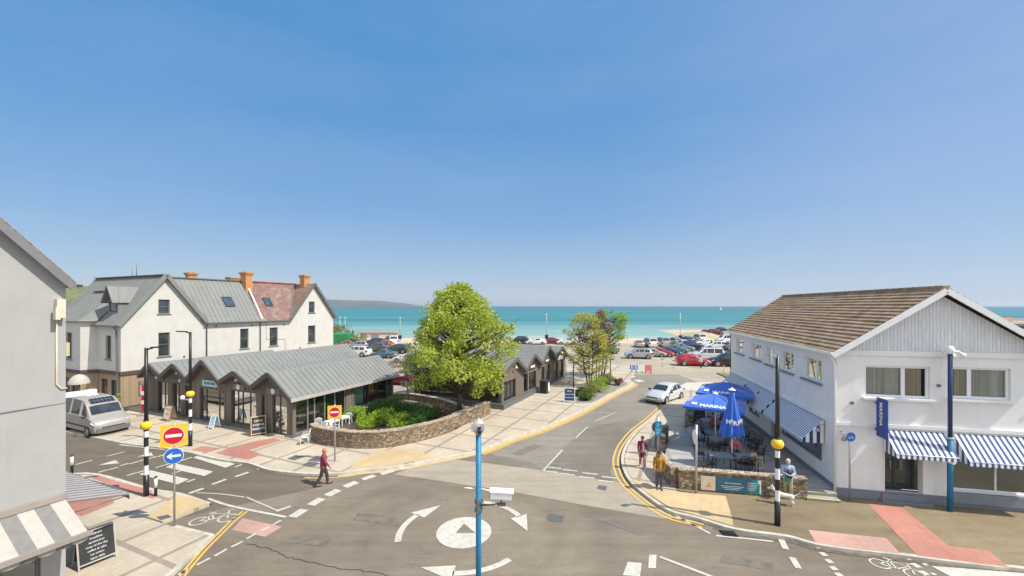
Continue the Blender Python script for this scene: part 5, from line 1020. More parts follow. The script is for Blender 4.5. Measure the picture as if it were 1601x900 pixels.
SC = signpost('plain white post with a sign seen edge on in front of the terrace wall', G(1088, 771, .12), 3.1, 'post', None, .055); mb = MB(); disc(mb, (-.06, .0, 2.55), .33, (-1, .12, 0)); mb.build('edge_on_disc', m_plastic, SC)
SD = signpost('blue rectangular sign with white writing over a grey disc on the lane corner', G(1028, 712, .12), 2.2); 
mb = MB(); mb.box(-.19, .19, -.062, -.05, 1.15+.0, 1.95); b_ = mb.build('blue_plate', m_teal, SD); t = MB(); t.box(-.17, .17, -.066, -.063, 1.52, 1.54)
for k in range(3): t.box(-.12, .12-.03*k, -.067, -.063, 1.42-.09*k, 1.45-.09*k)
t.build('print_lines', M('pale_blue_print', (.3, .6, .75), .6), b_); text('lettering', b_, 'P', .3, frame4((0, -.066, 1.72), (1, 0, 0), (0, 0, 1)), bpy.data.materials['pale_blue_print'], .002); mb = MB(); disc(mb, (-.03, .06, 1.6), .3, (0, 1, 0)); mb.build('grey_disc', m_grey, SD)
SE = signpost('tall slim post with a round blue cycle sign beside the corner downpipe', G(1328, 783, .12), 2.95); mb = MB(); disc(mb, (0, -.06, 2.8), .2, (0, -1, 0)); b_ = mb.build('blue_disc', m_signb, SE)
mb = MB(frame4((0, -.072, 2.8), (1, 0, 0), (0, 0, 1)))
for cx in (-.07, .07): mb.lathe((cx, -.03, 0), [(.038, 0), (.052, 0), (.052, .004)], 14)
mb.bar((-.07, -.03, 0), (.02, .04, 0), .014, .004); mb.bar((.02, .04, 0), (.07, -.03, 0), .014, .004); mb.build('cycle_symbol', m_white, b_)
# foreground blue camera pole
BP = thing('camera_pole', 'tall bright blue pole in the foreground carrying a white camera housing', 'camera pole', (-.81, 9.9, 0))
mb = MB(); mb.tube([(0, 0, 0), (0, 0, 5.5)], .066, 20); mb.build('post', m_bluepole, BP); mb = MB(); mb.tube([(0, 0, 5.5), (0, 0, 5.56)], .08, 16); mb.lathe((0, 0, 5.56), [(0, 0), (.12, 0), (.15, .06), (.15, .2), (.1, .27), (.03, .29), (.03, .33), (0, .33)], 16); mb.box(-.16, .14, -.14, .1, 5.6, 5.78); mb.build('camera_housing', M('pale_grey_plastic', (.42, .4, .385), .6), BP)
mb = MB(); mb.box(.0, .07, -.19, -.13, 5.55, 5.72); mb.lathe((.04, -.2, 5.63), [(0, -.03), (.04, -.03), (.05, 0)], 12, 1); mb.build('camera_lens', m_black, BP)
mb = MB(); mb.box(-.09, .09, -.085, .085, 3.65, 3.7); mb.box(-.09, .09, -.085, .085, 3.85, 3.9); mb.box(-.035, .035, -.1, -.06, 3.6, 3.95); mb.tube([(.07, 0, 3.78), (.35, -.05, 3.82), (.62, -.05, 3.86)], .022, 8); mb.box(.45, .66, -.08, -.02, 3.79, 3.86); mb.tube([(.55, -.05, 3.85), (.55, -.05, 4.0)], .02, 8); mb.build('bracket', m_grey, BP)
mb = MB(frame4((.55, -.05, 4.07), (.98, 0, -.06), (0, -.15, 1))); mb.box(-.26, .26, -.085, .085, -.09, .09); mb.box(-.28, .3, .086, .1, -.1, .1); mb.build('floodlight_box', m_white, BP); mb = MB(frame4((.55, -.05, 4.07), (.98, 0, -.06), (0, -.15, 1))); mb.box(-.275, -.261, -.07, .07, -.07, .07); mb.build('box_lens', m_black, BP)
mb = MB(); mb.tube([(-.05, 0, 4.18), (-.35, 0, 4.2)], .018, 6); mb.tube([(.05, 0, 4.18), (.3, -.03, 4.14)], .018, 6); mb.build('cable_arm', m_plastic, BP)
RP = thing('camera_pole', 'blue pole in front of the white building with a dome camera on top', 'camera pole', G(1485, 799, .12))
mb = MB(); mb.tube([(0, 0, 0), (0, 0, 3.0)], .095, 18); mb.build('lower_post', m_bluepole, RP); mb = MB(); mb.tube([(0, 0, 3.0), (0, 0, 6.5)], .075, 18); mb.build('upper_post', m_navy, RP); mb = MB(); mb.lathe((0, 0, 6.5), [(.09, 0), (.13, .05), (.16, .15), (.1, .3), (0, .34)], 16); mb.tube([(0, 0, 6.55), (.2, -.12, 6.6), (.32, -.18, 6.5)], .05, 8); mb.ball((.33, -.18, 6.46), .1); mb.build('camera_dome', m_plastic, RP)
mb = MB(); mb.tube([(0, -.0, 2.0), (0, -.0, 2.2)], .12, 18); disc(mb, (0, -.125, 2.1), .13, (0, -1, 0)); mb.build('notice', bpy.data.materials['white_plastic'], RP); mb = MB(); mb.tube([(0, 0, 2.98), (0, 0, 3.06)], .11, 18); mb.build('collar', M('notice_band', (.5, .5, .5), .6, .3, 12), RP)
# beach masts with blue boards
def mast(label, px, py, zt, zb=0):
    T = thing('beach_mast', label, 'flag mast', G(px, py, zb), 0, 'white masts along the beach'); v = py-478; k = F*(H-zb)/v/F
    hh = (py-zt)*k; mb = MB(); mb.tube([(0, 0, 0), (0, 0, hh)], [.07, .045], 8); mb.build('pole', m_steel, T); mb = MB(); mb.box(-.42, .42, -.2, -.12, .9, 1.8); mb.build('board', m_navy, T); mb = MB(); mb.ball((0, 0, hh), .17, 10, 6, (1.4, 1, .6)); mb.build('lamp', m_white, T)
mast('white mast with a blue board standing on the sand beyond the grey kiosk roofs', 854, 535, 491); mast('white lamp mast with a blue board behind the middle of the car park', 1063, 536, 491); mast('white mast with a blue board just left of the big tree', 625, 536, 497); mast('white lamp mast nearest the green container', 539, 535, 497); mast('thin white mast beside the end of the white house', 531, 536, 496)
def lamp(label, px, py, zt):
    T = thing('street_lamp', label, 'street lamp', G(px, py, .1), 0); k = (H-.1)/(py-478); hh = (py-zt)*k; mb = MB(); mb.tube([(0, 0, 0), (0, 0, hh)], [.07, .05], 8); mb.build('pole', m_black, T); mb = MB(); mb.bar((-.1, 0, hh), (.5, 0, hh+.05), .18, .06); mb.build('lamp_head', m_black, T)
lamp('dark slim lamp post behind the far corner of the white building', 1142, 590, 522); lamp('dark thin pole behind the blackboard in the lane bed', 896, 606, 566); lamp('short dark post in the middle of the lane bed', 954, 590, 562)
# bollards and bins
for i, (x, y, h_, l_) in enumerate([(112, 740, .95, 'black bollard with a white band beside the grey building'), (243, 776, .9, 'grey post with a pale plate beside the near beacon pole')]):
    T = thing('bollard', l_, 'bollard', G(x, y, .1)); mb = MB(); mb.tube([(0, 0, 0), (0, 0, h_)], .06, 10); mb.build('post', m_black, T); mb = MB(); mb.tube([(0, 0, h_*.45), (0, 0, h_*.9)], .063, 10); mb.build('band', m_white, T)
T = thing('litter_bin', 'black square litter bin outside the gabled shops', 'bin', G(851, 614, .12), R_(64)); mb = MB(); mb.box(-.4, .4, -.35, .35, 0, 1.15); mb.build('body', m_black, T); mb = MB(); mb.box(-.44, .44, -.39, .39, 1.151, 1.25); mb.build('lid', m_dk, T); mb = MB(); mb.box(.05, .38, -.365, -.352, .15, 1.0); mb.build('door', m_plastic, T)
# barriers in the car park
T = thing('road_barrier', 'red and white plastic barrier with small blue arrow signs at the car park mouth', 'barrier', G(1006, 583, 0), R_(-4)); 
for k, m in enumerate((m_white, m_signr)):
    mb = MB(); mb.box(-.75+k*.9, .1+k*.9, -.05, .05, .25, 1.05); mb.box(-.7+k*.9, -.6+k*.9, -.2, .2, 0, .25); mb.box(-.05+k*.9, .05+k*.9, -.2, .2, 0, .25); mb.build('panel', m if k == 0 else M('pale_red_plastic', (.7, .2, .2), .5), T)
for k in (0, 1): mb = MB(); mb.box(-1.75+k*.5, -1.3+k*.5, -.08, -.05, .45, .95); mb.box(-1.55+k*.5, -1.5+k*.5, -.05, .0, 0, .5); b_ = mb.build('arrow_board', m_signb, T); mb = MB(); mb.box(-1.6+k*.5, -1.45+k*.5, -.09, -.081, .55, .85); mb.build('arrow', m_white, b_)
for x, y, l_ in ((1053, 575, 'orange topped barrier post left of the red hatchback'), (1131, 584, 'thin red and white post right of the barrier row'), (1035, 573, 'thin pale post between the barrier and the parked row')):
    T = thing('barrier_post', l_, 'post', G(x, y, 0)); mb = MB(); mb.tube([(0, 0, 0), (0, 0, 1.1)], .035, 8); mb.box(-.15, .15, -.15, .15, 0, .05); mb.build('post', M('dull_post', (.4, .38, .36), .7) if 'dull_post' not in bpy.data.materials else bpy.data.materials['dull_post'], T); mb = MB(); mb.box(-.2, .2, -.03, .03, .98, 1.12); mb.build('band', m_signr, T)
# pavement boards
def aboard(label, P, rz, w_, h_, fm, bm_, deco=None, sp=.55, zs=.0):
    T = thing('pavement_sign', label, 'pavement sign', P, rz)
    for sg in (-1, 1):
        base = Vector((0, sg*sp/2, 0)); top = Vector((0, sg*.03, h_)); up = (top-base).normalized(); M4 = frame4(base, (1 if sg < 0 else -1, 0, 0), up)
        fr = MB(M4)
        for a in ((-w_/2, -w_/2+.045), (w_/2-.045, w_/2)): fr.box(a[0], a[1], 0, h_, -.015, .015)
        for a in ((.12, .165), (h_-.045, h_)): fr.box(-w_/2+.046, w_/2-.046, a[0], a[1], -.014, .014)
        f = fr.build('frame', fm, T); bd = MB(M4); bd.box(-w_/2+.03, w_/2-.03, .15, h_-.02, -.006, .006); b_ = bd.build('board', bm_, f)
        if sg < 0 and deco: deco(b_, M4)
    return T
def chalk_text(lines, size, z0, dz, m=None):
    def f(b_, M4):
        pass
    def g(b_, M4):
        for i, s in enumerate(lines): text('lettering', T_[0] if False else b_.parent, s, size, M4 @ Matrix.Translation((0, z0-dz*i, .008)), m or m_white, .001)
    return g
aboard('large chalk menu blackboard on the near left pavement below the striped awning', G(148, 878, .12), R_(62), .95, 1.15, M('weathered_frame', (.4, .36, .33), .7), m_chalk, chalk_text(['TODAY', 'breakfast', 'sandwiches', 'soup of the day', 'coffee & cake', 'ice cream', 'open daily'], .085, 1.0, .125))
aboard('light wooden framed blackboard outside the cafe kiosk door', G(403, 679, .12), R_(38), .85, 1.25, m_wood, m_chalk, chalk_text(['OPEN', 'COFFEE', 'SNACKS'], .19, .95, .25), .7)
aboard('pale blue free standing panel in front of the seashore shop', G(335, 669, .12), R_(-20), .5, .95, m_white, M('pale_blue_board', (.45, .62, .72), .6, .15), chalk_text(['SALE'], .14, .75, .2, m_signb))
aboard('white two part poster stand outside the left end of the kiosks', G(265, 657, .12), R_(-18), .8, 1.15, M('stand_brown', (.2, .1, .07), .7), M('poster_paper', (.62, .56, .42), .7, .3, 5), chalk_text(['FRESH', 'FISH'], .2, .85, .35, M('red_print', (.35, .06, .05), .6)))
aboard('navy menu board with a wooden foot on the pavement beside the lane', G(890, 628, .12), R_(-12), .95, 1.25, m_white, m_navy, chalk_text(['MENU', 'served daily', 'all welcome'], .17, .98, .27))
T = thing('feather_flag', 'tall narrow red and white banner flag at the left end of the kiosk row', 'banner flag', G(220, 650, .12)); mb = MB(); mb.tube([(0, 0, 0), (0, 0, 2.4)], .02, 6); mb.box(-.25, .25, -.2, .2, 0, .04); mb.build('pole', m_steel, T); mb = MB(); mb.k = 0; mb.box(.02, .35, -.01, .01, .4, 2.35); mb.k = 1; mb.box(.02, .35, -.012, .012, .9, 1.2); mb.box(.02, .35, -.012, .012, 1.6, 1.9); mb.build('flag', [m_signr, m_white], T)
T = thing('parasol', 'pale domed parasol behind the silver camper van', 'parasol', G(123, 664, .1)); mb = MB(); mb.tube([(0, 0, 0), (0, 0, 3.2)], .04, 8); mb.build('pole', m_grey, T); mb = MB(); mb.lathe((0, 0, 2.95), [(.58, 0), (.57, .15), (.45, .4), (.25, .6), (0, .68)], 20); mb.build('canopy', m_stc, T)
# ---------------------------------------------------------------- parasols, tables, chairs on the terrace
m_pblue = M('royal_blue_canvas', (.03, .13, .56), .75, .08, 3, 0); m_pblue.node_tree.nodes['Principled BSDF'].inputs['Sheen Weight'].default_value = .2
def parasol(label, P, rz, w_, zt, ze):
    T = thing('parasol', label, 'parasol', P, rz, 'blue restaurant parasols'); mb = MB(); mb.tube([(0, 0, 0), (0, 0, zt)], .035, 10); mb.build('pole', m_white, T); mb = MB(); mb.box(-.3, .3, -.3, .3, 0, .07); mb.build('base', m_dk, T)
    mb = MB(); hw = w_/2; C4 = [(-hw, -hw), (hw, -hw), (hw, hw), (-hw, hw)]; n = 8
    for i in range(4):
        a, b_ = C4[i], C4[(i+1) % 4]; ml = Vector(((a[0]+b_[0])/2, (a[1]+b_[1])/2, 0))
        for j in range(n):
            t0, t1 = j/n, (j+1)/n
            def pt(q, t, sag=.0): return Vector((q[0]*t, q[1]*t, zt+(ze-zt)*t-sag*math.sin(math.pi*t)*.05))
            for (p, q) in ((a, ml), (ml, b_)): mb.quad(pt(p, t0, 0), pt(p, t1, 0), pt(q, t1, 1), pt(q, t0, 1))
        mb.quad((a[0], a[1], ze), (b_[0], b_[1], ze), (b_[0], b_[1], ze-.14), (a[0], a[1], ze-.14))
    c = mb.build('canopy', m_pblue, T)
    for (nx, ny, off) in ((-1, 0, -.55), (0, -1, -.62)):
        u = Vector((-ny, nx, 0)); s = (Vector((0, 0, zt))-Vector((nx*hw, ny*hw, ze))).normalized(); mb = MB(frame4(Vector((nx*hw*.8, ny*hw*.8, zt+(ze-zt)*.8))+Vector((nx*.05, ny*.05, .04))+u*hw*off, u, s)); mb.box(-.14, .14, -.11, .11, -.002, .004); mb.build('emblem', m_plastic, c)
    mb = MB(); mb.lathe((0, 0, zt-.02), [(.16, 0), (.12, .05), (.02, .1), (0, .16)], 10); mb.build('finial', m_white, T)
    mb = MB()
    for i in range(4): mb.bar((0, 0, zt-.08), (C4[i][0]*.98, C4[i][1]*.98, ze-.03), .025, .03); mb.bar((0, 0, zt-1.0), (C4[i][0]*.5, C4[i][1]*.5, (zt+ze)/2-.06), .02, .02)
    mb.build('rib', m_white, T)
    for (nx, ny) in ((0, -1), (-1, 0)):
        u = Vector((-ny, nx, 0)); s = (Vector((-nx*0, 0, zt))-Vector((nx*hw, ny*hw, ze))).normalized(); o = Vector((nx*hw*.86, ny*hw*.86, zt+(ze-zt)*.86))+Vector((nx*.04, ny*.04, .03)); text('lettering', c, 'MARINA', .36, frame4(o, u, s), m_white, .001, bold=.012)
        mb = MB(frame4(Vector((nx*hw*.9, ny*hw*.9, zt+(ze-zt)*.9+.04))-u*hw*.6, u, s)); mb.box(-.16, .16, -.1, .12, -.002, .004) if False else None
    return T
parasol('open royal blue parasol at the front of the terrace', G(1118, 697, .35), R_(-32), 3.1, 3.1, 2.5); parasol('open dark blue parasol behind the front one, against the awnings', G(1134, 668, .35), R_(-32), 3.3, 3.1, 2.5)
T = thing('parasol', 'closed royal blue parasol standing at the long front table', 'parasol', G(1144, 731, .35), 0, 'blue restaurant parasols'); mb = MB(); mb.tube([(0, 0, 0), (0, 0, 3.95)], .04, 10); mb.build('pole', m_white, T)
mb = MB(); n = 40; prof = [(4.0, .05), (3.6, .13), (3.0, .24), (2.5, .33), (2.0, .44), (1.75, .47)]; P = []; 
for z, r in prof:
    for k in range(n): a = 2*math.pi*k/n; f = 1+.28*math.sin(a*8)*min(1, (4.0-z)*.6); zz = z-(.14*abs(math.sin(a*4)) if z < 1.8 else 0); P.append((r*f*math.cos(a), r*f*math.sin(a), zz))
mb.smooth = True; mb.add(P, [(i*n+k, i*n+(k+1) % n, (i+1)*n+(k+1) % n, (i+1)*n+k) for i in range(len(prof)-1) for k in range(n)]); c = mb.build('canopy', m_pblue, T); mb = MB(); mb.lathe((0, 0, 3.97), [(.18, 0), (.1, .06), (.02, .1), (0, .16)], 10); mb.build('finial', m_white, T)
for i, ch in enumerate('MARINA'):
    a = R_(-90-48+19*i); r = .47; o = Vector((r*math.cos(a), r*math.sin(a), 2.42+.05*math.sin(i*2))); text('lettering', c, ch, .3, frame4(o, (-math.sin(a), math.cos(a), 0), (0, 0, 1)), m_white, .002, bold=.01)
def table(label, P, rz, L_, W_, m=m_tabtop, grp='dark terrace tables', leg=m_dk):
    T = thing('table', label, 'table', P, rz, grp); mb = MB(); n = 6
    for k in range(n): mb.box(-L_/2, L_/2, -W_/2+k*W_/n+.008, -W_/2+(k+1)*W_/n-.008, .72, .745)
    mb.box(-L_/2+.03, L_/2-.03, -W_/2+.03, -W_/2+.06, .66, .719); mb.box(-L_/2+.03, L_/2-.03, W_/2-.06, W_/2-.03, .66, .719); mb.build('tabletop', m, T)
    for sx in (-1, 1):
        for sy in (-1, 1): mb = MB(); mb.box(sx*(L_/2-.06)-.025, sx*(L_/2-.06)+.025, sy*(W_/2-.06)-.025, sy*(W_/2-.06)+.025, 0, .66); mb.build('leg', leg, T)
    return T
def chair_proto(m):
    T = thing('chair', 'x', 'chair'); mb = MB(); mb.box(-.21, .21, -.2, .22, .43, .46)
    mb.build('seat', m, T); mb = MB(); mb.tube([(-.2, .22, .44), (-.2, .3, .85), (0, .34, .92), (.2, .3, .85), (.2, .22, .44)], .018, 6)
    for k in range(-3, 4): mb.tube([(k*.05, .23, .46), (k*.05, .32, .89)], .01, 5)
    mb.build('backrest', m, T); mb = MB()
    for sg in (-1, 1): mb.tube([(sg*.22, .26, .68), (sg*.24, -.1, .66), (sg*.22, -.17, .45)], .016, 6)
    mb.build('armrest', m, T)
    for sx, sy in ((-1, -1), (1, -1), (-1, 1), (1, 1)): mb = MB(); mb.tube([(sx*.19, sy*.19, .43), (sx*.22, sy*.23, 0)], [.018, .014], 6); mb.build('leg', m, T)
    return T
used = {}
def place(proto, key, P, rz, label, grp):
    o = proto if key not in used else copy_tree(proto); used[key] = 1; o.location = P; o.rotation_euler = (0, 0, rz); o['label'] = label; o['group'] = grp; return o
table('long dark slatted table at the front left of the terrace', G(1128, 733, .35), R_(-8), 1.25, .75); table('long dark slatted table right of the closed parasol', G(1163, 735, .35), R_(-8), 1.15, .75); table('dark table under the near edge of the open parasol', G(1124, 705, .35), R_(-8), 1.05, .75); table('dark table directly behind, around the pole of the open parasol', G(1116, 694, .35), R_(-8), 1.05, .75); table('rear dark table near the dark stone wall', G(1110, 674, .35), R_(-8), 1.1, .75)
cp = chair_proto(m_wicker); g_ = 'dark chairs on the terrace'
for x, y, rz, l_ in [(1098, 740, 60, 'dark chair at the left end behind the terrace wall'), (1109, 738, 180, 'dark chair at the near side of the front left table'), (1094, 722, 80, 'dark chair left of the front table, set back'), (1096, 700, 90, 'dark chair left of the middle table'), (1104, 690, 90, 'dark chair left of the table at the parasol pole'), (1132, 707, 185, 'dark chair in front of the middle table'), (1122, 722, 0, 'dark chair on the far side of the front left table'), (1160, 738, 175, 'dark chair on the near side of the right hand table'), (1170, 739, 180, 'second dark chair on the near side of the right hand table'), (1172, 700, -60, 'dark chair standing among the empty chairs by the wall'), (1164, 694, -30, 'dark chair behind the closed parasol towards the wall'), (1182, 706, -80, 'dark chair nearest the shop window wall'), (1176, 712, -100, 'dark chair in front of the group by the wall'), (1102, 668, 90, 'dark chair left of the rear table'), (1122, 666, -90, 'dark chair right of the rear table'), (1112, 662, 0, 'dark chair behind the rear table'), (1128, 684, -90, 'dark chair right of the parasol pole table'), (1186, 722, -120, 'dark chair alone near the yellow high chair')]:
    place(cp, 'dark', G(x, y, .35), R_(rz), l_, g_)
T = thing('high_chair', 'light wooden child high chair at the end of the front tables', 'high chair', G(1182, 738, .35), R_(15)); mb = MB()
for sx, sy in ((-1, -1), (1, -1), (-1, 1), (1, 1)): mb.tube([(sx*.16, sy*.16, .8), (sx*.25, sy*.25, 0)], .025, 6)
for sy in (-1, 1): mb.bar((-.22, sy*.22, .3), (.22, sy*.22, .3), .03, .03)
mb.build('leg_frame', m_wood, T); mb = MB(); mb.box(-.18, .18, -.18, .18, .55, .58); mb.box(-.18, .18, .15, .18, .58, .9); mb.box(-.2, .2, -.2, -.15, .78, .81); mb.build('seat', m_wood, T)
cp2 = chair_proto(m_plastic); g2 = 'white plastic chairs outside the cafe kiosk'
for x, y, rz, l_ in [(476, 694, -70, 'white plastic chair beside the kiosk corner, left end of the stone wall'), (502, 684, -60, 'white plastic chair left of the cafe tables'), (513, 678, 160, 'white plastic chair in front of the cafe tables'), (524, 681, 100, 'white plastic chair behind the slim sign post'), (545, 663, 200, 'white plastic chair nearest the shrubs'), (497, 676, 20, 'white plastic chair against the kiosk glass')]:
    place(cp2, 'white', G(x, y, .12), R_(rz), l_, g2)
for x, y, l_ in [(497, 686, 'white cafe table nearest the kiosk corner'), (519, 674, 'white cafe table in the middle by the glass'), (535, 668, 'white cafe table nearest the shrubs')]: table(l_, G(x, y, .12), R_(66), .75, .7, m_plastic, 'white cafe tables', m_plastic)
# inside the shop windows
for i, (y0, l_) in enumerate([(5.0, 'display shelf with pale goods behind the wide cafe window'), (8.4, 'display shelf behind the seashore shop door'), (12.8, 'display shelf with green goods behind the narrow windows'), (14.6, 'display shelf behind the leftmost kiosk window')]):
    P = Vector((1.6, y0, .13)); Pw = K1.matrix_basis if False else Matrix.Translation(K1.location) @ Matrix.Rotation(K1.rotation_euler.z, 4, 'Z'); T = thing('display_shelf', l_, 'shelf', Pw @ P, K1.rotation_euler.z, 'shelves inside the kiosks'); mb = MB()
    for k in range(4): mb.box(0, .4, -.6, .6, .3+.5*k, .33+.5*k)
    mb.box(0, .4, -.64, -.6, 0, 2.0); mb.box(0, .4, .6, .64, 0, 2.0); mb.build('rack', m_wood, T); rr = random.Random(i); mb = MB()
    for k in range(4):
        y = -.55
        while y < .5: w_ = rr.uniform(.08, .22); mb.k = rr.randrange(4); mb.box(.05, .32, y, y+w_, .331+.5*k, .4+.5*k+rr.uniform(0, .28)); y += w_+.03
    mb.build('goods', [m_plastic, m_leafC if False else M('goods_green%d' % i, (.1, .3, .15), .6), M('goods_tan%d' % i, (.5, .35, .2), .6), M('goods_blue%d' % i, (.1, .25, .4), .6)], T)
Pw = Matrix.Translation(K1.location) @ Matrix.Rotation(K1.rotation_euler.z, 4, 'Z')
T = thing('wall_poster', 'yellow poster hanging in the side window of the cafe kiosk', 'poster', Pw @ Vector((7.35, .16, 1.3)), K1.rotation_euler.z); mb = MB(); mb.box(-.35, .35, 0, .02, 0, .95); mb.build('sheet', m_signy, T)
T = thing('window_blind', 'pale green blind in the side window of the cafe kiosk', 'blind', Pw @ Vector((5.95, .16, .85)), K1.rotation_euler.z); mb = MB(); mb.box(-.5, .45, 0, .02, 0, 1.4); mb.build('sheet', M('pale_green_sheet', (.4, .55, .48), .7), T)
T = thing('counter', 'cafe counter seen through the glass corner of the kiosk', 'counter', Pw @ Vector((2.2, 1.9, .13)), K1.rotation_euler.z); mb = MB(); mb.box(-.4, 1.8, -.3, .4, 0, 1.0); mb.build('body', m_clad2, T); mb = MB(); mb.box(-.45, 1.85, -.35, .45, 1.001, 1.05); mb.build('worktop', m_plastic, T)
# ---------------------------------------------------------------- vehicles (front towards local +x)
def paint(name, col, metal=.25):
    return M(name, col, .32, .03, 1.5, 0, metal=metal, coat=.6)
TYPES = {
 # stations: x, z bottom, z belt, z top, half width, half width at roof ; cabin = index range of glasshouse
 'hatch': (dict(st=[(2.08,.34,.56,.6,.66,.5),(1.98,.22,.66,.7,.8,.62),(1.55,.2,.78,.86,.87,.7),(1.0,.2,.88,.97,.88,.72),(.3,.2,.92,1.38,.88,.6),(-.1,.2,.93,1.45,.88,.61),(-.75,.2,.95,1.45,.88,.61),(-1.45,.2,.98,1.36,.87,.58),(-1.92,.22,.98,1.04,.84,.62),(-2.08,.34,.8,.84,.76,.6)], ws=(3,4), sd=[(4,6),(6,7)], rw=(7,8), wh=(1.28,-1.28,.32))),
 'saloon': (dict(st=[(2.3,.34,.55,.6,.66,.5),(2.18,.22,.66,.7,.82,.62),(1.7,.2,.78,.86,.89,.7),(1.05,.2,.88,.95,.9,.72),(.25,.2,.92,1.36,.9,.6),(-.2,.2,.93,1.43,.9,.61),(-.9,.2,.95,1.4,.9,.6),(-1.65,.2,.98,1.08,.89,.62),(-2.15,.22,.98,1.03,.85,.62),(-2.3,.36,.8,.86,.76,.6)], ws=(3,4), sd=[(4,5),(5,6)], rw=(6,7), wh=(1.4,-1.38,.33))),
 'suv': (dict(st=[(2.25,.4,.72,.8,.7,.55),(2.12,.28,.86,.94,.86,.68),(1.65,.26,.98,1.06,.93,.74),(1.1,.26,1.06,1.14,.94,.76),(.5,.26,1.08,1.6,.94,.66),(0,.26,1.09,1.67,.94,.67),(-.85,.26,1.1,1.67,.94,.67),(-1.75,.26,1.12,1.6,.93,.65),(-2.12,.28,1.12,1.2,.9,.7),(-2.25,.4,.95,1.0,.82,.66)], ws=(3,4), sd=[(4,5),(5,6),(6,7)], rw=(7,8), wh=(1.38,-1.38,.37))),
 'mpv': (dict(st=[(2.35,.4,.8,.88,.74,.58),(2.22,.28,.95,1.02,.9,.72),(1.85,.26,1.06,1.14,.95,.78),(1.5,.26,1.12,1.24,.96,.8),(.85,.26,1.12,1.82,.96,.74),(.3,.26,1.12,1.92,.96,.76),(-.8,.26,1.12,1.94,.96,.76),(-2.05,.26,1.12,1.9,.95,.75),(-2.3,.28,1.12,1.3,.93,.78),(-2.36,.4,.95,1.0,.9,.76)], ws=(3,4), sd=[(4,5),(5,6),(6,7)], rw=(7,8), wh=(1.5,-1.45,.34))),
 'camper': (dict(st=[(2.62,.42,.82,.86,.78,.62),(2.5,.3,.98,1.04,.95,.76),(2.15,.28,1.14,1.2,1.0,.84),(1.78,.28,1.26,1.34,1.0,.88),(1.3,.28,1.3,1.98,1.0,.86),(.78,.28,1.34,2.34,1.0,.8),(-.6,.28,1.34,2.4,1.0,.78),(-2.4,.28,1.34,2.38,1.0,.78),(-2.62,.3,1.34,2.25,.98,.76),(-2.66,.42,1.3,2.1,.97,.75)], ws=(3,4), sd=[(4,4.9),(5.15,6),(6.1,6.9)], rw=None, wh=(1.72,-1.6,.35))),
}
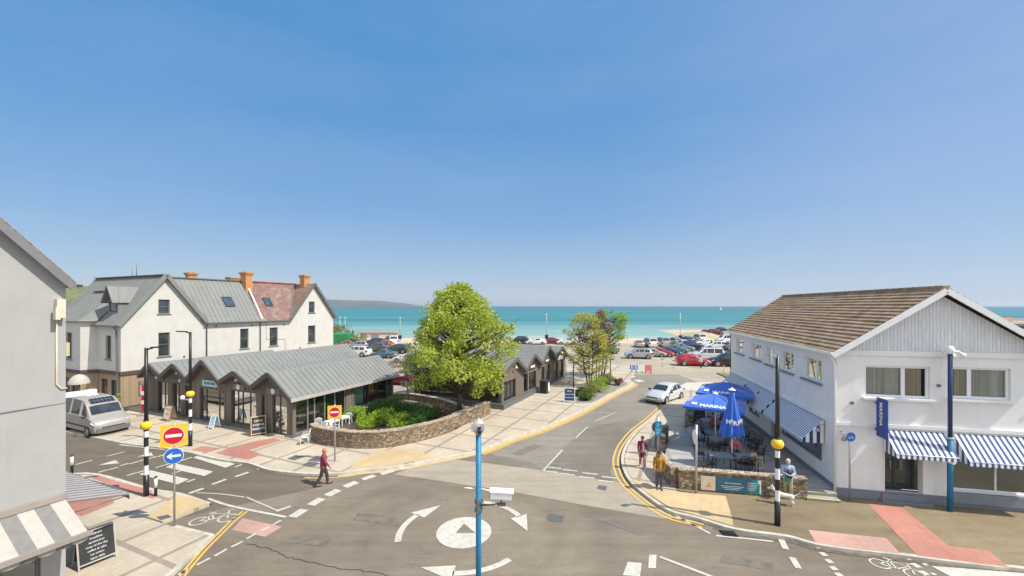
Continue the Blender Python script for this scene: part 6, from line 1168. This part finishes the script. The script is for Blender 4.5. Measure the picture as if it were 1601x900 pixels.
def make_car(kind, pm, label='x', cat='car', group=None):
    t = TYPES[kind]; st = t['st']; T = thing({'camper': 'camper_van', 'mpv': 'parked_van'}.get(kind, 'parked_car'), label, cat, (0, 0, 0), 0, group)
    def ring(s): x, zb, zl, zt, w_, wt = s; return [(x, 0, zb), (x, w_*.86, zb), (x, w_*.98, zb+.1), (x, w_, zb+(zl-zb)*.55), (x, w_*.975, zl-.02), (x, w_*.955, zl), (x, wt, zt-.06), (x, wt*.88, zt-.01), (x, wt*.5, zt+.015), (x, 0, zt+.02)]
    rg = [ring(s) for s in st]; mb = MB(); mb.smooth = True; P = []; nr = 10
    for r in rg: P += r+[(x, -y, z) for x, y, z in r[1:-1]][::-1]
    m = 2*nr-2
    mb.add(P, [(i*m+k, i*m+(k+1) % m, (i+1)*m+(k+1) % m, (i+1)*m+k) for i in range(len(st)-1) for k in range(m)]); mb.add(P[:m], [list(range(m))]); mb.add(P[-m:], [list(range(m))])
    b_ = mb.build('body', pm, T); finish(b_)
    b_.data.set_sharp_from_angle(angle=R_(38)) if hasattr(b_.data, 'set_sharp_from_angle') else None
    def lerp(i, k, sg=1):
        f = i-int(i); a = Vector(rg[int(i)][k]); c = a if f == 0 else a.lerp(Vector(rg[int(i)+1][k]), f); return Vector((c.x, c.y*sg, c.z))
    def patch(mb, q, sh, off):
        c = sum(q, Vector())/4; nn = (q[1]-q[0]).cross(q[3]-q[0]).normalized(); 
        if nn.dot(c-Vector((0, 0, .8))) < 0: nn = -nn
        Q = []
        for v in q:
            d = c-v; Q.append(v+d.normalized()*sh+nn*off)
        mb.add(Q, [(0, 1, 2, 3)])
    for a, b in t['sd']:
        for sg in (1, -1): wm = MB(); patch(wm, [lerp(a, 5, sg), lerp(b, 5, sg), lerp(b, 6, sg), lerp(a, 6, sg)], .055, .008); wm.build('side_window', m_cglass, T)
    a, b = t['ws']
    for sg in (1, -1): wm = MB(); wm.add([lerp(a+.55, 5, sg)+Vector((0, sg*.008, .03)), lerp(b, 5, sg)+Vector((-.0, sg*.008, .03)), lerp(b, 6, sg)+Vector((.0, sg*.008, -.06))], [(0, 1, 2)]); wm.build('quarter_window', m_cglass, T)
    def screen(nm, a, b):
        wm = MB(); wm.smooth = True; A_ = [lerp(a, k, 1) for k in (7, 8, 9)]+[lerp(a, k, -1) for k in (8, 7)]; B_ = [lerp(b, k, 1) for k in (7, 8, 9)]+[lerp(b, k, -1) for k in (8, 7)]
        nn = (A_[4]-A_[0]).cross(B_[0]-A_[0]).normalized(); nn = nn if nn.z > 0 else -nn
        P = [x.lerp(y, t_)+nn*.014 for x, y in zip(A_, B_) for t_ in (.1, .93)]; wm.add(P, [(2*i, 2*i+2, 2*i+3, 2*i+1) for i in range(4)]); wm.build(nm, m_cglass, T)
    screen('windscreen', a, b)
    if t['rw']: screen('rear_window', *t['rw'])
    xf, xr, rw = t['wh']; w_ = st[4][4]
    for x in (xf, xr):
        for sg in (1, -1): ar = MB(); ar.lathe((x, sg*(w_+.004), rw), [(0, 0), (rw+.06, 0), (rw+.075, -.04*sg)], 24, 1); ar.build('wheel_arch', m_black, T)
    for x in (xf, xr):
        for sg in (1, -1):
            mb = MB(); mb.lathe((x, sg*(w_-.1), rw), [(0, -.1), (rw*.8, -.1), (rw, -.07), (rw, .09*1), (rw*.93, .12), (rw*.66, .12), (rw*.64, .1), (0, .1)] if sg > 0 else [(0, .1), (rw*.8, .1), (rw, .07), (rw, -.09), (rw*.93, -.12), (rw*.66, -.12), (rw*.64, -.1), (0, -.1)], 24, 1); wl = mb.build('wheel', m_rubber, T)
            mb = MB()
            for k in range(7):
                a_ = 2*math.pi*k/7; mb.bar((x, sg*(w_+.012), rw), (x+rw*.6*math.cos(a_), sg*(w_+.018), rw+rw*.6*math.sin(a_)), .075, .02, up=(0, 1, 0))
            mb.lathe((x, sg*(w_+.02), rw), [(rw*.55, -.01), (rw*.66, -.01), (rw*.66, .008), (rw*.55, .008)], 24, 1); mb.build('rim', m_rim, wl)
    x0 = st[1][0]; zl = st[1][2]; wf = st[1][4]; x1 = st[-2][0]; zr = st[-2][2]; wr = st[-2][4]
    for sg in (1, -1):
        mb = MB(); mb.add([(x0+.06, sg*wf*.5, zl-.02), (x0-.02, sg*wf*.93, zl+.02), (x0-.32, sg*(wf*1.03+.02), zl+.06), (x0-.3, sg*(wf*1.05+.02), zl-.06), (x0+.015, sg*wf*1.0, zl-.13), (x0+.1, sg*wf*.55, zl-.12)], [(0, 1, 4, 5), (1, 2, 3, 4)]); mb.build('headlight', m_lamp, T)
        mb = MB(); h = .34 if kind in ('suv', 'mpv', 'camper') else .2; mb.add([(x1-.1, sg*wr*.72, zr-.02), (x1-.06, sg*wr*.99, zr-.02), (x1+.18, sg*(wr*1.01+.02), zr-.03), (x1+.16, sg*(wr*1.01+.03), zr-h), (x1-.08, sg*wr*1.0, zr-h), (x1-.14, sg*wr*.74, zr-h)], [(0, 1, 4, 5), (1, 2, 3, 4)]); mb.build('tail_light', m_tail, T)
        mb = MB(); xm = (st[3][0]+st[4][0])/2+.05; mb.box(xm-.06, xm+.1, sg*(w_+.02), sg*(w_+.2), st[3][2]+.0, st[3][2]+.14); mb.build('wing_mirror', m_dk, T)
    if kind == 'camper':
        mb = MB(); mb.prism([(2.3, -1.02), (2.62, -.82), (2.7, 0), (2.62, .82), (2.3, 1.02)], .32, .62); mb.build('bumper', M('grey_bumper', (.13, .13, .13), .6), T)
        for sg in (1, -1):
            mb = MB(); mb.bar((1.5, sg*1.012, .7), (-2.5, sg*1.012, .7), .02, .1); mb.build('side_strip', m_dk, T)
    xf_ = st[0][0]; mb = MB(); mb.box(xf_-.02, xf_+.015, -.26, .26, st[0][1]+.04, st[0][1]+.15); mb.build('number_plate', m_plate, T)
    mb = MB(); mb.box(xf_-.06, xf_+.006, -wf*.62, wf*.62, st[0][1]+.16, st[0][1]+.26); mb.box(xf_-.1, xf_+.0, -wf*.75, wf*.75, st[0][1]-.02, st[0][1]+.03); mb.build('grille', m_black, T)
    mb = MB(); xr_ = st[-1][0]; mb.box(xr_-.015, xr_+.02, -.26, .26, st[-1][1]+.2, st[-1][1]+.31); mb.build('rear_plate', m_platey, T)
    mb = MB(); mb.box(xf_-.5, xr_+.5, -w_*.8, w_*.8, .16, .3); mb.build('underbody', m_black, T)
    if kind == 'hatch' or kind == 'saloon':
        xb = rg[5][5][0]
        for sg in (1, -1): mb = MB(); mb.add([(xb+.03, sg*(w_*.957+.012), .95), (xb-.03, sg*(w_*.957+.012), .95), (xb-.03, sg*(st[5][5]+.016), 1.38), (xb+.03, sg*(st[5][5]+.016), 1.38)], [(0, 1, 2, 3)]); mb.build('door_pillar', m_black, T)
    if kind in ('suv', 'mpv'):
        for sg in (1, -1): mb = MB(); mb.tube([(.4, sg*.55, st[5][3]+.05), (-1.6, sg*.55, st[6][3]+.03)], .02, 6); mb.build('roof_rail', m_dk, T)
    return T
protos = {}; COL = {'pearl': (.6, .63, .6), 'silver': (.42, .44, .45), 'white': (.78, .78, .77), 'red': (.42, .006, .03), 'navy': (.015, .03, .07), 'black': (.015, .016, .02), 'teal': (.1, .17, .2), 'blue': (.2, .28, .36), 'grey': (.12, .13, .14), 'green': (.02, .07, .05), 'beige': (.45, .38, .3), 'maroon': (.18, .01, .03), 'orange': (.4, .13, .05), 'champ': (.40, .37, .33), 'dblue': (.03, .07, .17)}
pm_ = {}
def car(kind, colr, px, py, deg, label, group='cars parked in the beach car park', cat='car', z=0, at=None, s=1):
    if colr not in pm_: pm_[colr] = paint(colr+'_car_paint', COL[colr])
    if kind not in protos: o = protos[kind] = make_car(kind, pm_[colr]); 
    else: o = copy_tree(protos[kind])
    for c in CH[o.name]:
        if c.name.split('.')[0] == 'body': c.material_slots[0].link = 'OBJECT'; c.material_slots[0].material = pm_[colr]
    o.location = Vector(at) if at else G(px, py, z); o.rotation_euler = (0, 0, R_(deg)); o.scale = (s, s, s); lab(o, label, cat, group); return o
mv = car('hatch', 'pearl', 0, 0, 222, 'pearl white hatchback driving down the lane towards the junction', 'cars', 'car', at=(13.9, 37.3, 0), s=1.06)
vn = car('camper', 'champ', 0, 0, -23.6, 'silver high roofed camper van with a solar panel on its brow at the left', 'vans', 'camper van', at=(-28.9, 28.3, 0))
mb = MB(frame4((1.04, 0, 2.17), (0, 1, 0), (-.82, 0, .57)))
mb.box(-.62, .62, -.22, .24, .03, .06); sp_ = mb.build('solar_panel', M('solar_cells', (.02, .025, .05), .2, .2, 8, 0), vn); t = MB(frame4((1.04, 0, 2.17), (0, 1, 0), (-.82, 0, .57)))
for k in range(-3, 4): t.box(k*.2-.006, k*.2+.006, -.22, .24, .061, .064)
t.box(-.62, .62, .0, .015, .061, .065); t.build('grid_line', m_steel, sp_)
mb = MB(); mb.box(-1.0, -.2, -.3, .3, 2.41, 2.47); mb.build('roof_vent', m_white, vn)
car('suv', 'silver', 998, 560, 168, 'silver grey estate car parked side on nearest the lane trees'); car('hatch', 'beige', 999, 542, 80, 'small beige car at the left end of the far row', z=0); car('mpv', 'white', 1015, 542, 92, 'white van seen from behind at the far side of the car park', cat='van')
car('mpv', 'silver', 1035, 541, 90, 'silver people carrier seen from behind, right of the white van'); car('suv', 'beige', 1054, 539, 95, 'dusty pinkish car seen from behind beyond the blue cars'); car('hatch', 'champ', 1022, 557, -22, 'beige hatchback half hidden between the estate and the red hatchback')
car('hatch', 'red', 1034, 557, -22, 'small bright red hatchback in the near parked row'); car('saloon', 'navy', 1045, 555, -24, 'navy saloon right of the small red hatchback'); car('saloon', 'teal', 1056, 551, -24, 'slate blue saloon in the parked row behind the navy one'); car('saloon', 'blue', 1066, 548, -24, 'pale blue saloon at the right end of the near row')
car('hatch', 'red', 1083, 571, -9, 'large crimson hatchback parked side on in front of the vans', s=1.12); car('mpv', 'white', 1106, 562, 168, 'white camper van behind the large crimson hatchback', cat='van'); car('suv', 'black', 1136, 572, 170, 'black van by the corner of the white building', s=1.1)
car('suv', 'navy', 1083, 547, -8, 'dark navy car behind the crimson hatchback'); car('suv', 'dblue', 1074, 537, 88, 'dark blue car seen from behind near the beach'); car('mpv', 'white', 1092, 534, 90, 'white van seen from behind near the sandy mound', cat='van'); car('suv', 'white', 1118, 546, 172, 'white estate parked side on in the middle row'); car('hatch', 'white', 1101, 540, 175, 'white hatchback roof behind the navy car')
car('suv', 'silver', 1141, 547, 80, 'silver car behind the white estate at the right'); car('mpv', 'white', 1135, 536, 178, 'white van in the far right row', cat='van'); car('hatch', 'grey', 1107, 533, 90, 'dark grey car beside the white van near the mound'); car('suv', 'maroon', 1118, 523, -14, 'maroon car parked highest on the slipway by the sea'); car('hatch', 'red', 1102, 522, 80, 'small red car at the top of the slipway left of the maroon one'); car('hatch', 'navy', 1129, 518, -10, 'navy car at the top of the slipway right of the maroon one')
car('hatch', 'white', 1066, 541, 90, 'white hatchback seen from behind beyond the pale saloon'); car('suv', 'grey', 1148, 561, 172, 'grey car partly hidden by the corner of the white building')
car('suv', 'white', 557, 557, 172, 'white off road car with tan sills just beyond the kiosk roof', s=1.08); car('hatch', 'red', 527, 558, 170, 'red and white small car beside the end of the white house'); car('suv', 'silver', 561, 546, 170, 'silver car behind the white off road car'); car('suv', 'navy', 576, 546, 175, 'navy car behind the white off road car, right'); car('suv', 'grey', 588, 549, 170, 'brown grey car between the off road car and the dark saloon'); car('saloon', 'teal', 599, 559, 168, 'dark teal saloon just beyond the kiosk roof'); car('suv', 'green', 621, 552, 170, 'dark green car in front of the white van at the left'); car('saloon', 'white', 637, 566, 172, 'white saloon half hidden by the big tree')
car('hatch', 'orange', 599, 543, 170, 'orange brown hatchback in the left car park rows'); car('hatch', 'orange', 539, 543, 175, 'rusty red hatchback near the green container'); car('hatch', 'navy', 585, 538, 175, 'dark blue hatchback in the far left row by the grey kiosk'); car('mpv', 'white', 611, 539, 120, 'white van beside the beach kiosk', cat='van', s=1.1); car('saloon', 'black', 546, 540, 172, 'black saloon left of the silver car behind the off road car')
car('suv', 'black', 811, 537, 178, 'black car on the promenade seen over the grey kiosk roofs'); car('saloon', 'maroon', 859, 537, 178, 'maroon saloon roof seen over the middle of the kiosk roofs'); car('saloon', 'white', 838, 538, 178, 'white saloon between the black and the maroon car'); car('saloon', 'white', 886, 538, 178, 'white saloon at the right end over the kiosk roofs'); car('hatch', 'maroon', 626, 600, 160, 'dark purple car behind the back end of the cafe kiosk'); car('suv', 'blue', 948, 552, 170, 'blue grey car seen through the green lane trees')
MN = thing('sandy_mound', 'grassy sand mound beside the slipway behind the vans', 'mound', G(1092, 532, 0)); mb = MB(); mb.lathe((0, 0, -.2), [(7, 0), (5.5, 1.0), (3.4, 1.9), (1.5, 2.3), (0, 2.35)], 24); mb.build('earth', M('dune_grass', (.4, .36, .2), .95, .3, 1.5, .4), MN)
# ---------------------------------------------------------------- people
def remesh(mb, name, m, parent, vox, smooth=1):
    me = bpy.data.meshes.new(name); me.from_pydata(mb.v, [], mb.f); o = bpy.data.objects.new(name, me); C.objects.link(o)
    md = o.modifiers.new('r', 'REMESH'); md.mode = 'VOXEL'; md.voxel_size = vox; md.use_smooth_shade = True
    if smooth: s = o.modifiers.new('s', 'SMOOTH'); s.iterations = 3*smooth; s.factor = .5
    m2 = bpy.data.meshes.new_from_object(o.evaluated_get(bpy.context.evaluated_depsgraph_get())); bpy.data.objects.remove(o); bpy.data.meshes.remove(me)
    m2.name = name; m2.materials.clear(); m2.materials.append(m); o = bpy.data.objects.new(name, m2); C.objects.link(o)
    if parent: o.parent = parent; CH.setdefault(parent.name, []).append(o)
    return o
def cap(mb, a, b, ra, rb):
    a, b = Vector(a), Vector(b); mb.tube([a, b], [ra, rb], 12); mb.ball(a, ra*1.0, 12, 8); mb.ball(b, rb*1.0, 12, 8)
def hand(mb, wr, d, pn, side=1):
    """palm + four unequal curled fingers + thumb from the side of the palm; d = hand direction, pn = palm normal"""
    d = Vector(d).normalized(); pn = Vector(pn); pn = (pn-d*pn.dot(d)).normalized(); s = d.cross(pn)*side; wr = Vector(wr); pe = wr+d*.085
    for k in range(4): cap(mb, wr+s*(k-1.5)*.012, pe+s*(k-1.5)*.02, .016, .012)
    for k, ln in enumerate((.07, .078, .072, .056)):
        b = pe+s*(k-1.5)*-.021; m_ = b+d*ln*.5+pn*.012; e = m_+d*ln*.38+pn*.028; cap(mb, b, m_, .0092, .0085); cap(mb, m_, e, .0085, .0072)
    t0 = wr+d*.025+s*.028; t1 = t0+d*.035+s*.022+pn*.01; t2 = t1+d*.03+s*.004+pn*.012; cap(mb, t0, t1, .012, .0105); cap(mb, t1, t2, .0105, .008)
def person(label, P, rz, pose, h=1.72, top=(.3, .1, .1), legs=(.03, .03, .04), skin=(.5, .3, .22), hair=(.03, .02, .015), shoe=(.03, .03, .03), long_=0, group=None, bare_legs=False, arms='walk', extra=None, vox=.013, sit=False, jacket=None, hairlong=False, beard=False):
    T = thing('person', label, 'person', P, rz, group); k = h/1.75
    hip = Vector((0, 0, .93 if not sit else .5)); ch = hip+Vector((.02, 0, .42)); neck = hip+Vector((.03, 0, .56)); hd = neck+Vector((.035, 0, .145)); J = {}
    for sd, ph in ((1, pose), (-1, -pose)):
        hj = hip+Vector((0, sd*.09, -.02))
        if sit: kn = hj+Vector((.42, sd*.05, .02)); an = kn+Vector((.02, 0, -.42)); toe = an+Vector((.17, 0, -.04))
        else:
            kn = hj+Vector((.43*math.sin(ph*.55+.06), 0, -.43*math.cos(ph*.5))); bend = .15 if ph > 0 else .55*abs(ph); an = kn+Vector((-.42*math.sin(bend)+.42*math.sin(ph*.45), 0, -.40*math.cos(bend*.6))); toe = an+Vector((.17, 0, -.045 if ph >= 0 else -.06))
        J[sd] = (hj, kn, an, toe)
        sh = ch+Vector((0, sd*.185, .065)); sw = -ph*.6
        if arms == 'hold': el = sh+Vector((.06, sd*.06, -.27)); wr = el+Vector((.2, -sd*.14, .02))
        elif arms == 'table': el = sh+Vector((.14, sd*.06, -.25)); wr = el+Vector((.22, -sd*.1, .05))
        else: el = sh+Vector((.28*math.sin(sw), sd*.05, -.28*math.cos(sw))); wr = el+Vector((.25*math.sin(sw+.3), -sd*.005, -.25*math.cos(sw+.3)))
        J[sd] += (sh, el, wr)
    low = min(J[s][2].z for s in (1, -1))-.085; 
    if sit: low = 0
    def sc_(o): o.scale = (k, k, k); o.location = (0, 0, -low*k)
    mb = MB()
    cap(mb, hip+Vector((0, -.07, 0)), hip+Vector((0, .07, 0)), .115, .115); cap(mb, hip, hip+Vector((0, 0, .2)), .12, .115); cap(mb, hip+Vector((0, 0, .2)), ch, .11, .12); cap(mb, ch+Vector((0, -.1, .02)), ch+Vector((0, .1, .02)), .095, .095); cap(mb, ch+Vector((0, 0, .05)), neck+Vector((.01, 0, .06)), .065, .052)
    mb.ball(hd, .1, 16, 12, (1.0, .8, 1.22)); mb.ball(hd+Vector((.035, 0, -.05)), .068, 12, 8, (1, .85, .9)); cap(mb, hd+Vector((.095, 0, .02)), hd+Vector((.122, 0, -.02)), .012, .017)
    for sd in (1, -1): mb.ball(hd+Vector((-.005, sd*.082, -.005)), .026, 8, 6, (.7, .5, 1.2)); mb.ball(hd+Vector((.08, sd*.033, .03)), .018, 8, 6)
    mb.ball(hd+Vector((.095, 0, -.055)), .02, 8, 6, (.5, 1.4, .4))
    for sd in (1, -1):
        hj, kn, an, toe, sh, el, wr = J[sd]
        cap(mb, hj, kn, .088, .058); cap(mb, kn, kn.lerp(an, .35), .056, .06); cap(mb, kn.lerp(an, .35), an, .058, .038); cap(mb, an, toe, .036, .03); cap(mb, sh, el, .052, .04); cap(mb, el, wr, .04, .026); hand(mb, wr, wr-el, (0, -sd, 0) if arms == 'walk' else (0, 0, -1), sd)
    ms = M('skin_%d' % len(bpy.data.materials), skin, .55, .06, 8, 0); b_ = remesh(mb, 'body', ms, T, vox, 1); sc_(b_)
    mb = MB(); r = .028; drop = .12 if long_ == 0 else .3
    cap(mb, hip+Vector((0, -.075, -drop+.1)), hip+Vector((0, .075, -drop+.1)), .115+r, .115+r); cap(mb, hip+Vector((0, 0, -drop+.1)), hip+Vector((0, 0, .2)), .125+r, .115+r); cap(mb, hip+Vector((0, 0, .2)), ch, .11+r, .12+r); cap(mb, ch+Vector((0, -.11, .02)), ch+Vector((0, .11, .02)), .095+r, .095+r); cap(mb, ch+Vector((0, 0, .05)), neck+Vector((0, 0, -.0)), .07+r*.6, .06+r*.5)
    for sd in (1, -1): hj, kn, an, toe, sh, el, wr = J[sd]; cap(mb, sh, el, .058+r*.6, .045+r*.6); cap(mb, el, el.lerp(wr, .88), .045+r*.6, .034+r*.4)
    o = remesh(mb, 'jacket', M('cloth_%d' % len(bpy.data.materials), top, .85, .18, 9, .3, 25), T, vox, 1); sc_(o)
    mb = MB(); r = .018; cap(mb, hip+Vector((0, -.075, 0)), hip+Vector((0, .075, 0)), .118+r, .118+r)
    for sd in (1, -1): hj, kn, an, toe, sh, el, wr = J[sd]; cap(mb, hj, kn, .092+r, .062+r); cap(mb, kn, kn.lerp(an, .9), .06+r, .05+r*.8)
    o = remesh(mb, 'trousers', M('cloth_%d' % len(bpy.data.materials), legs, .85, .2 if long_ == 0 else .5, 9, .3, 25), T, vox, 1); sc_(o)
    for sd in (1, -1): hj, kn, an, toe, sh, el, wr = J[sd]; mb = MB(); cap(mb, an+Vector((-.03, 0, -.03)), toe+Vector((.02, 0, -.005)), .048, .04); o = remesh(mb, 'shoe', M('shoe_%d' % len(bpy.data.materials), shoe, .7), T, vox, 0); sc_(o)
    mb = MB(); mb.ball(hd+Vector((-.018, 0, .022)), .109, 16, 12, (1, .87, 1.18)); 
    if hairlong: mb.ball(hd+Vector((-.06, 0, -.07)), .085, 12, 8, (.8, .95, 1.4))
    hm = [p for p in range(0)]
    o = mb.build('hair', M('hair_%d' % len(bpy.data.materials), hair, .8, .2, 20, .4), T)
    import bmesh
    bm = bmesh.new(); bm.from_mesh(o.data); bmesh.ops.bisect_plane(bm, geom=bm.verts[:]+bm.edges[:]+bm.faces[:], plane_co=hd+Vector((.045, 0, .03)), plane_no=(.75, 0, -.66), clear_outer=True); bm.to_mesh(o.data); bm.free(); sc_(o)
    if extra: extra(T, J, hip, ch, hd, sc_)
    return T
def face_dir(dx, dy): return math.atan2(dy, dx)
# man in maroon top crossing the road towards the right, seen from behind-left
person('person in a maroon top walking across the road at the give way line', G(505, 758, .02), R_(25), .55, 1.74, (.26, .045, .08), (.05, .04, .04), (.5, .3, .22), (.42, .17, .08), (.14, .04, .05))
def bag(T, J, hip, ch, hd, sc_):
    mb = MB(); cap(mb, hip+Vector((.1, .16, .02)), hip+Vector((.1, .16, -.1)), .07, .08); o = remesh(mb, 'handbag', M('grey_bag', (.3, .3, .32), .7), T, .015, 1); sc_(o)
    mb = MB(); mb.box(hd.x+.09, hd.x+.105, -.075, .075, hd.z+.015, hd.z+.055); o = mb.build('sunglasses', m_black, T); sc_(o)
    mb = MB(); cap(mb, ch+Vector((.11, 0, -.02)), hip+Vector((.1, 0, .02)), .06, .07); o = remesh(mb, 'pink_top', M('pink_cloth', (.55, .25, .28), .8), T, .015, 1); sc_(o)
person('person in dark red coat and patterned trousers walking on the right pavement', G(1004, 731, .12), face_dir(-.15, -1), .45, 1.66, (.13, .02, .05), (.36, .22, .14), (.45, .27, .2), (.02, .015, .012), (.6, .58, .55), long_=1, hairlong=True, extra=bag)
def capx(T, J, hip, ch, hd, sc_):
    mb = MB(); mb.ball(hd+Vector((-.01, 0, .045)), .112, 14, 8, (1, .88, .85)); mb.box(hd.x+.05, hd.x+.17, -.06, .06, hd.z+.045, hd.z+.06); o = mb.build('cap', M('brown_cap', (.05, .03, .02), .8), T); sc_(o)
person('person in an ochre jacket standing by the end of the terrace wall', G(1030, 764, .12), face_dir(-.1, -1), .12, 1.76, (.38, .18, .025), (.07, .075, .095), (.42, .24, .17), (.04, .025, .02), (.12, .1, .09), extra=capx)
def rucks(T, J, hip, ch, hd, sc_):
    mb = MB(); cap(mb, ch+Vector((.16, 0, -.12)), hip+Vector((.18, .02, .1)), .1, .11); o = remesh(mb, 'held_bag', M('dark_bag', (.025, .04, .09), .7), T, .015, 1); sc_(o)
    mb = MB(); mb.box(.17, .3, -.15, -.02, hip.z-.1, hip.z+.08); o = mb.build('green_pouch', M('green_pouch', (.02, .22, .12), .7), T); sc_(o)
person('grey haired man in blue top holding a bag beside the beacon pole', G(1231, 779, .12), face_dir(-.35, -1), .2, 1.74, (.3, .38, .5), (.36, .33, .2), (.55, .33, .25), (.55, .5, .42), (.3, .28, .25), arms='hold', extra=rucks)
person('person in a red and white top seated at the front terrace tables', G(1148, 718, .35), R_(-100), 0, 1.7, (.5, .12, .14), (.05, .05, .07), (.5, .3, .22), (.12, .06, .03), sit=True, arms='table')
person('person in dark clothes seated at the rear terrace tables', G(1114, 676, .35), R_(-60), 0, 1.7, (.25, .08, .06), (.04, .04, .05), (.5, .3, .22), (.06, .03, .02), sit=True, arms='table', vox=.02)
for x, y, rz, tp, lg, l_ in [(1095, 575, 200, (.75, .75, .75), (.04, .04, .05), 'person in a white top walking in front of the crimson hatchback'), (797, 537, 90, (.03, .03, .05), (.02, .02, .03), 'lone figure in black on the promenade above the kiosk roofs'), (551, 525, 60, (.03, .03, .08), (.02, .02, .03), 'tiny figure in dark clothes on the sand left of the beach kiosk'), (593, 540, 0, (.04, .04, .05), (.03, .03, .04), 'figure in dark clothes by the beach kiosk'), (1118, 531, 10, (.6, .4, .35), (.3, .25, .2), 'person in pale clothes below the maroon car')]:
    person(l_, G(x, y, 0), R_(rz), .4, 1.7, tp, lg, vox=.035)
# white dog on a lead
DG = thing('dog', 'white dog standing on the right pavement beside the striped beacon pole', 'dog', G(1226, 789, .12), R_(152)); mb = MB()
cap(mb, (-.26, 0, .4), (.0, 0, .4), .1, .1); cap(mb, (0, 0, .4), (.22, 0, .42), .1, .125); cap(mb, (.26, 0, .46), (.4, 0, .6), .085, .065); mb.ball((.45, 0, .64), .085, 12, 8); cap(mb, (.5, 0, .62), (.6, 0, .59), .05, .032); mb.ball((.63, 0, .595), .018)
for sd in (1, -1):
    cap(mb, (.24, sd*.07, .36), (.23, sd*.075, .2), .05, .032); cap(mb, (.23, sd*.075, .2), (.24, sd*.075, .04), .028, .024); cap(mb, (.24, sd*.075, .03), (.28, sd*.075, .025), .028, .024)
    cap(mb, (-.27, sd*.07, .38), (-.2, sd*.08, .24), .07, .045); cap(mb, (-.2, sd*.08, .24), (-.33, sd*.08, .16), .036, .026); cap(mb, (-.33, sd*.08, .16), (-.3, sd*.08, .04), .024, .022); cap(mb, (-.3, sd*.08, .03), (-.26, sd*.08, .025), .028, .024)
    cap(mb, (.44, sd*.06, .7), (.42, sd*.085, .77), .028, .014)
cap(mb, (-.33, 0, .44), (-.46, 0, .52), .035, .025); cap(mb, (-.46, 0, .52), (-.54, 0, .62), .025, .016)
remesh(mb, 'body', M('white_fur', (.66, .6, .52), .95, .15, 12, .8, 40), DG, .014, 1); mb = MB(); mb.lathe((0, 0, 0), [(.088, -.015), (.09, .015)], 16); mb2 = MB(Matrix.Translation((.33, 0, .53)) @ Matrix.Rotation(R_(40), 4, 'Y')); mb2.lathe((0, 0, 0), [(.084, -.015), (.088, .015)], 16); mb2.build('collar', m_signr, DG)
mb = MB(); a = Vector((.33, 0, .56)); e = Vector((-.1, .35, 1.05)); mb.tube([a, a.lerp(e, .5)+Vector((0, 0, -.12)), e], .006, 5); lab(mb.build('dog_lead', m_black, None), 'thin dark lead from the white dog up to the hand of the man', 'lead'); ld = bpy.data.objects['dog_lead']; ld.location = DG.location; ld.rotation_euler = DG.rotation_euler
# small sailing boat far out and distant swimmers' buoys
SBT = thing('sailing_boat', 'tiny white boat on the sea right of the middle', 'boat', ((1126-800)/640*1100, 1100, -2.3), R_(20)); mb = MB(); mb.prism([(-5, -1.2), (3, -1.4), (6, 0), (3, 1.4), (-5, 1.2)], 0, 1.2); mb.build('hull', m_white, SBT); mb = MB(); mb.add([(-1.5, 0, 1.5), (4, 0, 1.5), (1.2, .05, 8), (-1.5, .06, 1.5)], [(0, 1, 2)]); mb.tube([(1.2, 0, 1.2), (1.2, 0, 8.2)], .12, 6); mb.build('sail', m_stw, SBT)
bpy.context.view_layer.update()
mv.name = 'moving_car'
